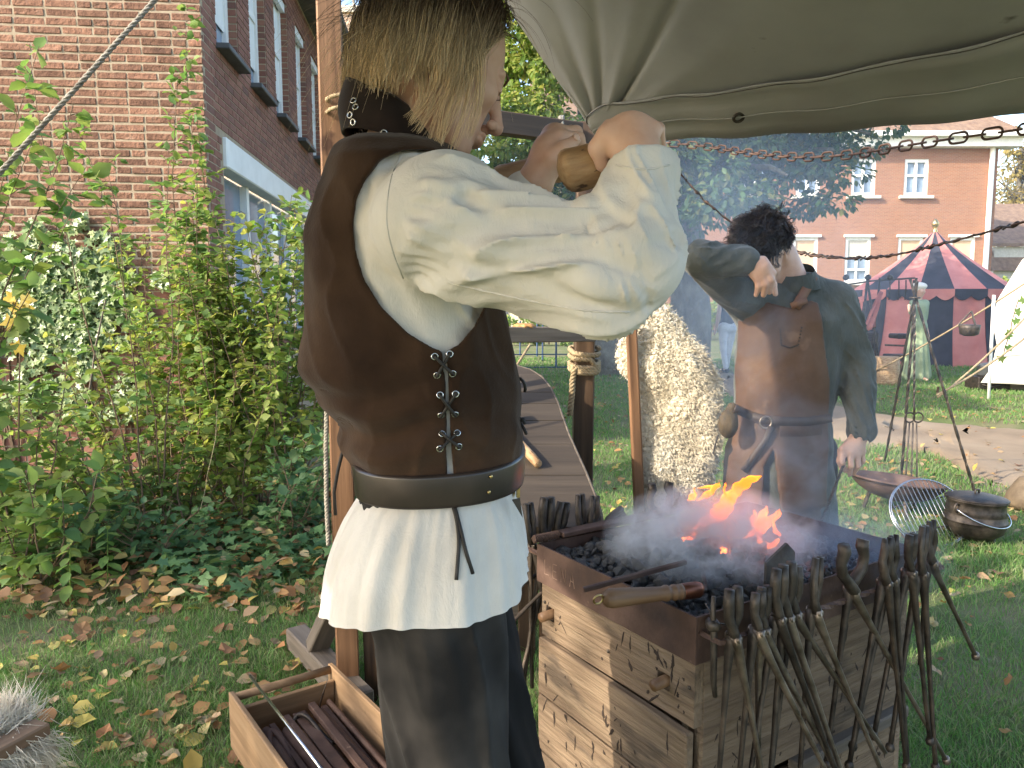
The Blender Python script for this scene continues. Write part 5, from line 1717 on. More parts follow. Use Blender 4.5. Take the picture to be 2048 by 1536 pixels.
# fleece mat under the curls
gx_, gz_ = np.meshgrid(np.arange(bx0, bx1, .006), np.arange(bz0, bz1, .006), indexing='ij')
GP = np.stack([gx_.ravel(), gz_.ravel()], 1)
gi_ = in_poly(GP[:, 0], GP[:, 1], [tuple(q) for q in op2])
gd_ = edge_dist(GP, op2)
gy_ = skin_depth(GP, gd_) + .004 - .008 * np.abs(vnoise(GP[:, 0] * 55, GP[:, 1] * 55, 0 * GP[:, 0], 91))
nx_, nz_ = gx_.shape
ii, jj = np.meshgrid(np.arange(nx_ - 1), np.arange(nz_ - 1), indexing='ij')
qa = (ii * nz_ + jj).ravel(); fq = np.stack([qa, qa + nz_, qa + nz_ + 1, qa + 1], 1)
fq = fq[gi_[fq].all(1)]
obj('fleece_mat', mesh_np('fleece_mat', np.stack([GP[:, 0], gy_, GP[:, 1]], 1), fq, M_['wool'], True), sheep)
# curls: squashed knobbly tufts
vs, fs = [], []
base_v, base_f = lump(3)
bv = np.array(base_v)
cc = 0
rot = rng.uniform(0, 6.28, len(P))
for i in range(len(P)):
    s_ = rng.uniform(.010, .024) * (1.0 + .55 * float(vnoise(np.array([P[i, 0] * 16]), np.array([P[i, 1] * 11]), np.array([0.]), 44)[0]))
    c, s2 = math.cos(rot[i]), math.sin(rot[i])
    q = bv * [1.35, .75, .9] * s_
    q = np.stack([q[:, 0] * c - q[:, 2] * s2, q[:, 1], q[:, 0] * s2 + q[:, 2] * c], 1) + rng.normal(0, .0018, q.shape)
    vs.append(q + [P[i, 0], yy[i] - rng.uniform(-.004, .008), P[i, 1]])
    fs.append(np.array(base_f) + cc * 12); cc += 1
fl_o = obj('fleece', mesh_np('fleece', np.concatenate(vs), np.concatenate(fs), M_['wool'], True), sheep)
tag(fl_o, kind='stuff')
# loose wool fibres
n = 9000
idx = rng.integers(0, len(P), n)
p0 = np.stack([P[idx, 0] + rng.normal(0, .007, n), yy[idx] - .008, P[idx, 1] + rng.normal(0, .007, n)], 1)
gx = P[idx] - np.array([(bx0 + bx1) / 2, (bz0 + bz1) / 2])
dr = unit(np.stack([gx[:, 0] * 3 + rng.normal(0, .5, n), -.6 + rng.normal(0, .3, n), gx[:, 1] * 1.0 - .5 + rng.normal(0, .5, n)], 1))
ln_ = .010 + .014 * rng.random(n)
def fibres(p0, dr, ln_, w, curl=.5):
    sd = unit(np.cross(dr, np.array([0, 1, .1])))
    p1 = p0 + dr * (ln_ * .5)[:, None] + rng.normal(0, curl, p0.shape) * ln_[:, None] * .3
    p2 = p0 + dr * ln_[:, None] + rng.normal(0, curl, p0.shape) * ln_[:, None] * .5
    v = np.stack([p0 - sd * w, p0 + sd * w, p1 + sd * w * .8, p1 - sd * w * .8, p2], 1)
    o = np.arange(len(p0))[:, None] * 5
    f = np.concatenate([o + [0, 1, 2], o + [0, 2, 3], o + [3, 2, 4]], 0)
    return v.reshape(-1, 3), f
tag(obj('wool_fibre', mesh_np('wool_fibre', *fibres(p0, dr, ln_, .0009), M_['wool']), sheep), kind='stuff')
pole_b = at(1281, 1010, SKY - .07)
pl = plank('skin_pole', (pole_b.x + .035, SKY - .07, -.05), at(1262, 640, SKY - .07), .040, .034, M_['wood_post'], None, up=(0, -1, 0), bev=.006)
tag(pl, 'reddish brown wooden pole in front of the sheepskin', 'pole')

# ================================================================ tool crate and stool, bottom of the picture
ca, cb_, cd = gnd(660, 1325, .20), gnd(462, 1382, .20), gnd(800, 1470, .20)
cr_u = (cb_ - ca); CW = cr_u.length; cr_u.normalize()
cr_v = V((-cr_u.y, cr_u.x, 0))
if cr_v.y > 0: cr_v = -cr_v
CLn = .80
crate = thing('tool_crate', 'shallow pale wooden crate full of iron bars beside the post', 'crate', ca - Z * .2)
def side_plank(p, q, z0, z1, th=.016, out=V((0, 0, 0)), nm_='side_board'):
    return plank(nm_, V((p.x, p.y, (z0 + z1) / 2)), V((q.x, q.y, (z0 + z1) / 2)), z1 - z0, th, M_['wood_crate'], crate, up=(q - p).cross(Z), bev=.003, wob=.0006)
side_plank(ca, ca + cr_v * CLn, .02, .20); side_plank(cb_, cb_ + cr_v * CLn, .02, .20)
e0 = cr_v * .05
side_plank(ca + e0 - cr_u * -.009, cb_ + e0 - cr_u * .009, .02, .165, nm_='end_board')
side_plank(ca + cr_v * CLn + cr_u * .009 - e0, cb_ + cr_v * CLn - cr_u * .009 - e0, .02, .165, nm_='end_board')
hb = MB(); hb.tube([ca + Z * -.015 + cr_v * .018 + cr_u * .006, cb_ + Z * -.015 + cr_v * .018 - cr_u * .006], .013, 12); hb.build('grip', M_['wood_crate'], crate, True)
fb = MB(); fb.prism([V((p.x, p.y, .02)) for p in (ca, cb_, cb_ + cr_v * CLn, ca + cr_v * CLn)], Z * .012); fb.build('bottom', M_['wood_crate'], crate)
random.seed(14)
def cpt(u, v, z): p = ca + cr_u * (CW * u) + cr_v * v; return V((p.x, p.y, z))
RAISE = .045
bars = [(.10, .12, .012, .76, .055, 'rect'), (.20, .10, .010, .75, .06, 'rect'), (.30, .14, .019, .60, .075, 'round'), (.40, .09, .011, .76, .055, 'round'), (.47, .11, .014, .74, .08, 'flat'), (.56, .10, .013, .75, .06, 'round'), (.64, .16, .016, .72, .07, 'round'), (.72, .10, .010, .76, .05, 'rect'), (.80, .12, .014, .76, .065, 'round'), (.87, .10, .012, .75, .05, 'rect'), (.35, .12, .012, .7, .095, 'rect'), (.15, .10, .008, .74, .085, 'round'), (.60, .12, .010, .75, .09, 'rect')]
labs = ['thin square bar along the inner crate side', 'narrow square bar second from the crate side', 'thick short round iron pipe in the crate', 'plain round bar beside the thick pipe', 'broad flat iron strip on top in the crate', 'round rod beside the flat strip', 'stout round iron bar under the bright rod', 'square bar near the outer crate side', 'rusty round bar by the outer crate board', 'square rod against the outer crate board', 'square bar lying across the heap in the crate', 'thin round rod high by the inner crate side', 'loose square bar on top of the stout bar']
for (u, v0, r_, v1, zc, kind), lab in zip(bars, labs):
    p0, p1 = cpt(u, v0, zc + RAISE + random.uniform(-.01, .01)), cpt(u + random.uniform(-.05, .05), v1, zc * .8 + RAISE)
    if kind == 'round':
        Mx, L = frame_x(p0, p1); b = MB(); b.tube([(-L / 2, 0, 0), (-L / 2 + .002, 0, 0), (0, 0, 0), (L / 2, 0, 0)], [r_ * .9, r_, r_, r_], 12)
        o = obj('iron_bar', b.mesh('iron_bar', M_['iron_rust'], True), None, Mx)
        o.data.set_sharp_from_angle(angle=R(40))
    else:
        o = plank('iron_bar', p0, p1, r_ * (2.6 if kind == 'flat' else 1.8), r_ * (.7 if kind == 'flat' else 1.5), M_['iron_rust'], None, bev=.0015)
    tag(o, lab, 'iron bar', 'iron bars in the crate')
b = MB()
b.tube(smooth_path([tuple(cpt(.62, .17, .10)), tuple(cpt(.52, .14, .13)), tuple(cpt(.46, .18, .14)), tuple(cpt(.40, .26, .11)), tuple(cpt(.36, .30, .10))], 6), .007, 8)
tag(b.build('iron_hook_rod', M_['iron'], None, True), 'dark iron rod with a hooked end in the crate', 'hook', 'iron bars in the crate')
b = MB()
b.tube(smooth_path([tuple(cpt(.86, .40, .06)), tuple(cpt(.86, .24, .10)), tuple(cpt(.80, .17, .125)), tuple(cpt(.74, .22, .11)), tuple(cpt(.75, .42, .06))], 6), .010, 8)
tag(b.build('iron_staple', M_['iron_rust'], None, True), 'bent iron staple in the crate by the outer board', 'staple', 'iron bars in the crate')
b = MB(); q0, q1 = at(500, 1352, 2.2), at(660, 1560, 1.62)
b.tube([q0, q0.lerp(q1, .5), q1], .0042, 8)
tag(b.build('steel_rod', M_['steel'], None, True), 'bright slim steel rod leaning across the crate', 'rod')
b = MB(); s0, s1 = cpt(.28, .09, .07), cpt(.10, .055, .175)
b.prism([s0, s0.lerp(s1, .5) + Z * .012, s1, s0.lerp(s1, .5) - Z * .008], cr_v * .004)
tag(b.build('iron_wedge', M_['iron']), 'dark pointed iron wedge standing in the back corner of the crate', 'wedge')

# stool with a white long haired fleece at the bottom corner
stool = thing('fleece_stool', 'corner of a plank seat covered by a white long haired fleece', 'stool', gnd(-40, 1600))
sz = .42
k0, k1 = gnd(86, 1452, sz), gnd(-60, 1530, sz)
plank('seat_board', k0, k1 + (k1 - k0) * .6, .055, .030, mat('wood_stool', [(.3, (.20, .12, .07)), (.7, (.33, .22, .135))], 6, stretch=(.4, 5, 5), bump=.3, bscale=14), stool, bev=.004)
sb_dir = (k1 - k0).normalized(); sb_n = V((-sb_dir.y, sb_dir.x, 0))
for q in (.12, .8):
    lp_ = k0.lerp(k1 + (k1 - k0) * .6, q)
    plank('leg', (lp_.x, lp_.y, -.03), (lp_.x, lp_.y, sz - .02), .05, .05, M_['wood_crate'], stool, up=(1, 0, 0))
n = 9000
pa = rng.random(n); pb_ = rng.uniform(-.02, .02, n)
M_['white_wool'] = mat('white_wool', [(.3, (.70, .60, .46)), (.7, (.84, .77, .64))], 30, rough=.9, bump=0, sheen=.4, rnd=False)
# fleece lies over the board: upper edge hairs hang over towards the lawn, lower hairs hang down
kk = np.array(k1 + (k1 - k0) * .6); k0n = np.array(k0)
along = k0n + (kk - k0n) * (pa ** 1.0)[:, None] * .95
upn = np.array(sb_n if sb_n.y > 0 else -sb_n)
half = rng.random(n) < .55
p0 = along + np.where(half[:, None], upn * .028 + [-.03, 0, .012], -upn * .028 + [-.03, 0, -.02]) + rng.normal(0, .012, (n, 3))
dr = unit(np.where(half[:, None], upn * .8 + [.35, 0, .25], -upn * .25 + [.35, 0, -1.0]) + rng.normal(0, .35, (n, 3)))
v, f = fibres(p0, dr, .05 + .05 * rng.random(n), .0011, .35)
tag(obj('fleece', mesh_np('fleece', v, f, M_['white_wool']), stool), kind='stuff')
# fb = MB(); fb.box((0, 0, 0), ((kk - k0n).dot(np.array(sb_dir)) if False else .34, .05, .012), frame_x(V(k0n) + Z * .021, V(kk) + Z * .021)[0], bev=.004)

# ================================================================ chains
def link_mesh(L, w, r, name='link', m='iron_rust'):
    b = MB(); pts = []
    h = L / 2 - w / 2
    for i in range(20):
        a = 2 * math.pi * i / 20
        pts.append(V((math.cos(a) * w / 2 + (h if math.cos(a) > 0 else -h), math.sin(a) * w / 2, 0)))
    vs, fs = [], []
    for i in range(20):
        t = (pts[(i + 1) % 20] - pts[i - 1]).normalized(); n_ = t.cross(V((0, 0, 1)))
        for k in range(6):
            u = 2 * math.pi * k / 6
            vs.append(pts[i] + n_ * math.cos(u) * r + V((0, 0, math.sin(u) * r)))
    for i in range(20):
        for k in range(6):
            fs.append((i * 6 + k, ((i + 1) % 20) * 6 + k, ((i + 1) % 20) * 6 + (k + 1) % 6, i * 6 + (k + 1) % 6))
    b.add(vs, fs)
    return b.mesh(name, M_[m], True)
def chain(label, pts, L, w, r, alt=None):
    pts = [V(p) for p in smooth_path([tuple(p) for p in pts], 12)]
    t = thing('chain', label, 'chain', pts[0])
    me = link_mesh(L, w, r)
    acc = [0]
    for i in range(len(pts) - 1): acc.append(acc[-1] + (pts[i + 1] - pts[i]).length)
    step = L - 2 * r - .001
    k, s = 0, L / 2
    def P(s):
        i = max(0, min(len(pts) - 2, int(np.searchsorted(acc, s)) - 1))
        return pts[i].lerp(pts[i + 1], (s - acc[i]) / (acc[i + 1] - acc[i]))
    while s < acc[-1] - L / 2:
        c = P(s); d = (P(s + L * .3) - P(s - L * .3)).normalized()
        M, _ = frame_x(c - d, c + d)
        if alt and k % 2:
            obj('hook_link', alt, t, M @ Matrix.Rotation(R(20 + 17 * (k % 3)), 4, 'X'))
        else:
            obj('link', me, t, M @ Matrix.Rotation(R(90 if k % 2 else 12), 4, 'X'))
        k += 1; s += step
    return t
chain('upper iron chain with oval links sweeping below the awning eave', [at(1182, 262, 3.3), at(1300, 282, 3.15), at(1404, 292, 3.0), at(1500, 306, 2.75), at(1600, 314, 2.5), at(1700, 309, 2.3), at(1800, 293, 2.1), at(1900, 278, 1.95), at(2048, 258, 1.8), at(2200, 236, 1.65)], .047, .025, .0030)
sk = MB(); sk.tube([V(p) for p in smooth_path([(-.034, 0, 0), (-.026, .008, 0), (-.012, .004, 0), (.012, -.004, 0), (.026, -.008, 0), (.034, 0, 0)], 5)], .0033, 6)
sk.tube([(-.002, -.012, .004), (.0, 0, 0), (.002, .012, -.004)], .0028, 6); sk.ring((-.03, 0, 0), .008, .0028, (0, 0, 1), 12, 5); sk.ring((.03, 0, 0), .008, .0028, (0, 0, 1), 12, 5)
hook_me = sk.mesh('hook_link', M_['iron'], True)
chain('lower chain of long barbed hook links passing behind the dark curly head', [at(1185, 258, 3.27), at(1260, 278, 3.22), at(1318, 300, 3.2), at(1370, 358, 3.2), at(1420, 410, 3.2), at(1500, 470, 3.2), at(1590, 503, 3.0), at(1690, 516, 2.75), at(1780, 511, 2.55), at(1870, 491, 2.35), at(1960, 468, 2.2), at(2060, 440, 2.05), at(2200, 395, 1.9)], .055, .021, .0032, hook_me)

# ================================================================ cooking gear on the lawn
def twisted(p0, p1, r, n=40, tw=.45):
    b = MB(); p0, p1 = V(p0), V(p1)
    b.tube([p0.lerp(p1, i / n) for i in range(n + 1)], r, 4, twist=tw); return b
tri = thing('cooking_tripod', 'twisted iron cooking tripod over the fire bowl', 'tripod', gnd(1830, 1000))
ttop = at(1830, 590, 5.5)
for px, py in ((1800, 988), (1958, 1012), (1768, 930)):
    e_ = gnd(px, py, -.03)
    twisted(e_, ttop + (e_ - ttop).normalized() * -.12, .011).build('leg', M_['iron'], tri)
rg = MB(); rg.ring(ttop + Z * -.02, .03, .008, (0, 0, 1), 16, 6); rg.build('ring', M_['iron'], tri, True)
hg = MB()
hp = at(1828, 700, 5.45)
tw_ = twisted(ttop - Z * .02, at(1828, 810, 5.45), .008); tw_.build('hanger', M_['iron'], tri)
hk2 = MB(); q = at(1828, 835, 5.45)
for sx in (-1, 1): hk2.ring(q + V((sx * .03, 0, 0)), .035, .006, (0, 1, 0), 18, 6)
hk2.tube([at(1828, 805, 5.45), q + Z * .03], .008, 6); hk2.build('hook', M_['iron'], tri, True)
sk_ = thing('roasting_hooks', 'long twin prong iron hooks hanging from the tripod', 'hook', at(1825, 970, 5.45))
for dx in (-9, -2, 5):
    b = MB(); b.tube([at(1828 + dx, 845, 5.42), at(1826 + dx * 1.6, 955, 5.42), at(1829 + dx * 1.6, 966, 5.41), at(1833 + dx * 1.6, 955, 5.40)], .0055, 6); b.build('prong', M_['iron'], sk_, True)
# fire bowl
fbp = gnd(1790, 1042)
bowl = thing('fire_bowl', 'wide rusty iron fire bowl on the grass', 'fire bowl', (fbp.x, fbp.y + .1, 0))
bc = at(1790, 1005, 5.0)
rb = 95 * 5.0 / F
lt = MB(); Mb = Matrix.Translation((bc.x, 5.0, .09)) @ Matrix.Rotation(R(6), 4, 'Y') @ Matrix.Rotation(R(-3), 4, 'X')
prof = [(.03, -.005)] + [(rb * math.sin(a), rb * .62 * (1 - math.cos(a))) for a in np.linspace(.12, 1.25, 9)] + [(rb * .96, rb * .42)]
inn = [(r * .975, z + .012) for r, z in prof[::-1]]
lt.lathe(prof + inn, 36, Mb); lt.build('bowl', M_['iron_rust'], bowl, True)
for k in range(3):
    a = k * 2.1 + .4; b = MB(); b.tube([(bc.x + .16 * math.cos(a), 5 + .16 * math.sin(a), .12), (bc.x + .2 * math.cos(a), 5 + .2 * math.sin(a), -.02)], .012, 6); b.build('foot', M_['iron'], bowl)
ash = MB(); ash.lathe([(rb * .55, .075), (rb * .3, .095), (.01, .1)], 20, Mb, cap=False); ash.build('ash', mat('ash', [(.3, (.05, .045, .04)), (.7, (.16, .14, .12))], 30, bump=.8, bscale=40), bowl, True)
# round grill grate leaning on the bowl
gr = thing('grill_grate', 'round chrome grill grate leaning against the fire bowl', 'grill', gnd(1835, 1092))
gc = at(1829, 1038, 4.55); rg_ = 71 * 4.6 / F
gb = gnd(1840, 1094); gc = V((gc.x, gb.y + rg_ * .55, rg_ * .80))
Mg = Matrix.Translation(gc) @ Matrix.Rotation(R(-12), 4, 'Y') @ Matrix.Rotation(R(52), 4, 'X')
b = MB(); b.ring((0, 0, 0), rg_, .005, (0, 0, 1), 48, 6); obj('rim', b.mesh('rim', M_['steel'], True), gr, Mg)
b = MB(); b.ring((0, 0, .012), rg_ * .97, .003, (0, 0, 1), 48, 5); obj('rim', b.mesh('rim', M_['steel'], True), gr, Mg)
for k in range(-8, 9):
    x = k * rg_ * .115; L = math.sqrt(rg_ ** 2 - x * x) * .985
    b = MB(); b.tube([(x, -L, .004), (x, L, .004)], .0026, 5); obj('bar', b.mesh('bar', M_['steel'], True), gr, Mg)
for y in (-.45, .35):
    L = math.sqrt(1 - y * y) * rg_ * .98
    b = MB(); b.tube([(-L, y * rg_, -.001), (L, y * rg_, -.001)], .004, 5); obj('crossbar', b.mesh('crossbar', M_['iron'], True), gr, Mg)
# cast iron cauldron
def cauldron(name, label, c, r, M_extra=None, lid=True):
    t = thing(name, label, 'pot', c)
    M0 = Matrix.Translation(c) @ (M_extra or Matrix()) @ Matrix.Diagonal((1, 1, 1.15, 1))
    b = MB()
    prof = [(r * .1, .18 * r), (r * .6, .22 * r), (r * .9, .42 * r), (r * 1.0, .68 * r), (r * 1.0, .74 * r), (r * 1.015, .75 * r), (r * 1.015, .78 * r), (r * .985, .80 * r), (r * .96, .95 * r), (r * .955, .97 * r), (r * .965, .98 * r), (r * .93, 1.12 * r), (r * .90, 1.25 * r), (r * .93, 1.33 * r), (r * .985, 1.37 * r), (r * .985, 1.40 * r), (r * .90, 1.40 * r), (r * .85, 1.30 * r)]
    b.lathe(prof, 40, cap=True); obj('body', b.mesh('body', M_['iron'], True), t, M0)
    if lid:
        b = MB(); b.lathe([(r * .99, 1.405 * r), (r * 1.0, 1.43 * r), (r * .95, 1.46 * r), (r * .6, 1.53 * r), (r * .15, 1.57 * r), (.002, 1.575 * r)], 40); l_ = obj('lid', b.mesh('lid', M_['iron'], True), t, M0)
        b = MB(); b.tube([(-.1 * r, 0, 1.56 * r), (-.09 * r, 0, 1.67 * r), (.09 * r, 0, 1.67 * r), (.1 * r, 0, 1.56 * r)], .035 * r, 6); obj('knob', b.mesh('knob', M_['iron'], True), l_, M0)
    for k in range(3):
        a = R(-90 + 120 * k + 20); b = MB(); b.tube([(.55 * r * math.cos(a), .55 * r * math.sin(a), .3 * r), (.66 * r * math.cos(a), .66 * r * math.sin(a), .1 * r), (.72 * r * math.cos(a), .72 * r * math.sin(a), -.02 * r)], [.11 * r, .08 * r, .07 * r], 8); obj('leg', b.mesh('leg', M_['iron'], True), t, M0)
    for s_ in (-1, 1):
        b = MB(); b.ring((s_ * 1.0 * r, 0, 1.18 * r), .12 * r, .035 * r, (0, 1, 0), 16, 6); obj('ear', b.mesh('ear', M_['iron'], True), t, M0)
    b = MB(); pts = [(1.1 * r * math.cos(a), -1.06 * r * math.sin(a), 1.18 * r - .62 * r * math.sin(a) * .75) for a in np.linspace(0, math.pi, 22)]
    b.tube(pts, .022 * r, 6); obj('bail', b.mesh('bail', M_['steel'], True), t, M0)
    return t
cc_ = gnd(1966, 1098)
cauldron('cauldron', 'black cast iron three legged cauldron with a lid on the grass', V((cc_.x, cc_.y + .1, 0)), 60 * cc_.y / F, Matrix.Rotation(R(25), 4, 'Z') @ Matrix.Rotation(R(2), 4, 'Y'))
# small hanging pot on the guy line
hp_ = at(1938, 672, 10.5)
pot = thing('hanging_pot', 'small black pot hanging by chains from a guy line', 'pot', hp_)
b = MB(); rr = 19 * 10.5 / F; b.lathe([(rr * .5, 0), (rr * .9, .2 * rr), (rr, .8 * rr), (rr * 1.05, 1.2 * rr), (rr * .95, 1.2 * rr)], 20, Matrix.Translation(hp_)); b.build('body', M_['iron'], pot, True)
tp = at(1943, 622, 10.5)
for k in range(3):
    a = k * 2.09 + .5; b = MB(); b.tube([hp_ + V((rr * math.cos(a), rr * math.sin(a), 1.2 * rr)), tp], .012, 5); b.build('chain', M_['iron'], pot)
# black chest with a round pan near the white tent
chp = gnd(1995, 782)
chest = thing('black_box', 'low black box on the grass before the white tent', 'box', chp)
b = MB(); b.box((chp.x, chp.y + .2, .12), (.60, .38, .20), bev=.012); b.build('body', M_['iron'], chest)
b = MB(); b.box((chp.x + .32, chp.y + .15, .11), (.25, .34, .18), bev=.01); b.build('side_crate', M_['wood_grey'], chest)
b = MB(); b.tube([(chp.x - .25, chp.y, .1), (chp.x - .1, chp.y - .03, .07), (chp.x + .05, chp.y, .1)], .012, 6); b.build('handle', M_['iron'], chest, True)
pan_ = thing('round_pan', 'grey round lidded pan standing on the black box', 'pan', (chp.x + .05, chp.y + .2, .22))
b = MB(); b.lathe([(.22, 0), (.24, .02), (.24, .14), (.25, .15), (.25, .17), (.15, .20), (.01, .21)], 28, Matrix.Translation((chp.x + .05, chp.y + .2, .222))); b.build('body', M_['lead'], pan_, True)
b = MB(); b.lathe([(.03, 0), (.035, .02), (.02, .05), (.004, .06)], 12, Matrix.Translation((chp.x + .05, chp.y + .2, .425))); b.build('knob', M_['brass'], pan_, True)
# brown sack with something pink at the right edge
sk0 = gnd(2040, 1020)
sack = thing('brown_sack', 'slumped brown sack with pink cloth at the picture edge', 'sack', sk0)
b = MB(); b.lathe([(.10, 0), (.13, .04), (.12, .10), (.08, .17), (.05, .21), (.02, .22)], 18, Matrix.Translation((sk0.x + .07, sk0.y + .05, 0))); b.v = [(x + .008 * math.sin(z * 90), y, z) for x, y, z in b.v]
b.build('body', mat('sackcloth', [(.3, (.10, .07, .042)), (.7, (.17, .125, .08))], 20, bump=.5, bscale=120), sack, True)
b = MB(); b.lathe([(.03, 0), (.05, .03), (.045, .07), (.01, .09)], 14, Matrix.Translation((sk0.x + .09, sk0.y - .04, .17))); b.build('pink_cloth', mat('pink_cloth', [(.3, (.65, .20, .32)), (.7, (.78, .32, .42))], 20), sack, True)

# ================================================================ tents
M_['red_cloth'] = mat('red_cloth', [(.3, (.42, .14, .12)), (.7, (.52, .21, .18))], 3, rough=.85, bump=.2, bscale=60)
M_['black_cloth'] = mat('black_cloth', [(.3, (.022, .022, .030)), (.7, (.045, .045, .06))], 3, rough=.85, bump=.2, bscale=60)
M_['cream_canvas'] = mat('cream_canvas', [(.3, (.66, .62, .54)), (.7, (.78, .75, .68))], 3, rough=.9, bump=.2, bscale=60)
TY = 18.2
tc_ = V((at(1862, 600, TY).x, TY, 0))
tent = thing('striped_tent', 'round pavilion tent with red and black stripes', 'tent', tc_)
TRd, TE, TT = 146 * TY / F, at(1862, 580, TY).z, at(1862, 462, TY).z
NP = 16
def tp_(k, r, z): a = 2 * math.pi * (k + .38) / NP; return V((tc_.x + r * math.cos(a), tc_.y + r * math.sin(a), z))
for k in range(NP):
    m = M_['red_cloth'] if k % 2 else M_['black_cloth']
    vs, fs = [], []
    for i in range(7):
        q = i / 6
        r = .03 + (TRd - .03) * q; z = TT + (TE - TT) * (q ** .86)
        for j in range(4):
            p0, p1 = tp_(k, r, z), tp_(k + 1, r, z)
            vs.append(p0.lerp(p1, j / 3) + Z * (-.04 * q * math.sin(math.pi * j / 3)))
    fs = [(i * 4 + j, (i + 1) * 4 + j, (i + 1) * 4 + j + 1, i * 4 + j + 1) for i in range(6) for j in range(3)]
    rm = M_['red_cloth'] if k % 2 else M_['black_cloth']
    obj('roof_panel', mesh_np('roof_panel', vs, fs, rm, True), tent)
    # scalloped valance
    b = MB(); a_, c_ = tp_(k, TRd + .03, TE), tp_(k + 1, TRd + .03, TE)
    ol = [a_, c_] + [c_.lerp(a_, t) - Z * (.14 + .10 * abs(math.sin(t * math.pi * 2))) for t in np.linspace(0, 1, 13)]
    b.prism(ol, (tc_ - a_).normalized() * .01); b.build('valance', M_['black_cloth'] if k % 2 else M_['red_cloth'], tent)
    b = MB(); vs = []
    for i in range(6):
        for j in range(7):
            r = TRd - .02 + .02 * math.sin(j * 2.1 + k) + (.22 * (i / 5) ** 2)
            vs.append(tp_(k, r, TE * (1 - i / 5)).lerp(tp_(k + 1, r, TE * (1 - i / 5)), j / 6))
    fs = [(i * 7 + j, (i + 1) * 7 + j, (i + 1) * 7 + j + 1, i * 7 + j + 1) for i in range(5) for j in range(6)]
    obj('wall_panel', mesh_np('wall_panel', vs, fs, rm, True), tent)
b = MB(); b.lathe([(.05, -.1), (.06, 0), (.03, .05), (.07, .12), (.08, .18), (.04, .25), (.005, .28)], 14, Matrix.Translation((tc_.x, tc_.y, TT))); b.build('finial', M_['brass'], tent, True)
# awning flap on the left side
aw = thing('tent_awning', 'red and white awning flap stretched left from the striped tent', 'awning', (tc_.x - 2.4, TY, 0))
p0, p1 = at(1700, 598, TY - .3), at(1790, 578, TY - .9)
b = MB(); b.prism([p0, p1, p1 + Z * -.10, p0 + Z * -.14], (0, .02, 0)); b.build('flap', M_['red_cloth'], aw)
b = MB(); b.tube([p0, (p0.x, p0.y, 0)], .025, 6); b.build('pole', M_['wood_log'], aw)
# white tent at the right edge
wt = thing('white_tent', 'white canvas tent with an ivy garland at the picture edge', 'tent', gnd(2048, 770))
wy = 12.0
e_ = [(2075, 495), (2048, 520), (2000, 598), (1985, 640), (1990, 690), (1978, 735), (1960, 765)]
L_ = [at(x, y, wy) for x, y in e_]
vs, fs = [], []
for i, p in enumerate(L_):
    for j in range(10):
        t = j / 9
        vs.append(V((p.x + t * 3.2, p.y - .9 * math.sin(t * 2.5) + .06 * math.sin(j * 2.3 + i), max(0, p.z) + (1.4 * t * (1 - i / len(L_)) if i < 3 else 0))))
fs = [(i * 10 + j, (i + 1) * 10 + j, (i + 1) * 10 + j + 1, i * 10 + j + 1) for i in range(len(L_) - 1) for j in range(9)]
wo = obj('canvas_wall', mesh_np('canvas_wall', vs, fs, M_['cream_canvas'], True), wt); wo.modifiers.new('t', 'SOLIDIFY').thickness = .01
gar = thing('ivy_garland', 'ivy garland pinned down the white tent wall', 'garland', at(2010, 760, wy - .5))
v, f = leaf_verts(np.zeros((1, 3)), np.array([[1., 0, 0]]), np.array([[0, 0, 1.]]), np.array([1.0]), np.array([.9]), 'ivy')
gm = mesh_np('leaf', v, f, M_['leaf_mid'])
gp = []
for px, py in ((2040, 598), (2034, 618), (2026, 645), (2022, 668), (2012, 698), (2024, 662), (2008, 720)):
    p = at(px, py, wy - .95); gp.append(p)
    obj('leaf', gm, gar, Matrix.Translation(p) @ Matrix.Rotation(random.uniform(0, 6), 4, 'Y') @ Matrix.Rotation(R(85), 4, 'X') @ Matrix.Scale(.13, 4))
b = MB(); b.tube(sorted([p + V((0, .03, 0)) for p in gp], key=lambda p: p.z), .008, 5); b.build('vine', M_['twig'], gar)
tpl = thing('tent_pole', 'thin white tent pole before the striped tent', 'pole', gnd(1977, 800))
pb0 = gnd(1977, 800); ptp = at(1988, 590, pb0.y)
b = MB(); b.tube([pb0 - Z * .05, ptp], .022, 8); b.build('pole', M_['white_paint'], tpl, True)
for i, (a, ya, c, yc, lab) in enumerate((((2060, 560), 10.6, (1745, 745), 13.0, 'upper pale guy line running left from the white tent'), ((2060, 625), 10.6, (1875, 795), 10.2, 'middle guy line coming down left of the pole'), ((2060, 668), 10.0, (1873, 790), 9.6, 'lowest guy line stretched to the peg in the lawn'))):
    b = MB(); b.tube(curve_pts(at(*a, ya), at(*c, yc), .05, 6), .014, 5)
    tag(b.build('guy_line', M_['rope'], None, True), lab, 'rope')
b = MB(); g = gnd(1873, 792); b.tube([g - Z * .05, g + V((.02, 0, .14))], .018, 6); tag(b.build('tent_peg', M_['wood_dark']), 'dark tent peg in the lawn where the guy lines end', 'peg')
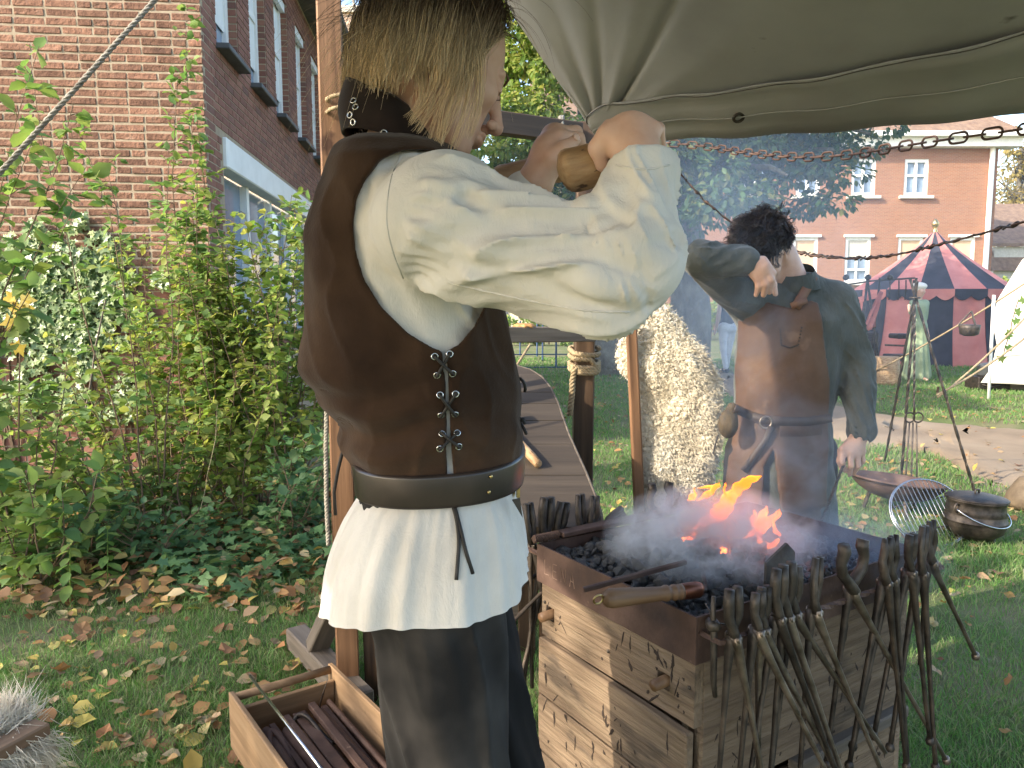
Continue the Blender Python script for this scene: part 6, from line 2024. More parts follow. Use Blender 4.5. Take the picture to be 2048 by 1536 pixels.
# iron cooking rack and hanging red cloth beside the tent
rk_ = thing('cooking_rack', 'tall iron cooking frame before the striped tent', 'frame', gnd(1760, 765))
ry = 14.2
def rod(pts, r, nm_, th, m=None): b = MB(); b.tube([at(x, y, ry) for x, y in pts], r, 6); b.build(nm_, m or M_['iron'], th, True)
rod([(1692, 570), (1740, 562), (1830, 556)], .018, 'crossbar', rk_)
for x in (1735, 1760): rod([(x, 555), (x - 22, 780)], .022, 'leg', rk_)
for x in (1735, 1828): rod([(x, 560), (x + 30, 780)], .022, 'leg', rk_)
for x in (1692, 1736, 1780): 
    b = MB(); b.lathe([(.005, -.06), (.05, -.03), (.06, 0), (.04, .04), (.005, .06)], 10, Matrix.Translation(at(x, 555, ry))); b.build('finial', M_['iron'], rk_, True)
for x in (1780, 1798, 1812): rod([(x, 560), (x, 575), (x - 2, 600)], .012, 'hook', rk_)
rod([(1770, 690), (1845, 693), (1846, 706)], .02, 'tray', rk_); 
b = MB(); q = at(1808, 715, ry); b.box(tuple(q), (.62, .4, .12), bev=.02); b.build('fire_tray', M_['iron'], rk_)
b = MB(); q = at(1808, 672, ry); b.box(tuple(q), (.42, .35, .09), bev=.02); b.build('pan', M_['iron'], rk_)
b = MB(); q = at(1722, 690, ry + .6); b.box(tuple(q), (.55, .3, .5), bev=.03); tag(b.build('wooden_chest', M_['wood_dark']), 'dark chest behind the iron cooking frame', 'chest')
b = MB(); q = gnd(1768, 768); b.lathe([(.24, -.02), (.25, .05), (.22, .3), (.21, .46), (.2, .47), (.01, .475)], 16, Matrix.Translation((q.x, q.y, 0))); b.v = [(x + .02 * math.sin(z * 30), y, z) for x, y, z in b.v]
tag(b.build('chopping_block', M_['wood_log'], None, True), 'orange brown chopping block below the cooking frame', 'stump')
rc = thing('red_cloth', 'red cloth hanging on the iron frame behind the grey sleeve', 'cloth', at(1735, 690, ry))
vs = []
for i in range(9):
    t = i / 8
    for j in range(7):
        u = j / 6
        l_ = at(1760 - 38 * t, 582 + 85 * t, ry - .05); r2 = at(1764 - 12 * t, 584 + 70 * t, ry - .05)
        p = l_.lerp(r2, u); p.y += .05 * math.sin(j * 1.9 + i * .5) ; vs.append(p)
fs = [(i * 7 + j, (i + 1) * 7 + j, (i + 1) * 7 + j + 1, i * 7 + j + 1) for i in range(8) for j in range(6)]
ro = obj('cloth', mesh_np('cloth', vs, fs, M_['red_cloth'], True), rc); ro.modifiers.new('t', 'SOLIDIFY').thickness = .01
# blue fence posts seen through the frame
M_['blue_metal'] = mat('blue_metal', [(.3, (.02, .05, .12)), (.7, (.04, .09, .20))], 10, rough=.5)
fnc = thing('wire_fence', 'low wire fence on blue posts beyond the bellows', 'fence', gnd(1100, 715))
for px, py, h in ((1112, 735, .9), (1085, 722, .9), (1074, 714, .9), (1040, 712, .9)):
    g = gnd(px, py); b = MB(); b.tube([(g.x, g.y, -.05), (g.x, g.y, h)], .022, 6); b.build('post', M_['blue_metal'], fnc)
g0, g1 = gnd(1000, 738), gnd(1260, 736)
for z in (.03, .3, .6): 
    b = MB(); b.tube([(g0.x, g0.y, z), (g1.x, g1.y, z)], .012, 5); b.build('wire', M_['blue_metal'], fnc)
# ================================================================ people: implicit surfaces turned into meshes
from mathutils.bvhtree import BVHTree

class Grid:
    def __init__(s, lo, hi, h):
        s.lo = np.array(lo, float); s.h = h
        n = np.ceil((np.array(hi) - s.lo) / h).astype(int) + 1
        s.ax = [s.lo[i] + h * np.arange(n[i]) for i in range(3)]
        s.d = np.full(n, .5, np.float32)
    def sub(s, lo, hi):
        sl = []
        for i in range(3):
            a = max(0, int((lo[i] - s.lo[i]) / s.h) - 1); b = min(s.d.shape[i], int((hi[i] - s.lo[i]) / s.h) + 3)
            if b <= a: return None
            sl.append(slice(a, b))
        X = s.ax[0][sl[0]][:, None, None]; Y = s.ax[1][sl[1]][None, :, None]; Zz = s.ax[2][sl[2]][None, None, :]
        return tuple(sl), X, Y, Zz
    def put(s, fn, lo, hi, k=.01, op='u'):
        m = k + 3 * s.h
        r = s.sub([v - m for v in lo], [v + m for v in hi])
        if r is None: return s
        sl, X, Y, Zz = r
        v = fn(X, Y, Zz).astype(np.float32)
        d = s.d[sl]
        k = max(k, 1e-5)
        if op == 'u':
            h = np.clip(.5 + .5 * (v - d) / k, 0, 1); s.d[sl] = v * (1 - h) + d * h - k * h * (1 - h)
        elif op == 's':
            v = -v; h = np.clip(.5 - .5 * (v - d) / k, 0, 1); s.d[sl] = v * (1 - h) + d * h + k * h * (1 - h)
        return s
    def cone(s, a, b, ra, rb, k=.01, op='u', disp=None):
        a, b = np.array(a, float), np.array(b, float); ab = b - a; L2 = ab @ ab
        def fn(X, Y, Zz):
            px, py, pz = X - a[0], Y - a[1], Zz - a[2]
            t = np.clip((px * ab[0] + py * ab[1] + pz * ab[2]) / L2, 0, 1)
            qx, qy, qz = px - t * ab[0], py - t * ab[1], pz - t * ab[2]
            d = np.sqrt(qx * qx + qy * qy + qz * qz) - (ra + (rb - ra) * t)
            if disp is not None: d = d - disp(t, qx, qy, qz)
            return d
        r = max(ra, rb) + .02
        return s.put(fn, np.minimum(a, b) - r, np.maximum(a, b) + r, k, op)
    def ell(s, c, r, k=.01, op='u', rot=None):
        c = np.array(c, float); r = np.array(r, float)
        Rm = np.array(rot) if rot is not None else None
        def fn(X, Y, Zz):
            x, y, z = X - c[0], Y - c[1], Zz - c[2]
            if Rm is not None:
                x, y, z = (x * Rm[0][i] + y * Rm[1][i] + z * Rm[2][i] for i in range(3))
            k0 = np.sqrt((x / r[0]) ** 2 + (y / r[1]) ** 2 + (z / r[2]) ** 2) + 1e-9
            k1 = np.sqrt((x / r[0] ** 2) ** 2 + (y / r[1] ** 2) ** 2 + (z / r[2] ** 2) ** 2) + 1e-9
            return k0 * (k0 - 1) / k1
        m = r.max()
        return s.put(fn, c - m, c + m, k, op)
    def chain(s, pts, rad, k=.006):
        for i in range(len(pts) - 1): s.cone(pts[i], pts[i + 1], rad[i], rad[i + 1], k)
        return s
    def mesh(s, smooth=1):
        d = s.d; ins = d < 0
        cs = np.zeros(np.array(d.shape) - 1, np.int8)
        for a in (0, 1):
            for b in (0, 1):
                for c in (0, 1):
                    cs += ins[a:d.shape[0] - 1 + a, b:d.shape[1] - 1 + b, c:d.shape[2] - 1 + c]
        cell = (cs > 0) & (cs < 8)
        I, J, K = np.nonzero(cell)
        idx = np.full(cell.shape, -1, np.int64); idx[I, J, K] = np.arange(len(I))
        pos = np.zeros((len(I), 3)); cnt = np.zeros(len(I))
        cor = [(0, 0, 0), (1, 0, 0), (0, 1, 0), (1, 1, 0), (0, 0, 1), (1, 0, 1), (0, 1, 1), (1, 1, 1)]
        vals = [d[I + a, J + b, K + c] for a, b, c in cor]
        for e0 in range(8):
            for ax in (1, 2, 4):
                if e0 & ax: continue
                e1 = e0 | ax
                va, vb = vals[e0], vals[e1]
                cr = (va < 0) != (vb < 0)
                t = va[cr] / (va[cr] - vb[cr])
                p = np.array(cor[e0], float)[None] + t[:, None] * (np.array(cor[e1], float) - np.array(cor[e0], float))[None]
                pos[cr] += p; cnt[cr] += 1
        pos = pos / cnt[:, None] + np.stack([I, J, K], 1)
        quads = []
        for ax in range(3):
            sl0 = [slice(None)] * 3; sl1 = [slice(None)] * 3
            sl0[ax] = slice(0, -1); sl1[ax] = slice(1, None)
            a, b = ins[tuple(sl0)], ins[tuple(sl1)]
            i, j, k = np.nonzero(a != b)
            o1, o2 = [(1, 2), (2, 0), (0, 1)][ax]
            P = np.stack([i, j, k], 1)
            ok = (P[:, o1] > 0) & (P[:, o2] > 0) & (P[:, o1] < d.shape[o1] - 1) & (P[:, o2] < d.shape[o2] - 1)
            P = P[ok]; fl = a[i, j, k][ok]
            def cellat(d1, d2):
                Q = P.copy(); Q[:, o1] -= d1; Q[:, o2] -= d2
                return idx[Q[:, 0], Q[:, 1], Q[:, 2]]
            q = np.stack([cellat(1, 1), cellat(0, 1), cellat(0, 0), cellat(1, 0)], 1)
            q[~fl] = q[~fl][:, ::-1]
            quads.append(q)
        F_ = np.concatenate(quads)
        v = pos * s.h + s.lo
        for _ in range(smooth):
            acc = np.zeros_like(v); n = np.zeros(len(v))
            for a, b in ((0, 1), (1, 2), (2, 3), (3, 0)):
                np.add.at(acc, F_[:, a], v[F_[:, b]]); np.add.at(n, F_[:, a], 1)
                np.add.at(acc, F_[:, b], v[F_[:, a]]); np.add.at(n, F_[:, b], 1)
            v = v * .5 + .5 * acc / n[:, None]
        return v, F_

def join(parts):
    vs, fs, o = [], [], 0
    for v, f in parts:
        vs.append(v); fs.append(f + o); o += len(v)
    return np.concatenate(vs), np.concatenate(fs)

def loft_fn(table, yc, half, expo=2.3, off=0.0, extra=None):
    """closed body from a table of (z, xmin, xmax) and half depth (z, b): implicit, stacked superellipses"""
    t = np.array(sorted(table)); hb = np.array(sorted(half))
    def fn(X, Y, Zz):
        z = Zz
        x0 = np.interp(z, t[:, 0], t[:, 1]); x1 = np.interp(z, t[:, 0], t[:, 2]); b = np.interp(z, hb[:, 0], hb[:, 1])
        yc_ = yc(z) if callable(yc) else yc
        a = (x1 - x0) / 2 - off; cx = (x0 + x1) / 2; b = b - off
        q = (np.abs((X - cx) / a) ** expo + np.abs((Y - yc_) / b) ** expo) ** (1 / expo)
        d = (q - 1) * np.minimum(a, b)
        d = np.maximum(d, np.maximum(z - t[-1, 0] + off, t[0, 0] - z + off) * 1.0)
        if extra is not None: d = d + extra(X, Y, Zz)
        return d
    return fn

def poly_sdf_grid(xs, zs, poly):
    X, Zz = np.meshgrid(xs, zs, indexing='ij')
    P = np.stack([X.ravel(), Zz.ravel()], 1)
    poly = np.array(poly)
    d = edge_dist(P, poly)
    i = in_poly(P[:, 0], P[:, 1], [tuple(p) for p in poly])
    return np.where(i, -d, d).reshape(X.shape)

def hair_mat(name):
    m, nt, p = new_mat(name)
    a = nt.nodes.new('ShaderNodeAttribute'); a.attribute_name = 'tint'
    nt.links.new(a.outputs['Color'], p.inputs['Base Color'])
    p.inputs['Roughness'].default_value = .42
    p.inputs['Specular IOR Level'].default_value = .35
    return m

def strand_mesh(name, S, rad, colors, mat_):
    """S: (N,K,3) strand points, colors (N,K,3): three sided tapering tubes"""
    N, K, _ = S.shape
    T = np.gradient(S, axis=1); T = unit(T)
    A = unit(np.cross(T, np.array([.3, .2, .93]) + rng.normal(0, .2, (N, 1, 3)))); B = np.cross(T, A)
    taper = np.linspace(1, .35, K)[None, :, None] * np.asarray(rad).reshape(-1, 1, 1)
    V_ = np.stack([S + (A * math.cos(w) + B * math.sin(w)) * taper for w in (0, 2.094, 4.189)], 2)   # N,K,3,3
    ids = np.arange(N * K * 3).reshape(N, K, 3)
    q = []
    for k in range(3):
        a = ids[:, :-1, k]; b = ids[:, :-1, (k + 1) % 3]; c = ids[:, 1:, (k + 1) % 3]; d = ids[:, 1:, k]
        q.append(np.stack([a, b, c, d], -1).reshape(-1, 4))
    C = np.repeat(colors[:, :, None, :], 3, 2).reshape(-1, 3)
    return V_.reshape(-1, 3), np.concatenate(q), C

def add_tint(me, C):
    at_ = me.attributes.new('tint', 'FLOAT_COLOR', 'POINT')
    at_.data.foreach_set('color', np.concatenate([C, np.ones((len(C), 1))], 1).astype(np.float32).ravel())

# ---------------------------------------------------------------- cloth and skin
def linen_mat(name, c0, c1, wv=420, bump=.35):
    m, nt, p = new_mat(name)
    vec = coords(nt, (1, 1, 1), False)
    n = noise_n(nt, vec, 9, 5)
    col = ramp(nt, n, [(.3, c0), (.7, c1)])
    nt.links.new(col, p.inputs['Base Color'])
    p.inputs['Roughness'].default_value = .9; p.inputs['Specular IOR Level'].default_value = .15
    p.inputs['Sheen Weight'].default_value = .15
    w = noise_n(nt, coords(nt, (1, 1, .25), False), wv, 2)
    cr = noise_n(nt, coords(nt, (1.0, 1.0, .45), False), 38, 5, .6, .6)
    b1 = bump_n(nt, cr, bump, .008)
    nt.links.new(bump_n(nt, w, .25, .001, b1), p.inputs['Normal'])
    return m
M_['linen'] = linen_mat('linen', (.53, .495, .455), (.64, .605, .565), 420, .4)
M_['tunic'] = linen_mat('tunic', (.055, .062, .056), (.10, .105, .095), 300, .7)
M_['suede'] = mat('suede', [(.25, (.018, .0095, .006)), (.45, (.033, .0175, .0105)), (.6, (.052, .029, .017)), (.8, (.10, .056, .032))], 6.5, rough=.95, bump=.5, bscale=200, bdist=.0015, detail=9, sheen=.10, spec=.1, rnd=False, spots=(4.5, .60, (.070, .040, .025)))
M_['suede_dk'] = mat('suede_dk', [(.3, (.014, .009, .008)), (.7, (.030, .018, .014))], 12, rough=.85, bump=.3, bscale=150, bdist=.0015, sheen=.1, spec=.15, rnd=False)
M_['belt'] = mat('belt', [(.3, (.018, .013, .012)), (.7, (.035, .024, .020))], 18, rough=.32, bump=.2, bscale=90, bdist=.001, spec=.5, rvar=.15, rnd=False)
M_['lace'] = mat('lace', [(.3, (.012, .010, .009)), (.7, (.03, .025, .022))], 60, rough=.6, bump=.3, bscale=200)
M_['denim'] = mat('denim', [(.25, (.009, .0085, .0085)), (.52, (.017, .0155, .015)), (.66, (.040, .036, .033)), (.82, (.080, .072, .065))], 4.2, rough=.9, bump=.35, bscale=330, bdist=.001, sheen=.03, spec=.12, detail=4, rnd=False)
M_['skin'] = mat('skin', [(.3, (.47, .27, .19)), (.5, (.55, .34, .25)), (.7, (.60, .39, .30))], 18, rough=.5, bump=.15, bscale=170, bdist=.001, sss=.12, spec=.35, rnd=False)
M_['apron'] = mat('apron', [(.25, (.040, .021, .012)), (.5, (.078, .041, .023)), (.75, (.125, .070, .042))], 6, rough=.6, bump=.3, bscale=50, spec=.3, rnd=False, spots=(5, .60, (.17, .10, .062)))
M_['strap'] = mat('strap', [(.3, (.12, .055, .030)), (.7, (.20, .10, .058))], 14, rough=.6, bump=.3, bscale=70)
M_['black_top'] = mat('black_top', [(.3, (.012, .014, .02)), (.7, (.025, .028, .036))], 8, rough=.9)
M_['white_denim'] = mat('white_denim', [(.3, (.55, .56, .60)), (.7, (.68, .69, .72))], 8, rough=.9)
M_['green_dress'] = mat('green_dress', [(.3, (.22, .28, .16)), (.7, (.33, .39, .25))], 5, rough=.9)
M_['hair'] = hair_mat('hair')

# ---------------------------------------------------------------- a head in its own frame (x forward, y left, z up)
def head_grid(M3, c, h, s=.96, neck=None, lo=None, hi=None):
    """adds a head with face to a grid; M3 head rotation, c cranium centre"""
    Rm = np.array(M3)
    def W(p): return np.array(c) + Rm @ (np.array(p) * s)
    ctr = W((.02, 0, -.02))
    g = Grid(ctr - .17, ctr + .17, h)
    if neck is not None: g = Grid(np.minimum(ctr - .17, np.array(neck) - .07), np.maximum(ctr + .17, np.array(neck) + .07), h)
    E = lambda p, r, k=.012, op='u': g.ell(W(p), np.array(r) * s, k, op, Rm)
    Cn = lambda a, b, ra, rb, k=.008, op='u': g.cone(W(a), W(b), ra * s, rb * s, k, op)
    E((-.012, 0, .030), (.098, .077, .090))
    E((.030, 0, -.030), (.064, .061, .086), .03)
    E((.046, 0, -.082), (.044, .044, .036), .025)
    E((.074, 0, -.106), (.018, .022, .016), .018)
    Cn((-.01, .05, -.07), (.07, .02, -.108), .016, .014, .02); Cn((-.01, -.05, -.07), (.07, -.02, -.108), .016, .014, .02)
    for sy in (-1, 1):
        E((.060, sy * .047, -.028), (.026, .018, .020), .02)
        E((.101, sy * .031, -.004), (.016, .019, .012), .012, 's')
        E((.080, sy * .031, -.006), (.0135, .0150, .0125), .004)
        Cn((.089, sy * .012, .012), (.080, sy * .044, .014), .0075, .006, .010)
        E((-.004, sy * .078, -.012), (.018, .009, .031), .006)
        E((.004, sy * .086, -.010), (.010, .006, .019), .004, 's')
        E((.002, sy * .079, -.040), (.009, .007, .010), .006)
    Cn((.094, 0, .004), (.116, 0, -.036), .0080, .0095, .010)
    E((.116, 0, -.041), (.0115, .0115, .0100), .006)
    for sy in (-1, 1):
        E((.106, sy * .0115, -.045), (.0090, .0070, .0075), .005)
        E((.110, sy * .0075, -.0515), (.0045, .0032, .0035), .002, 's')
    E((.098, 0, -.0685), (.0095, .022, .0050), .006); E((.097, 0, -.0785), (.0095, .020, .0060), .006)
    E((.106, 0, -.0735), (.008, .020, .0012), .002, 's')
    return g, W

def Y3(px, py, Y): return np.array(at(px, py, Y))

def hand(g, wrist, pw, knuckles, pips, tips, thumb, fr=.0092, wr=.026):
    """fingers as tapering chains rooted in a palm built from the wrist to each knuckle"""
    for i, kn in enumerate(knuckles):
        g.cone(wrist, kn, wr * .62, .0135, .014)
        r = fr * (1.0 if i < 3 else .86)
        g.chain([kn, pips[i], tips[i]], [r * 1.22, r * 1.02, r * .82], .005)
        m = (np.array(pips[i]) * .35 + np.array(tips[i]) * .65)
    mid = sum(np.array(k) for k in knuckles) / len(knuckles)
    g.cone(wrist, mid, wr * .75, .017, .016)
    g.chain(thumb, [.0165, .0135, .0112, .0088][:len(thumb)], .008)

# ================================================================ the young man at the bellows handle
print('people')
import time as _t
_t0 = _t.time()
YC = 1.22
def zx(px, py, Y=1.21): p = at(px, py, Y); return p.z, p.x
sil = [(268, 716, 862), (285, 700, 885), (310, 680, 915), (340, 667, 940), (380, 653, 955), (430, 634, 965), (480, 620, 975), (540, 616, 985), (600, 618, 1002), (660, 612, 1016), (700, 606, 1024), (730, 607, 1028), (760, 622, 1034), (790, 646, 1038), (820, 668, 1041), (860, 688, 1043), (900, 704, 1043), (950, 722, 1040), (990, 735, 1036)]
tab = [(zx(880, y)[0], zx(l, y)[1], zx(r, y)[1]) for y, l, r in sil]
hlf = [(zx(0, 262)[0], .070), (zx(0, 285)[0], .100), (zx(0, 310)[0], .145), (zx(0, 340)[0], .168), (zx(0, 400)[0], .176), (zx(0, 540)[0], .176), (zx(0, 720)[0], .170), (zx(0, 820)[0], .152), (zx(0, 990)[0], .145)]
def vest_folds(X, Y, Zz):
    a = np.arctan2(Y - YC, X + .12)
    zw = at(0, 850, 1.21).z
    low = np.exp(-((Zz - zw) / .075) ** 2)
    f = .0070 * low * np.clip(.35 - X * 5, .12, 1) * np.sin((Zz - zw) * 95 + 2.2 * np.sin(a * 2.0) + 1.5 * vnoise(a * 2.5, Zz * 9, 0 * X, 5))
    f = f + .008 * vnoise(a * 2.2 + Zz * 3, Zz * 6, 0 * X, 8) - .003 * (1 - np.abs(vnoise(a * 3 + Zz * 9, Zz * 7 - a * 2, 0 * X, 18))) ** 4 + .0035 * vnoise(X * 26 + Zz * 10, Y * 26, Zz * 14, 6)
    return f
HVOX = .0036
lo_, hi_ = (-.40, .98, at(0, 1000, 1.2).z), (.14, 1.46, at(0, 262, 1.2).z + .01)
g = Grid(lo_, hi_, HVOX)
vest_fn = loft_fn(tab, YC, hlf, 2.35, 0, vest_folds)
def vest_shell(X, Y, Zz):
    d = vest_fn(X, Y, Zz)
    return np.maximum(d, -(d + .008))
g.put(vest_shell, lo_, hi_, .0005)
# armholes, and open neck / bottom
arm_px = [(862, 300), (815, 302), (765, 325), (735, 362), (716, 405), (708, 450), (714, 500), (733, 560), (768, 615), (818, 664), (868, 694), (890, 703), (918, 688), (946, 654), (966, 612), (960, 540), (950, 450), (935, 370), (905, 315)]
arm_poly = [(at(x, y, 1.07).x, at(x, y, 1.07).z) for x, y in arm_px]
cut = poly_sdf_grid(g.ax[0], g.ax[2], arm_poly)[:, None, :]
def smax_all(g, v, k=.003):
    h = np.clip(.5 - .5 * (v - g.d) / k, 0, 1); g.d[...] = v * (1 - h) + g.d * h + k * h * (1 - h)
smax_all(g, np.broadcast_to((-cut).astype(np.float32), g.d.shape))
zt, zb_ = at(0, 296, 1.21).z, at(0, 948, 1.21).z
smax_all(g, np.broadcast_to((g.ax[2] - zt)[None, None, :].astype(np.float32), g.d.shape), .002)
smax_all(g, np.broadcast_to((zb_ - g.ax[2])[None, None, :].astype(np.float32), g.d.shape), .002)
# the side opening runs down from the armhole; a narrow slit
slit = [(at(x, y, 1.07).x, at(x, y, 1.07).z) for x, y in ((886, 690), (893, 690), (896, 770), (900, 860), (903, 930), (908, 975), (893, 975), (894, 920), (894, 860), (891, 770))]
cs_ = poly_sdf_grid(g.ax[0], g.ax[2], slit)[:, None, :] + np.where(g.ax[1] > YC, .5, 0)[None, :, None]
smax_all(g, (-cs_).astype(np.float32), .002)
vest_v, vest_f = g.mesh(1)
print('vest', len(vest_v), _t.time() - _t0)

# shirt: torso under the vest, full right sleeve with folds, left sleeve
def fold_disp(axis, A=.009, G=.0045, seed=0, tw=2.6, fine=1.0):
    ax = np.array(axis, float); ax = ax / np.linalg.norm(ax)
    u = np.cross(ax, [0, 0, 1.0]); u /= np.linalg.norm(u); w = np.cross(ax, u)
    def f(t, qx, qy, qz):
        a = np.arctan2(qx * w[0] + qy * w[1] + qz * w[2], qx * u[0] + qy * u[1] + qz * u[2])
        ca, sa = np.cos(a + t * tw), np.sin(a + t * tw)
        long_ = (1 - np.abs(vnoise(ca * 2.4 + 5, sa * 2.4, t * 1.3 + seed, seed))) ** 3 * 2 - .5
        mid_ = (1 - np.abs(vnoise(ca * 5 + 2, sa * 5, t * 2.4 + seed, seed + 5))) ** 3
        fine_ = vnoise(ca * 6, sa * 6, t * 2.2 + seed, seed + 1)
        gath = np.sin(a * 26 + 3 * vnoise(ca * 3, sa * 3, t * 2, seed + 2)) * np.exp(-t * 6)
        return (A * (long_ - .4) + A * .28 * (mid_ - .4) + .0014 * fine * fine_ + G * gath) * np.clip(t * 12, 0, 1)
    return f
lo_, hi_ = (-.36, .80, at(0, 985, 1.2).z), (.27, 1.52, 1.70)
g = Grid(lo_, hi_, HVOX)
def shirt_folds(X, Y, Zz):
    return .005 * np.abs(vnoise(X * 30 + Zz * 22, 0 * Y, Zz * 8 - X * 14, 21)) * 1.6 + .003 * vnoise(X * 45 + Zz * 12, Y * 30, Zz * 14, 22)
tab_s = [t for t in tab if t[0] < at(0, 300, 1.21).z]
g.put(loft_fn(tab_s, YC, hlf, 2.35, .0115, shirt_folds), lo_, hi_, .001)
sh, el, el2, wr_ = Y3(865, 448, 1.045), Y3(1205, 556, .955), Y3(1262, 524, .955), Y3(1284, 338, .985)
g.cone(sh, el, .082, .066, .028, disp=fold_disp(el - sh, .0115, .0042, 3, 1.6))
g.ell(Y3(905, 392, 1.035), (.060, .062, .056), .035)
g.cone(el, el2, .066, .062, .012, disp=fold_disp(el2 - el, .006, 0, 5))
g.cone(el2, wr_, .063, .040, .010, disp=fold_disp(wr_ - el2, .008, .0, 9, 1.5))
g.ell(Y3(1178, 424, .965), (.024, .028, .022), .008)
g.ell(Y3(1232, 388, .975), (.030, .034, .018), .010)
# deep crease from the elbow pit
g.cone(Y3(1166, 462, .905), Y3(1235, 440, .915), .010, .004, .012, 's')
g.cone(Y3(1215, 418, .925), Y3(1255, 445, .905), .007, .003, .010, 's')
g.cone(Y3(1060, 455, .905), Y3(1300, 560, .885), .009, .007, .022, 's')
g.cone(Y3(930, 400, .955), Y3(1120, 470, .895), .009, .004, .02, 's')
g.cone(Y3(900, 520, .945), Y3(1260, 630, .90), .007, .004, .02, 's')
g.cone(Y3(800, 480, .965), Y3(900, 560, .955), .006, .003, .015, 's')
# cuff
cu0, cu1 = Y3(1284, 345, .985), Y3(1279, 306, .990)
g.cone(cu0, cu1, .0405, .0385, .006)
# cut cuff end flat
nn_ = (cu1 - cu0) / np.linalg.norm(cu1 - cu0); pc_ = Y3(1279, 312, .99)
def plane_cut(X, Y, Zz):
    return -((X - pc_[0]) * nn_[0] + (Y - pc_[1]) * nn_[1] + (Zz - pc_[2]) * nn_[2])
g.put(lambda X, Y, Zz: np.maximum(plane_cut(X, Y, Zz), np.sqrt((X - pc_[0]) ** 2 + (Y - pc_[1]) ** 2 + (Zz - pc_[2]) ** 2) - .07), pc_ - .07, pc_ + .07, .003, 's')
# left sleeve beyond
lsh, lel, lwr = Y3(830, 400, 1.40), Y3(985, 520, 1.40), Y3(1052, 392, 1.235)
g.cone(lsh, lel, .08, .062, .02, disp=fold_disp(lel - lsh, .008, 0, 13)); g.cone(lel, lwr, .058, .040, .012)
shirt_v, shirt_f = g.mesh(1)
print('shirt', len(shirt_v), _t.time() - _t0)
# skirt of the shirt below the belt
NA, NR = 260, 46
zt_ = at(880, 905, 1.21).z
a_ = np.linspace(0, 2 * np.pi, NA, endpoint=False)
ca, sa = np.cos(a_), np.sin(a_)
pl_ = vnoise(ca * 5 + 3, sa * 5, 0 * a_, 31) + .6 * vnoise(ca * 10, sa * 10, 0 * a_, 32)
pl2 = vnoise(ca * 3.2, sa * 3.2, 0 * a_ + 2, 33)
top_c, bot_c = at(881, 950, 1.21).x, at(858, 1150, 1.21).x
hz_f, hz_b, hz_n = at(1075, 1135, 1.21).z, at(641, 1200, 1.21).z, at(860, 1262, 1.02).z
side = np.abs(sa) ** 1.4
z_end = hz_n * side + (1 - side) * np.where(ca > 0, hz_f, hz_b)
sv = []
for i in range(NR):
    t = i / (NR - 1)
    tq = max(0, (t - .17) / .83)
    fl = 1 - (1 - tq) ** 1.7
    rx = .112 + (.170 - .112) * fl; ry = .132 + (.203 - .132) * fl
    cx = top_c + (bot_c - top_c) * fl
    k = 1 + (.062 * pl_ + .03 * pl2) * min(1, tq * 2.6 + .06) + .010 * np.sin(a_ * 46 + 2 * pl_) * np.exp(-tq * 5)
    k = k + .012 * math.exp(-((t - 1) / .03) ** 2)
    z = zt_ + (z_end - zt_) * t
    sv.append(np.stack([cx + rx * k * ca, YC + ry * k * sa, z + .004 * pl2 * t], 1))
sv = np.concatenate(sv)
i, j = np.meshgrid(np.arange(NR - 1), np.arange(NA), indexing='ij')
q = (i * NA + j).ravel(); q2 = (i * NA + (j + 1) % NA).ravel()
sf = np.stack([q, q + NA, q2 + NA, q2], 1)

# ---- head, neck and hands: one body
MH = (Matrix.Rotation(R(24), 3, 'Z') @ Matrix.Rotation(R(27), 3, 'Y') @ Matrix.Rotation(R(-6), 3, 'X'))
HCt = Y3(880, 122, 1.215)
neck0, neck1 = Y3(790, 330, 1.22), Y3(862, 190, 1.22)
gh, WH = head_grid(MH, HCt, .0024, 1.05, neck0)
gh.cone(neck0, neck1, .060, .054, .02)
head_m = gh.mesh(1)
logA0, logA1 = Y3(1116, 346, 1.045), Y3(1322, 284, 1.038)
logB0, logB1 = Y3(985, 356, 1.34), Y3(1200, 328, 1.25)
gr_ = Grid(Y3(1400, 330, 1.0) - [.16, .12, .13], Y3(1330, 230, 1.0) + [.03, .14, .05], .0022)
def arm(g, pts, rad): g.chain(pts, rad, .02)
wristR = Y3(1273, 312, .985)
arm(gr_, [Y3(1272, 450, .965), Y3(1278, 365, .98), wristR], [.036, .031, .0285])
hand(gr_, wristR, None,
     [Y3(1226, 262, .997), Y3(1250, 252, .995), Y3(1277, 252, .996), Y3(1302, 262, 1.000)],
     [Y3(1219, 254, 1.046), Y3(1248, 245, 1.048), Y3(1281, 244, 1.048), Y3(1316, 257, 1.040)],
     [Y3(1220, 296, 1.082), Y3(1248, 290, 1.084), Y3(1284, 288, 1.082), Y3(1324, 300, 1.062)],
     [Y3(1250, 292, .985), Y3(1216, 272, .992), Y3(1196, 296, 1.000), Y3(1204, 330, 1.010)])
gr_.ell(Y3(1260, 284, .992), (.027, .014, .022), .014)
for kx, ky in ((1226, 258), (1250, 248), (1277, 248), (1303, 259)): gr_.ell(Y3(kx, ky, .996), (.0118, .0125, .0110), .004)
handR = gr_.mesh(1)
gl_ = Grid(Y3(1010, 480, 1.2) - [.05, .06, 0], Y3(1190, 240, 1.24) + [.04, .16, .03], .0024)
wristL = Y3(1072, 362, 1.225)
arm(gl_, [Y3(1020, 450, 1.25), wristL], [.034, .0275])
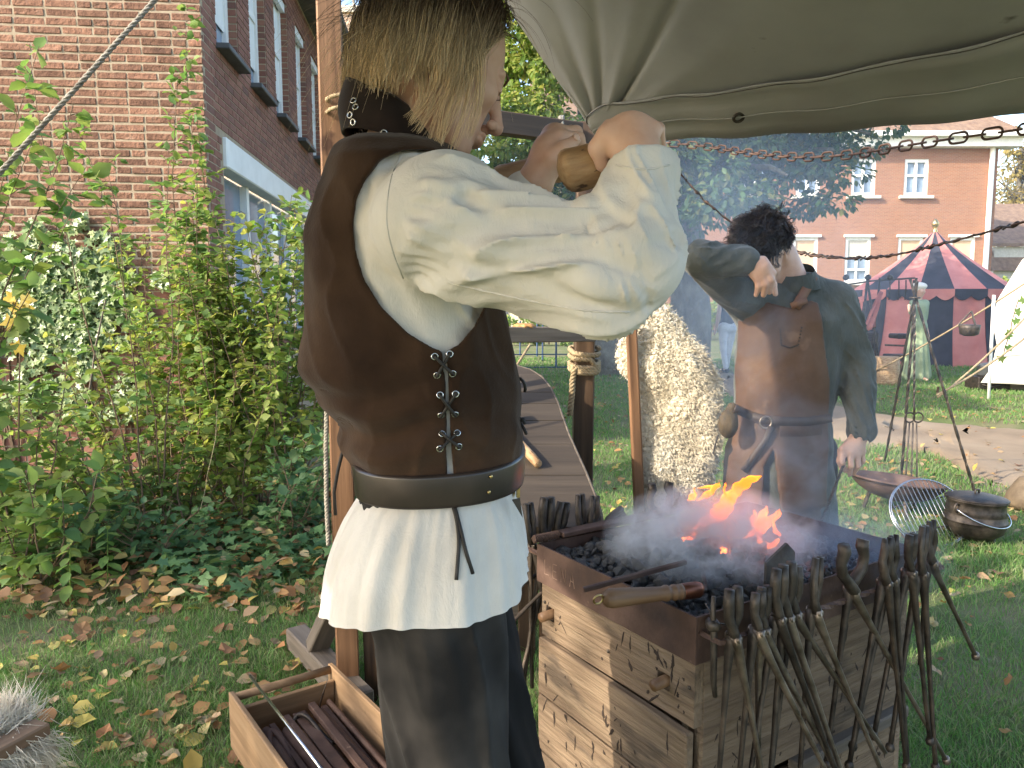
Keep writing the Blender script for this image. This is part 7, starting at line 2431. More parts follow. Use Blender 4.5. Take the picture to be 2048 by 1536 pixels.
hand(gl_, wristL, None,
     [Y3(1122, 276, 1.232), Y3(1113, 268, 1.250), Y3(1104, 270, 1.268), Y3(1096, 278, 1.285)],
     [Y3(1156, 276, 1.236), Y3(1152, 264, 1.262), Y3(1142, 264, 1.285), Y3(1128, 274, 1.300)],
     [Y3(1170, 312, 1.250), Y3(1166, 302, 1.275), Y3(1156, 304, 1.297), Y3(1140, 312, 1.310)],
     [Y3(1090, 338, 1.212), Y3(1104, 318, 1.205), Y3(1130, 297, 1.203), Y3(1150, 281, 1.208)], fr=.0098)
gl_.ell(Y3(1096, 312, 1.235), (.024, .028, .034), .016)
handL = gl_.mesh(1)
# the rest of the body is under the clothes
hipN, hipF = Y3(880, 1190, 1.14), Y3(890, 1190, 1.33)
kneeN, kneeF = np.array([-.085, 1.13, .50]), np.array([-.02, 1.34, .50])
ankN, ankF = np.array([-.12, 1.13, .09]), np.array([-.07, 1.35, .09])
gb_ = Grid((-.36, .85, -.02), (.30, 1.55, 1.62), .012)
gb_.cone(neck0, Y3(820, 560, 1.22), .055, .09, .03); gb_.cone(Y3(800, 440, 1.14), Y3(800, 440, 1.30), .05, .05, .03)
gb_.cone(Y3(820, 560, 1.22), Y3(870, 1000, 1.22), .10, .095, .03)
for h_, k_, a2 in ((hipN, kneeN, ankN), (hipF, kneeF, ankF)):
    gb_.cone(Y3(870, 1000, 1.22), h_, .09, .075, .03); gb_.cone(h_, k_, .075, .052, .02); gb_.cone(k_, a2, .048, .034, .02)
gb_.cone(Y3(800, 440, 1.12), el, .042, .036, .02); gb_.cone(el, Y3(1272, 440, .965), .036, .034, .02)
gb_.cone(Y3(790, 420, 1.34), lel, .045, .036, .02); gb_.cone(lel, Y3(1030, 430, 1.25), .036, .03, .02)
core = gb_.mesh(1)
smith = obj('person', mesh_np('person', *join([head_m, handR, handL, core]), M_['skin'], True))
tag(smith, 'long haired young man in a brown suede vest and white shirt gripping the bellows handle', 'person')
print('body', _t.time() - _t0)
shirt = obj('shirt', mesh_np('shirt', *join([(shirt_v, shirt_f), (sv, sf)]), M_['linen'], True), smith)
vest = obj('vest', mesh_np('vest', vest_v, vest_f, M_['suede'], True), smith)
# trousers
g = Grid((-.33, .92, .04), (.22, 1.56, at(880, 960, 1.2).z), .0055)
tf_ = lambda ax, s: fold_disp(ax, .007, 0, s, .8, .8)
g.cone(Y3(868, 1010, 1.22) - [0, .03, 0], Y3(868, 1010, 1.22) + [0, .03, 0], .115, .115, .03)
g.cone(hipN - [.005, -.012, 0], kneeN, .102, .083, .03, disp=tf_(kneeN - hipN, 41)); g.cone(kneeN, ankN, .083, .062, .02, disp=tf_(ankN - kneeN, 42))
g.cone(hipF, kneeF, .108, .083, .03, disp=tf_(kneeF - hipF, 43)); g.cone(kneeF, ankF, .083, .062, .02, disp=tf_(ankF - kneeF, 44))
g.ell(Y3(830, 1130, 1.22), (.11, .15, .10), .03)
po = Y3(985, 1320, 1.045)
g.ell(po, (.011, .030, .058), .004, 's', np.array(Matrix.Rotation(R(8), 3, 'Y')))
trou = obj('trousers', mesh_np('trousers', *g.mesh(1), M_['denim'], True), smith)
for a2 in (ankN, ankF):
    b = Grid(a2 - [.14, .07, .12], a2 + [.24, .07, .08], .008)
    b.cone(a2 + [0, 0, -.03], a2 + [.01, 0, .05], .05, .055, .02); b.cone(a2 + [-.03, 0, -.045], a2 + [.15, 0, -.055], .045, .036, .03)
    obj('boot', mesh_np('boot', *b.mesh(1), M_['leather_dk'], True), smith)
# collar
NA2 = 90
a_ = np.linspace(0, 2 * np.pi, NA2, endpoint=False)
cb0, cb1 = Y3(786, 290, 1.215), Y3(778, 208, 1.215)
rows = []
for i in range(14):
    t = i / 13
    c = cb0 * (1 - t) + cb1 * t
    rx, ry = .074 - .012 * t, .084 - .012 * t
    tilt = .018 + .020 * t
    wv = .0025 * np.sin(a_ * 5 + 3 * t) + .006 * math.sin(math.pi * t * 1.3)
    rows.append(np.stack([c[0] + (rx + wv) * np.cos(a_), c[1] + (ry + wv) * np.sin(a_), c[2] - tilt * np.cos(a_) - .006 * np.sin(2 * a_) * t], 1))
cv = np.concatenate(rows)
cf = np.array([(i * NA2 + j, i * NA2 + (j + 1) % NA2, (i + 1) * NA2 + (j + 1) % NA2, (i + 1) * NA2 + j) for i in range(13) for j in range(NA2)])
collar = obj('collar', mesh_np('collar', cv, cf, M_['suede_dk'], True), smith)
md = collar.modifiers.new('t', 'SOLIDIFY'); md.thickness = .005; md.offset = 1
def hit(bvh, px, py):
    r = bvh.ray_cast(V((0, 0, CZ)), ray(px, py).normalized())
    return (r[0], r[1]) if r[0] is not None else (None, None)
bv_col = BVHTree.FromPolygons(cv.tolist(), cf.tolist())
bv_vest = BVHTree.FromPolygons(vest_v.tolist(), vest_f.tolist())
bv_shirt = BVHTree.FromPolygons(np.concatenate([shirt_v, sv]).tolist(), join([(shirt_v, shirt_f), (sv, sf)])[1].tolist())
for pts in ([(802, 312), (784, 350), (775, 400), (774, 450), (786, 505), (806, 556)], [(900, 566), (980, 585), (1080, 606), (1180, 622), (1260, 624)], [(1232, 330), (1262, 336), (1300, 338), (1338, 330)]):
    q_ = [hit(bv_shirt, x, y)[0] for x, y in smooth_path(pts, 4)]
    q_ = [p + V((0, -.0004, 0)) for p in q_ if p is not None]
    if len(q_) > 3:
        kb = MB(); kb.tube(q_, .0013, 5); kb.build('seam', M_['linen'], shirt, True)
ey_me = MB().ring((0, 0, 0), .0042, .0014, (0, 0, 1), 14, 6).mesh('eyelet', M_['steel'], True)
def eyelet(px, py, bv, parent, name='eyelet', me=None, lift=.001):
    p, n_ = hit(bv, px, py)
    if p is None: return None
    if n_.dot(p - V((0, 0, CZ))) > 0: n_ = -n_
    obj(name, me or ey_me, parent, Matrix.Translation(p + n_ * lift) @ n_.to_track_quat('Z', 'Y').to_matrix().to_4x4())
    return p + n_ * .003
for px, py in ((706, 272), (716, 266), (739, 264), (770, 266), (796, 274), (822, 290), (712, 245), (706, 232), (711, 206), (715, 218)):
    eyelet(px, py, bv_col, collar, lift=.006)
pairs = [((869, 713), (899, 708)), ((874, 750), (905, 747)), ((880, 790), (911, 788)), ((882, 830), (910, 828)), ((884, 868), (914, 866)), ((880, 897), (917, 893))]
holes = [(eyelet(*a, bv_vest, vest), eyelet(*c, bv_vest, vest)) for a, c in pairs]
for i in range(0, 6, 2):
    (a, b_), (c, d) = holes[i], holes[i + 1]
    if None in (a, b_, c, d): continue
    for p, q in ((a, d), (b_, c)):
        mid = (p + q) / 2 + V((0, -.005 if p is a else -.002, 0))
        lb2 = MB(); lb2.tube([V(x) for x in smooth_path([tuple(p + V((0, .004, 0))), tuple(p + V((0, -.002, 0))), tuple(mid), tuple(q + V((0, -.002, 0))), tuple(q + V((0, .004, 0)))], 4)], .0024, 6)
        lb2.build('lace', M_['lace'], vest, True)
# back lacing knots on the left edge and front bows on the right edge
for px, py in ((680, 812), (690, 862), (1038, 772), (1040, 852)):
    p = at(px, py, 1.2)
    kb = MB()
    for k in range(4):
        a = random.uniform(0, 6.28)
        kb.tube([p + V((.010 * math.cos(a + t * 2.6), random.uniform(-.006, .006), .012 * math.sin(a * 2 + t * 3.1))) for t in np.linspace(0, 1, 7)], .0027, 5)
    kb.build('lace', M_['lace'], vest, True)
kb = MB(); kb.tube([at(690, 870, 1.17), at(686, 900, 1.17), at(676, 940, 1.165), at(668, 985, 1.16), at(671, 1030, 1.16)], .0028, 6); kb.build('lace', M_['lace'], vest, True)
for pts in ([(905, 1005), (914, 1040), (918, 1080), (916, 1120), (913, 1158)], [(908, 1005), (920, 1050), (932, 1100), (946, 1145)]):
    q_ = []
    for px, py in pts:
        p, n_ = hit(bv_shirt, px, py)
        q_.append((p + V((0, -.004, 0))) if p is not None else at(px, py, 1.03))
    kb = MB(); kb.tube([V(x) for x in smooth_path([tuple(p) for p in q_], 4)], .0030, 6); kb.build('lace', M_['lace'], vest, True)
# belt
rows = []
NB = 160
a_ = np.linspace(0, 2 * np.pi, NB, endpoint=False)
bc0 = at(881, 933, 1.21)
for i, (dz, dr_) in enumerate(((-.026, -.004), (-.0255, .0), (-.021, .001), (.018, .003), (.0225, .002), (.023, -.003))):
    k, k2 = .1335 + dr_, .1575 + dr_
    se = (np.abs(np.cos(a_)) ** 2.35 + np.abs(np.sin(a_)) ** 2.35) ** (-1 / 2.35)
    k, k2 = k * se, k2 * se
    rows.append(np.stack([bc0.x + k * np.cos(a_), YC + k2 * np.sin(a_), bc0.z + dz + .006 * np.cos(a_) + .004 * np.sin(a_)], 1))
bvv = np.concatenate(rows); bff = np.array([(i * NB + j, i * NB + (j + 1) % NB, (i + 1) * NB + (j + 1) % NB, (i + 1) * NB + j) for i in range(5) for j in range(NB)])
belt = obj('belt', mesh_np('belt', bvv, bff, M_['belt'], True), smith)
bv_belt = BVHTree.FromPolygons(bvv.tolist(), bff.tolist())
st_me = MB().lathe([(.003, 0), (.0028, .0012), (.001, .002)], 8).mesh('stud', M_['brass'], True)
for px, py in ((981, 953), (977, 984)): eyelet(px, py, bv_belt, belt, 'stud', st_me)
kb = MB(); p = at(1036, 955, 1.2); kb.box(tuple(p), (.006, .05, .055), bev=.002); kb.build('buckle', M_['brass'], belt)
kb = MB(); p = at(1024, 1000, 1.12); kb.prism([p, p + V((.012, .01, 0)), p + V((.016, .01, -.03))], (0, .003, 0)); kb.build('belt_tip', M_['belt'], belt)
print('dress', _t.time() - _t0)
# hair: locks of strands falling under gravity round the skull
def grow(roots, nrms, init, length, steps, W_c, W_R, W_r, grav, stiff=.30, lim=None):
    N = len(roots)
    S = np.zeros((N, steps, 3)); S[:, 0] = roots
    d = unit(init); step = (length / (steps - 1))[:, None]
    Rm = np.array(W_R)
    for k in range(1, steps):
        d = unit(d * (1 - stiff) + grav * stiff)
        p = S[:, k - 1] + d * step
        q = (p - W_c) @ Rm / W_r
        r = np.linalg.norm(q, axis=1)
        ins = r < 1
        q[ins] = q[ins] / r[ins][:, None]
        p2 = (q * W_r) @ Rm.T + W_c
        p = np.where(ins[:, None], p2, p)
        if lim is not None: p = lim(p)
        d = unit(p - S[:, k - 1])
        S[:, k] = p
    return S
Rm = np.array(MH)
def scalp(n, test):
    out = []
    while len(out) < n:
        d = rng.normal(size=(4 * n, 3)); d = d / np.linalg.norm(d, axis=1)[:, None]
        for q in d[test(d)]:
            out.append(q)
            if len(out) >= n: break
    return np.array(out)
ctest = lambda d: (d[:, 2] > -.72) & ~((d[:, 0] > .42) & (d[:, 2] < .80)) & ~((d[:, 0] > .06) & (d[:, 2] < .30)) & ~((d[:, 0] > -.3) & (d[:, 2] < -.12))
sk_c = WH((-.012, 0, .030)); sk_r = np.array((.101, .080, .093)) * 1.05
NC, per_ = 640, 20
dirs = scalp(NC, ctest)
roots = (dirs * sk_r) @ Rm.T + sk_c
side_l = np.sign(dirs[:, 1] + .02)[:, None]
init = dirs * .35 + np.concatenate([-.45 - .3 * (dirs[:, :1] > .1), side_l * .8, .0 * side_l], 1)
init = init @ Rm.T
fr_ = np.clip((dirs[:, 0] + .25) / .5, 0, 1)
length = rng.uniform(.14, .19, NC) * (1 - fr_) + rng.uniform(.16, .25, NC) * fr_
length *= np.clip(.75 + .3 * dirs[:, 2], .5, 1)
gv = np.array([-.17, -.03, -1.0])
jit = rng.normal(0, .007, NC) + np.where(rng.random(NC) < .05, .05, 0)
def face_clear(p):
    q = (p - np.array(HCt)) @ Rm
    xl = np.interp(q[:, 2], [-.16, -.06, 0, .06, .115], [.030, .018, .022, .055, .095]) + jit
    q[:, 0] = np.where(q[:, 0] > xl, xl + (q[:, 0] - xl) * .12, q[:, 0])
    return q @ Rm.T + np.array(HCt)
G_ = grow(roots, dirs, init, length, 12, sk_c, Rm, sk_r * 1.055, gv, .34, face_clear)
G_ = G_ + .0055 * np.sin(np.linspace(0, 1, 12)[None, :, None] * rng.uniform(3, 7, (NC, 1, 1)) + rng.uniform(0, 6, (NC, 1, 3))) * np.linspace(0, 1, 12)[None, :, None]
K = 12
tt = np.linspace(0, 1, K)
off = rng.normal(0, 1, (NC, per_, 1, 3)) * (.0062 * (1 - .66 * tt) + .0010)[None, None, :, None]
wav = .0035 * np.sin(tt[None, None, :] * rng.uniform(2.5, 6.5, (NC, per_, 1)) + rng.uniform(0, 6, (NC, per_, 1)))[..., None] * rng.normal(0, 1, (NC, per_, 1, 3)) * tt[None, None, :, None]
trim = rng.uniform(.68, 1.0, (NC, per_, 1)) * tt[None, None, :] * (K - 1)
i0 = np.minimum(trim.astype(int), K - 2); fr2 = (trim - i0)[..., None]
ci = np.arange(NC)[:, None, None]
Gc = G_[ci, i0] * (1 - fr2) + G_[ci, i0 + 1] * fr2
S_ = (Gc + off + wav).reshape(-1, K, 3)
# keep strands off the skull
q = (S_ - sk_c) @ Rm / (sk_r * 1.035); r = np.linalg.norm(q, axis=-1, keepdims=True); q = np.where(r < 1, q / r, q); S_ = (q * sk_r * 1.035) @ Rm.T + sk_c
# fly-away wisps
NW = 260
dirs = scalp(NW, ctest); roots = (dirs * sk_r) @ Rm.T + sk_c
W_ = grow(roots, dirs, (dirs * 1.2 + rng.normal(0, .5, dirs.shape)) @ Rm.T, rng.uniform(.08, .20, NW), K, sk_c, Rm, sk_r * 1.1, gv + np.array([0, 0, .2]), .17)
# a tuft blown forward over the brow
NT_ = 90
dirs = scalp(NT_, lambda d: (d[:, 0] > .3) & (d[:, 2] > .6)); roots = (dirs * sk_r) @ Rm.T + sk_c
T_ = grow(roots, dirs, (dirs + np.array([.6, 0, .45]) + rng.normal(0, .3, dirs.shape)) @ Rm.T, rng.uniform(.02, .05, NT_), K, sk_c, Rm, sk_r * 1.05, gv, .12)
# loose locks hanging in front of the ear and over the cheek
lk = [[(893, 30), (902, 100), (900, 160), (884, 215), (862, 286)], [(915, 40), (925, 110), (918, 175), (900, 235), (874, 292)], [(880, 30), (884, 100), (890, 160), (872, 205), (838, 262)], [(930, 50), (944, 115), (940, 175), (925, 235), (905, 296)], [(850, 20), (842, 90), (850, 150), (846, 200), (822, 238)], [(905, 30), (912, 100), (908, 170), (893, 225), (880, 290)], [(860, 25), (868, 95), (872, 150), (858, 205), (828, 246)], [(940, 60), (955, 120), (957, 180), (950, 230), (938, 272)], [(830, 20), (822, 90), (836, 145), (842, 180), (838, 215)]]
LS = []
for path_ in lk:
    Yl = 1.122
    pth = np.array(smooth_path([tuple(at(x, y, Yl + (.03 if i == 0 else 0) - .004 * i)) for i, (x, y) in enumerate(path_)], 4))
    s_i = np.linspace(0, len(pth) - 1, K)
    gd = np.stack([np.interp(s_i, np.arange(len(pth)), pth[:, c]) for c in range(3)], 1)
    for _ in range(26):
        o_ = rng.normal(0, 1, 3) * .0055
        LS.append(gd + o_ * (1 - .55 * tt[:, None]) + .004 * np.sin(tt[:, None] * rng.uniform(3, 8) + rng.uniform(0, 6)) * rng.normal(0, 1, 3) * tt[:, None])
LS = np.array(LS)
S_ = np.concatenate([S_, LS])
S_all = np.concatenate([S_, W_, T_])
rt = rng.random(len(S_all))
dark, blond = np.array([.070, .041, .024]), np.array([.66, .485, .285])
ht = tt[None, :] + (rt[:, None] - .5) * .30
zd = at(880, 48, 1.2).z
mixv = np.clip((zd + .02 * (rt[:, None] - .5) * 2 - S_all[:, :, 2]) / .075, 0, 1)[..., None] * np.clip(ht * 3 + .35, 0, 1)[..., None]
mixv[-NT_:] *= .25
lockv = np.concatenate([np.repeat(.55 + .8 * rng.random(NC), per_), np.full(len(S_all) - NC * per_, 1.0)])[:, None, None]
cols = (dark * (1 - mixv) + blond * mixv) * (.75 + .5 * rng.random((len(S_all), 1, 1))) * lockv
rad_ = np.concatenate([np.full(len(S_), .00055), np.full(NW, .00038), np.full(NT_, .0006)])
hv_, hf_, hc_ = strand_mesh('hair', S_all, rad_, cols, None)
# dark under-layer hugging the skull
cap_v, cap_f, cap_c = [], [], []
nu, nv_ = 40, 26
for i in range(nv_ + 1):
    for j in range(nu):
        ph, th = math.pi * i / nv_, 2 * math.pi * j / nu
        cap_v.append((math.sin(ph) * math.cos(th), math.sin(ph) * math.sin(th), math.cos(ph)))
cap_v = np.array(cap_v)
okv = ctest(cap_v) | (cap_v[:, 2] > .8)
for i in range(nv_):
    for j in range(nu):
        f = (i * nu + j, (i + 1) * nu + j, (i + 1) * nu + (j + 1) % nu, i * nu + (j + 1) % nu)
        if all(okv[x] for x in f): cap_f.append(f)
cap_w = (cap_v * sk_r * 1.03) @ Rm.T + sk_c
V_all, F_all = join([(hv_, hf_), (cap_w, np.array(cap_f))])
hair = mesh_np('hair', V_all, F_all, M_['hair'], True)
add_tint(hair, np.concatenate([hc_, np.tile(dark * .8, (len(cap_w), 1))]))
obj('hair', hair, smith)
nl_ = MB(); nl_.lathe([(.0062, 0), (.0058, .0012), (.003, .002), (.0004, .0022)], 10)
nq = V((.35, -.75, .55)).normalized()
obj('thumbnail', nl_.mesh('thumbnail', mat('nail', [(.3, (.62, .42, .34)), (.7, (.68, .48, .40))], 30, rough=.3, bump=0), True), smith, Matrix.Translation(V(Y3(1149, 281, 1.206)) + nq * .0072) @ nq.to_track_quat('Z', 'Y').to_matrix().to_4x4() @ Matrix.Diagonal((.85, 1.15, 1, 1)))
# closed eyes' lashes and brow on the visible side
def face_strip(name, pts, r, m_):
    b = MB(); b.tube([V(WH(p)) for p in pts], r, 5); b.build(name, m_, smith, True)
M_['brow'] = mat('brow', [(.3, (.10, .06, .035)), (.7, (.16, .10, .06))], 80)
for sy in (-1, 1):
    face_strip('eyebrow', [(.098, sy * .014, .017), (.096, sy * .028, .022), (.086, sy * .044, .018)], [.0018, .0026, .0012], M_['brow'])
    face_strip('eyelash', [(.094, sy * .020, -.012), (.097, sy * .030, -.0145), (.089, sy * .042, -.011)], .0009, M_['brow'])
# the handle logs
def log(name, label, p0, p1, r0, r1, seed):
    p0, p1 = V(p0), V(p1)
    Mx, L = frame_x(p0, p1)
    n, k = 26, 22
    vs, fs = [], []
    rr = random.Random(seed)
    for i in range(n + 1):
        t = i / n; x = -L / 2 + L * t
        e = min(t * L, (1 - t) * L)
        rad = (r0 + (r1 - r0) * t) * (1 if e > .016 else math.sqrt(max(.05, 1 - (1 - e / .016) ** 2)))
        for j in range(k):
            w = 2 * math.pi * j / k
            q = rad * (1 + .03 * math.sin(w * 2 + t * 5 + seed) + .02 * math.sin(w * 5 + t * 13))
            vs.append((x, math.cos(w) * q, math.sin(w) * q + .004 * math.sin(t * 4 + seed)))
    fs = [(i * k + j, i * k + (j + 1) % k, (i + 1) * k + (j + 1) % k, (i + 1) * k + j) for i in range(n) for j in range(k)]
    fs += [tuple(range(k))[::-1], tuple(n * k + j for j in range(k))]
    o = obj(name, mesh_np(name, vs, fs, M_['wood_log'], True), None, Mx)
    return tag(o, label, 'handle')
log('handle_log', 'thick smooth wooden handle held in the nearer fist', logA0, logA1, .029, .026, 3)
log('lever_log', 'pale knotty wooden lever passing under the farther hand', logB0, logB1, .023, .026, 5)
print('man done', _t.time() - _t0)

# ================================================================ the second smith wiping his face
Y2 = 2.72
def z2(px, py, Y=Y2): p = at(px, py, Y); return p.z, p.x
sil2 = [(545, 1570, 1628), (565, 1530, 1665), (590, 1492, 1690), (620, 1478, 1695), (680, 1474, 1690), (740, 1470, 1680), (800, 1468, 1668), (840, 1468, 1660), (900, 1462, 1664), (990, 1455, 1668), (1060, 1450, 1672)]
tab2 = [(z2(1560, y)[0], z2(l, y)[1], z2(r, y)[1]) for y, l, r in sil2]
h2_ = [(z2(0, 545)[0], .06), (z2(0, 580)[0], .085), (z2(0, 640)[0], .125), (z2(0, 760)[0], .125), (z2(0, 840)[0], .118), (z2(0, 1060)[0], .135)]
def fold2(X, Y, Zz): return .006 * np.abs(vnoise(X * 14 + Zz * 6, Y * 12, Zz * 9, 51)) + .004 * vnoise(X * 30, Y * 30, Zz * 18, 52)
glo, ghi = Y3(1370, 1060, 2.72) - [.12, .45, .02], Y3(1770, 500, 2.72) + [.05, .3, .02]
g = Grid(glo, ghi, .0062)
g.put(loft_fn(tab2, Y2, h2_, 2.2, 0, fold2), glo, ghi, .002)
shL, elL, wrL = Y3(1668, 605, 2.72), Y3(1712, 730, 2.70), Y3(1724, 862, 2.60)
fd = lambda a, s: fold_disp(a, .006, 0, s, 1.4, 1.2)
g.cone(shL, elL, .078, .060, .03, disp=fd(elL - shL, 61)); g.cone(elL, wrL, .060, .047, .02, disp=fd(wrL - elL, 62))
shR, elR, wrR = Y3(1500, 610, 2.72), Y3(1402, 517, 2.46), Y3(1488, 524, 2.46)
g.cone(shR, elR, .075, .056, .03, disp=fd(elR - shR, 63)); g.cone(elR, wrR, .056, .050, .012, disp=fd(wrR - elR, 64))
# open cuffs
g.cone(wrR, Y3(1520, 528, 2.47), .036, .034, .004, 's'); g.cone(wrL - [0, 0, .0], wrL + [-.012, -.01, -.05], .036, .03, .004, 's')
tun_v, tun_f = g.mesh(1)
# soft collar
colr = []
cc0, cc1 = Y3(1596, 572, 2.70), Y3(1592, 540, 2.68)
a_ = np.linspace(0, 2 * np.pi, 48, endpoint=False)
for i in range(7):
    t = i / 6; c = cc0 * (1 - t) + cc1 * t
    colr.append(np.stack([c[0] + (.082 - .022 * t) * np.cos(a_) , c[1] + (.080 - .018 * t) * np.sin(a_), c[2] + .022 * np.sin(a_) + .010 * np.cos(a_) + .002 * np.sin(a_ * 3)], 1))
colr = np.concatenate(colr); colf = np.array([(i * 48 + j, i * 48 + (j + 1) % 48, (i + 1) * 48 + (j + 1) % 48, (i + 1) * 48 + j) for i in range(6) for j in range(48)])
# head bowed, facing the camera and a little to the left of the picture
MH2 = (Matrix.Rotation(R(-112), 3, 'Z') @ Matrix.Rotation(R(44), 3, 'Y'))
hc2 = Y3(1522, 503, 2.64)
nk0, nk1 = Y3(1592, 590, 2.71), Y3(1560, 510, 2.68)
gh2, WH2 = head_grid(MH2, hc2, .0048, 1.0, nk0)
gh2.cone(nk0, nk1, .060, .055, .02)
gA = Grid(Y3(1470, 600, 2.4) - .03, Y3(1570, 490, 2.6) + .03, .0036)
w2 = Y3(1494, 524, 2.455)
gA.cone(Y3(1440, 520, 2.46), w2, .036, .029, .02)
hand(gA, w2, None,
     [Y3(1526, 521, 2.428), Y3(1530, 533, 2.422), Y3(1524, 545, 2.424), Y3(1513, 555, 2.43)],
     [Y3(1545, 546, 2.424), Y3(1542, 560, 2.416), Y3(1531, 569, 2.418), Y3(1517, 573, 2.426)],
     [Y3(1544, 571, 2.440), Y3(1539, 584, 2.434), Y3(1527, 590, 2.434), Y3(1512, 590, 2.44)],
     [Y3(1510, 530, 2.47), Y3(1530, 548, 2.48), Y3(1546, 568, 2.475), Y3(1551, 588, 2.47)], fr=.0110)
gA.ell(Y3(1514, 536, 2.442), (.030, .024, .034), .014)
gB = Grid(Y3(1660, 980, 2.5) - .04, Y3(1750, 850, 2.7) + .04, .0040)
w3 = Y3(1718, 872, 2.595)
gB.cone(wrL, w3, .034, .028, .02)
hand(gB, w3, None,
     [Y3(1686, 898, 2.575), Y3(1700, 905, 2.570), Y3(1714, 908, 2.575), Y3(1724, 903, 2.585)],
     [Y3(1684, 925, 2.565), Y3(1702, 932, 2.560), Y3(1716, 932, 2.568), Y3(1726, 922, 2.58)],
     [Y3(1690, 942, 2.585), Y3(1699, 950, 2.585), Y3(1707, 948, 2.59), Y3(1714, 938, 2.60)],
     [Y3(1700, 885, 2.60), Y3(1684, 902, 2.59), Y3(1680, 922, 2.585), Y3(1684, 938, 2.58)])
hip2 = [Y3(1505, 960, 2.72), Y3(1615, 960, 2.74)]
kn2 = [np.array([hip2[0][0] - .02, 2.70, .48]), np.array([hip2[1][0] + .01, 2.76, .48])]
an2 = [np.array([hip2[0][0] - .02, 2.74, .08]), np.array([hip2[1][0] + .02, 2.8, .08])]
gC = Grid(np.array([.5, 2.36, 0]), np.array([1.3, 3.0, 1.5]), .014)
gC.cone(nk0, Y3(1580, 850, 2.73), .06, .09, .03)
for h_, k_, a2 in zip(hip2, kn2, an2): gC.cone(Y3(1580, 850, 2.73), h_, .085, .07, .03); gC.cone(h_, k_, .07, .05, .02); gC.cone(k_, a2, .046, .034, .02)
gC.cone(nk0 - [0, 0, .1], elL, .05, .035, .03); gC.cone(elL, wrL, .034, .03, .02); gC.cone(nk0 - [0, 0, .1], shR, .05, .045, .03); gC.cone(shR, elR, .04, .034, .02); gC.cone(elR, wrR, .034, .03, .02)
smith2 = obj('person', mesh_np('person', *join([gh2.mesh(1), gA.mesh(1), gB.mesh(1), gC.mesh(1)]), M_['skin'], True))
tag(smith2, 'dark haired smith in a grey tunic and leather apron wiping his face with his forearm', 'person')
tun = obj('tunic', mesh_np('tunic', *join([(tun_v, tun_f), (colr, colf)]), M_['tunic'], True), smith2)
# trousers and boots
g = Grid(np.array([.52, 2.5, .04]), np.array([1.25, 3.0, z2(0, 850)[0]]), .009)
for h_, k_, a2, s in zip(hip2, kn2, an2, (71, 72)):
    g.cone(h_ + [0, 0, .1], k_, .10, .08, .03, disp=fd(k_ - h_, s)); g.cone(k_, a2, .078, .06, .02)
obj('trousers', mesh_np('trousers', *g.mesh(1), M_['denim'], True), smith2)
for a2 in an2:
    b = Grid(a2 - [.07, .24, .12], a2 + [.07, .12, .08], .010)
    b.cone(a2 + [0, 0, -.03], a2 + [0, 0, .05], .05, .055, .02); b.cone(a2 + [0, .02, -.045], a2 + [0, -.15, -.055], .045, .036, .03)
    obj('boot', mesh_np('boot', *b.mesh(1), M_['leather_dk'], True), smith2)
# leather apron: bib following the chest, skirt split below the belt
ap_px = [(1500, 590), (1530, 600), (1580, 615), (1625, 600), (1640, 606), (1648, 680), (1662, 760), (1664, 840), (1662, 900), (1652, 1000), (1648, 1130), (1560, 1130), (1552, 1000), (1546, 900), (1530, 930), (1520, 1010), (1505, 1150), (1388, 1150), (1402, 1060), (1424, 980), (1450, 900), (1466, 845), (1462, 780), (1468, 690), (1476, 620)]
ap_poly = [(at(x, y, 2.6).x, at(x, y, 2.6).z) for x, y in ap_px]
alo, ahi = np.array([.50, 2.28, .30]), np.array([1.22, 2.80, z2(0, 580)[0] + .02])
g = Grid(alo, ahi, .0066)
tab3 = [t for t in tab2 if t[0] > z2(0, 1000)[0]] + [(z2(0, 1000)[0], at(1425, 1000, 2.6).x, at(1668, 1000, 2.6).x), (.25, at(1385, 1300, 2.6).x, at(1672, 1300, 2.6).x)]
h3_ = [h for h in h2_ if h[0] > z2(0, 1000)[0]] + [(z2(0, 1000)[0], .16), (.25, .21)]
ap_fn = loft_fn(tab3, Y2, h3_, 2.2, -.010, lambda X, Y, Zz: .006 * vnoise(X * 12 + Zz * 5, 0 * Y, Zz * 5, 81) + .008 * np.sin(X * 30) * np.clip((z2(0, 860)[0] - Zz) * 3, 0, 1))
g.put(lambda X, Y, Zz: np.maximum(ap_fn(X, Y, Zz), -(ap_fn(X, Y, Zz) + .012)), alo, ahi, .0005)
cut = poly_sdf_grid(g.ax[0], g.ax[2], ap_poly)[:, None, :] + np.where(g.ax[1] > Y2 - .02, .5, 0)[None, :, None]
smax_all(g, cut.astype(np.float32), .004)
ap_v, ap_f = g.mesh(1)
apron = obj('apron', mesh_np('apron', ap_v, ap_f, M_['apron'], True), smith2)
bv_ap = BVHTree.FromPolygons(ap_v.tolist(), ap_f.tolist()); bv_tu = BVHTree.FromPolygons(np.concatenate([tun_v]).tolist(), tun_f.tolist())
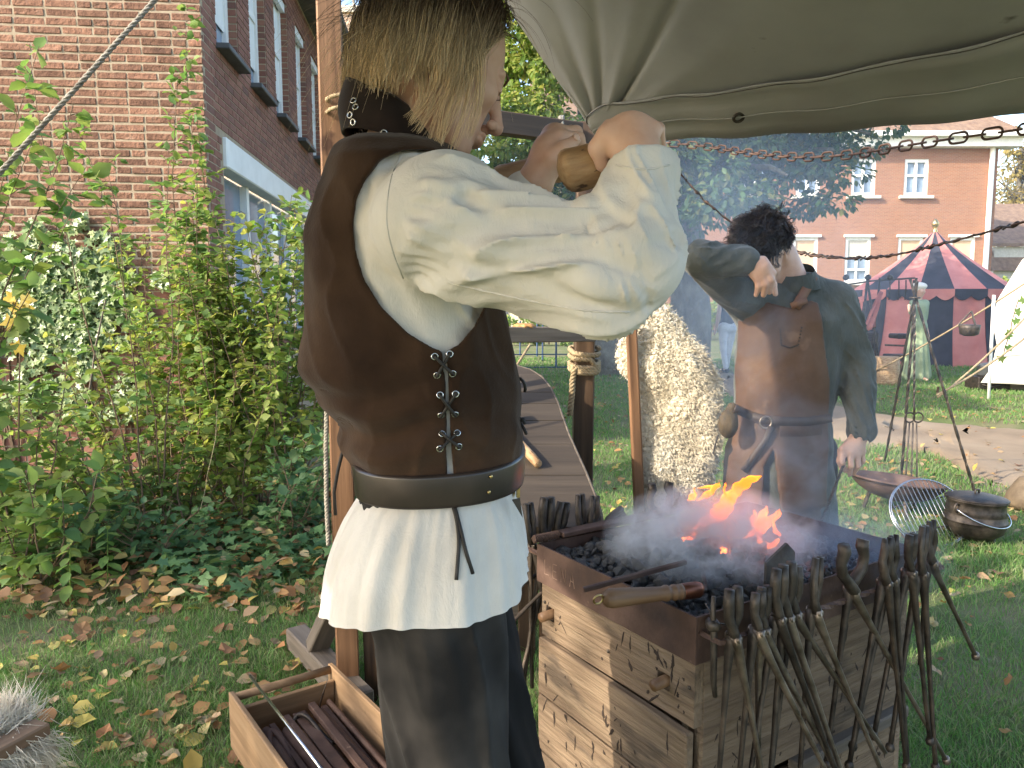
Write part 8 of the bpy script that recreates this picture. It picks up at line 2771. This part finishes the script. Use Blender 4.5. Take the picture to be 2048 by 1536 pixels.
def band(name, pxs, bv, w, m_, parent, lift=.006, fallback=2.6):
    """strip laid on a surface along picture points"""
    L, Rr = [], []
    P = []
    for px, py in pxs:
        p, n_ = hit(bv, px, py)
        if p is None: p = at(px, py, fallback); n_ = V((0, -1, 0))
        P.append((p + V((0, -lift, 0)), n_))
    b = MB(); vs = []
    for i, (p, n_) in enumerate(P):
        t = (P[min(i + 1, len(P) - 1)][0] - P[max(0, i - 1)][0]).normalized()
        s = t.cross(V((0, -1, .1))).normalized() * w / 2
        vs += [p - s, p + s]
    b.add(vs, [(2 * i, 2 * i + 1, 2 * i + 3, 2 * i + 2) for i in range(len(P) - 1)])
    o = b.build(name, m_, parent, True); md = o.modifiers.new('t', 'SOLIDIFY'); md.thickness = .005; md.offset = 0
    return o
band('strap', [(1588, 614), (1598, 598), (1608, 580), (1616, 564), (1624, 552)], bv_tu, .032, M_['strap'], apron, .016)
band('strap_patch', [(1580, 612), (1596, 606), (1612, 600)], bv_ap, .022, M_['strap'], apron, .010)
b2 = band('belt', [(1468, 816), (1485, 824), (1505, 832), (1525, 838), (1545, 840), (1575, 842), (1610, 842), (1645, 838), (1660, 834)], bv_ap, .030, M_['leather_dk'], smith2, .012)
band('belt_end', [(1540, 852), (1528, 880), (1510, 905), (1492, 930), (1484, 940)], bv_ap, .022, M_['leather_dk'], smith2, .016)
rgm = MB(); p, n_ = hit(bv_ap, 1527, 843); p = p or at(1527, 843, 2.55); rgm.ring(p + V((0, -.022, 0)), .020, .0035, (0, 1, 0), 20, 6); rgm.build('buckle_ring', M_['iron_worn'], smith2, True)
band('pocket', [(1558, 856), (1600, 856), (1640, 852)], bv_ap, .055, M_['apron'], apron, .009)
# stitched pattern on the bib
stc = MB()
for pts in ([(1560, 658), (1562, 690), (1580, 696), (1596, 690), (1604, 650)],):
    for i in range(len(pts) - 1):
        for k in range(6):
            t = (k + .2) / 6; x = pts[i][0] + (pts[i + 1][0] - pts[i][0]) * t; y = pts[i][1] + (pts[i + 1][1] - pts[i][1]) * t
            p, n_ = hit(bv_ap, x, y)
            if p is not None: stc.box(tuple(p + V((0, -.002, 0))), (.005, .003, .005))
so = stc.build('stitching', M_['leather_dk'], apron); tag(so, kind='stuff')
# pouch and straps at the hip
pch = Grid(Y3(1440, 860, 2.55) - .08, Y3(1440, 860, 2.55) + .08, .005)
pch.ell(Y3(1456, 848, 2.60), (.034, .028, .050), .01); pch.cone(Y3(1464, 815, 2.62), Y3(1456, 850, 2.60), .018, .03, .01)
obj('pouch', mesh_np('pouch', *pch.mesh(1), mat('pouch', [(.3, (.03, .02, .010)), (.7, (.085, .058, .026))], 25, stretch=(3, 3, .6), bump=.6, bscale=60), True), smith2)
for pts in ([(1436, 870), (1430, 890), (1426, 908)],):
    kb = MB(); kb.tube([at(x, y, 2.53) for x, y in pts], .003, 5); kb.build('pouch_cord', M_['lace'], smith2)
kb = MB(); kb.tube([V(x) for x in smooth_path([tuple(at(x, y, 2.74)) for x, y in ((1645, 750), (1658, 775), (1660, 800), (1652, 835), (1645, 850))], 4)], .012, 6, flat=.5); kb.build('hip_strap', M_['leather_dk'], smith2, True)
# hair: tousled dark curls
sk_c2 = WH2((-.012, 0, .030)); sk_r2 = np.array((.102, .081, .095)); Rm2 = np.array(MH2)
ct2 = lambda d: (d[:, 2] > -.35) & ~((d[:, 0] > .55) & (d[:, 2] < .12)) & ~((d[:, 0] > .05) & (d[:, 2] < -.02))
NC2, per2 = 330, 11
N2 = NC2 * per2
dirs = scalp(NC2, ct2); roots = (dirs * sk_r2) @ Rm2.T + sk_c2
ln2 = rng.uniform(.03, .055, NC2) * np.where(dirs[:, 2] < 0, .5, 1) * np.where(dirs[:, 0] > .4, 1.25, 1)
S2 = grow(roots, dirs, (dirs * .8 + np.array([.55, 0, .0]) + rng.normal(0, .6, dirs.shape)) @ Rm2.T, ln2, 9, sk_c2, Rm2, sk_r2 * 1.02, np.array([-.45, -.25, -.55]), .18)
t9 = np.linspace(0, 1, 9)
ph = rng.uniform(0, 6, (NC2, 1, 3)); S2 = S2 + .009 * t9[None, :, None] * np.sin(t9[None, :, None] * rng.uniform(4, 9, (NC2, 1, 1)) + ph)
S2 = (S2[:, None] + rng.normal(0, 1, (NC2, per2, 1, 3)) * (.0062 * (1 - .55 * t9) + .001)[None, None, :, None]).reshape(-1, 9, 3)
c2_ = np.array([.026, .018, .014]) * (.5 + 1.1 * rng.random((N2, 1, 1))) * np.ones((1, 9, 1))
hv_, hf_, hc_ = strand_mesh('hair', S2, np.full(N2, .0013), c2_, None)
okv = ct2(cap_v) | (cap_v[:, 2] > .8); cf2 = []
for i in range(nv_):
    for j in range(nu):
        f = (i * nu + j, (i + 1) * nu + j, (i + 1) * nu + (j + 1) % nu, i * nu + (j + 1) % nu)
        if all(okv[x] for x in f): cf2.append(f)
V_all, F_all = join([(hv_, hf_), ((cap_v * sk_r2 * 1.05) @ Rm2.T + sk_c2, np.array(cf2))])
hm = mesh_np('hair', V_all, F_all, M_['hair'], True); add_tint(hm, np.concatenate([hc_, np.tile([.016, .012, .010], (len(cap_v), 1))]))
obj('hair', hm, smith2)
# poker in the hanging hand
pk = twisted(at(1698, 900, 2.575), at(1640, 1052, 2.52), .0055, 40, .5)
pk.tube([at(1640, 1052, 2.52), at(1637, 1060, 2.52)], [.0055, .002], 5)
tag(pk.build('poker', M_['iron'], None), 'slim twisted iron poker held in the hanging hand', 'poker')
print('smith2', _t.time() - _t0)

# ================================================================ far figures
def figure(label, px, feet_py, H, heading, top_m, low_m, hair_c, dress=False, arm_out=None, cap=None):
    base = gnd(px, feet_py); s = H / 1.7
    Rz = Matrix.Rotation(heading, 3, 'Z')
    def W(x, y, z): return np.array(base) + np.array(Rz @ V((x, y, z))) * s        # local: -y is forward
    A, B = W(-.7, -.7, -.1), W(.7, .7, 1.8)
    lo_, hi_ = np.array(base) - [.75, .75, .02], np.array(base) + [.75, .75, H + .1]
    def G(): return Grid(lo_, hi_, .016)
    b = G()
    b.ell(W(0, 0, 1.58), np.array((.078, .095, .115)) * s, .02); b.cone(W(0, .01, 1.38), W(0, 0, 1.52), .05, .048, .02)
    b.cone(W(0, -.10, 1.565), W(0, -.085, 1.60), .014, .010, .01)
    b.cone(W(-.1, 0, 1.36), W(.1, 0, 1.36), .07, .07, .03); b.cone(W(0, 0, 1.3), W(0, 0, .95), .10, .11, .03)
    hands = []
    for sx in (-1, 1):
        shd, elb, wr = (sx * .17, 0, 1.37), (sx * .23, .05, 1.10), (sx * .24, -.02, .86)
        if arm_out and sx == arm_out: elb, wr = (sx * .36, -.12, 1.22), (sx * .60, -.22, 1.33)
        b.cone(W(*shd), W(*elb), .048, .038, .02); b.cone(W(*elb), W(*wr), .037, .027, .015); b.cone(W(*wr), W(wr[0] + sx * .02, wr[1] - .02, wr[2] - .09), .028, .02, .01)
        hp_, kn, an = (sx * .09, 0, .90), (sx * .09, -.03 + .06 * sx, .48), (sx * .08, .0 + .14 * sx, .07)
        b.cone(W(*hp_), W(*kn), .078, .055, .03); b.cone(W(*kn), W(*an), .052, .036, .015); b.cone(W(*an), W(an[0], an[1] - .14, .03), .035, .028, .015)
    t = obj('person', mesh_np('person', *b.mesh(1), M_['skin'], True))
    tag(t, label, 'person')
    u = G()
    u.cone(W(-.09, 0, 1.34), W(.09, 0, 1.34), .098, .098, .03); u.cone(W(0, 0, 1.28), W(0, 0, .98), .135, .125, .04); u.cone(W(-.05, 0, .95), W(.05, 0, .95), .125, .125, .03)
    if dress:
        for sx in (-1, 1):
            elb = (sx * .36, -.12, 1.22) if arm_out == sx else (sx * .23, .05, 1.10)
            u.cone(W(sx * .17, 0, 1.37), W(*elb), .068, .062, .02)
        u.cone(W(0, 0, .95), W(0, 0, .10), .14, .24, .04, disp=lambda t_, x, y, z: .022 * t_ * np.sin(np.arctan2(y, x) * 11))
    obj('top' if not dress else 'dress', mesh_np('top', *u.mesh(1), top_m, True), t)
    if not dress:
        u = G()
        u.cone(W(-.06, .02, .93), W(.06, .02, .93), .125, .125, .03)
        for sx in (-1, 1): u.cone(W(sx * .09, 0, .90), W(sx * .09, -.03 + .06 * sx, .48), .098, .066, .03); u.cone(W(sx * .09, -.03 + .06 * sx, .48), W(sx * .08, .14 * sx, .12), .064, .048, .02)
        obj('trousers', mesh_np('trousers', *u.mesh(1), low_m, True), t)
        for sx in (-1, 1):
            u = G(); u.cone(W(sx * .08, .14 * sx + .03, .05), W(sx * .08, .14 * sx - .14, .04), .046, .04, .02); obj('shoe', mesh_np('shoe', *u.mesh(1), M_['black_top'], True), t)
    u = G()
    u.ell(W(0, .03, 1.63), np.array((.10, .10, .095)) * s, .02)
    if cap is None: u.cone(W(0, .09, 1.60), W(0, .11, 1.25), .055, .03, .03)
    else: u.ell(W(0, .02, 1.67), np.array((.13, .13, .07)) * s, .03)
    obj('hair' if cap is None else 'cap', mesh_np('hair', *u.mesh(1), cap or mat('hair_far', [(.3, hair_c), (.7, tuple(c * 1.6 for c in hair_c))], 20), True), t)
    return t
figure('woman in a black sleeveless top and white trousers walking away', 1452, 746, 1.66, math.pi + .2, M_['black_top'], M_['white_denim'], (.03, .02, .015))
figure('woman in a green dress and white cap tending the far cooking frame', 1830, 760, 1.70, R(28), M_['green_dress'], None, (.05, .03, .02), True, -1, M_['cream_canvas'])
print('all people', _t.time() - _t0)
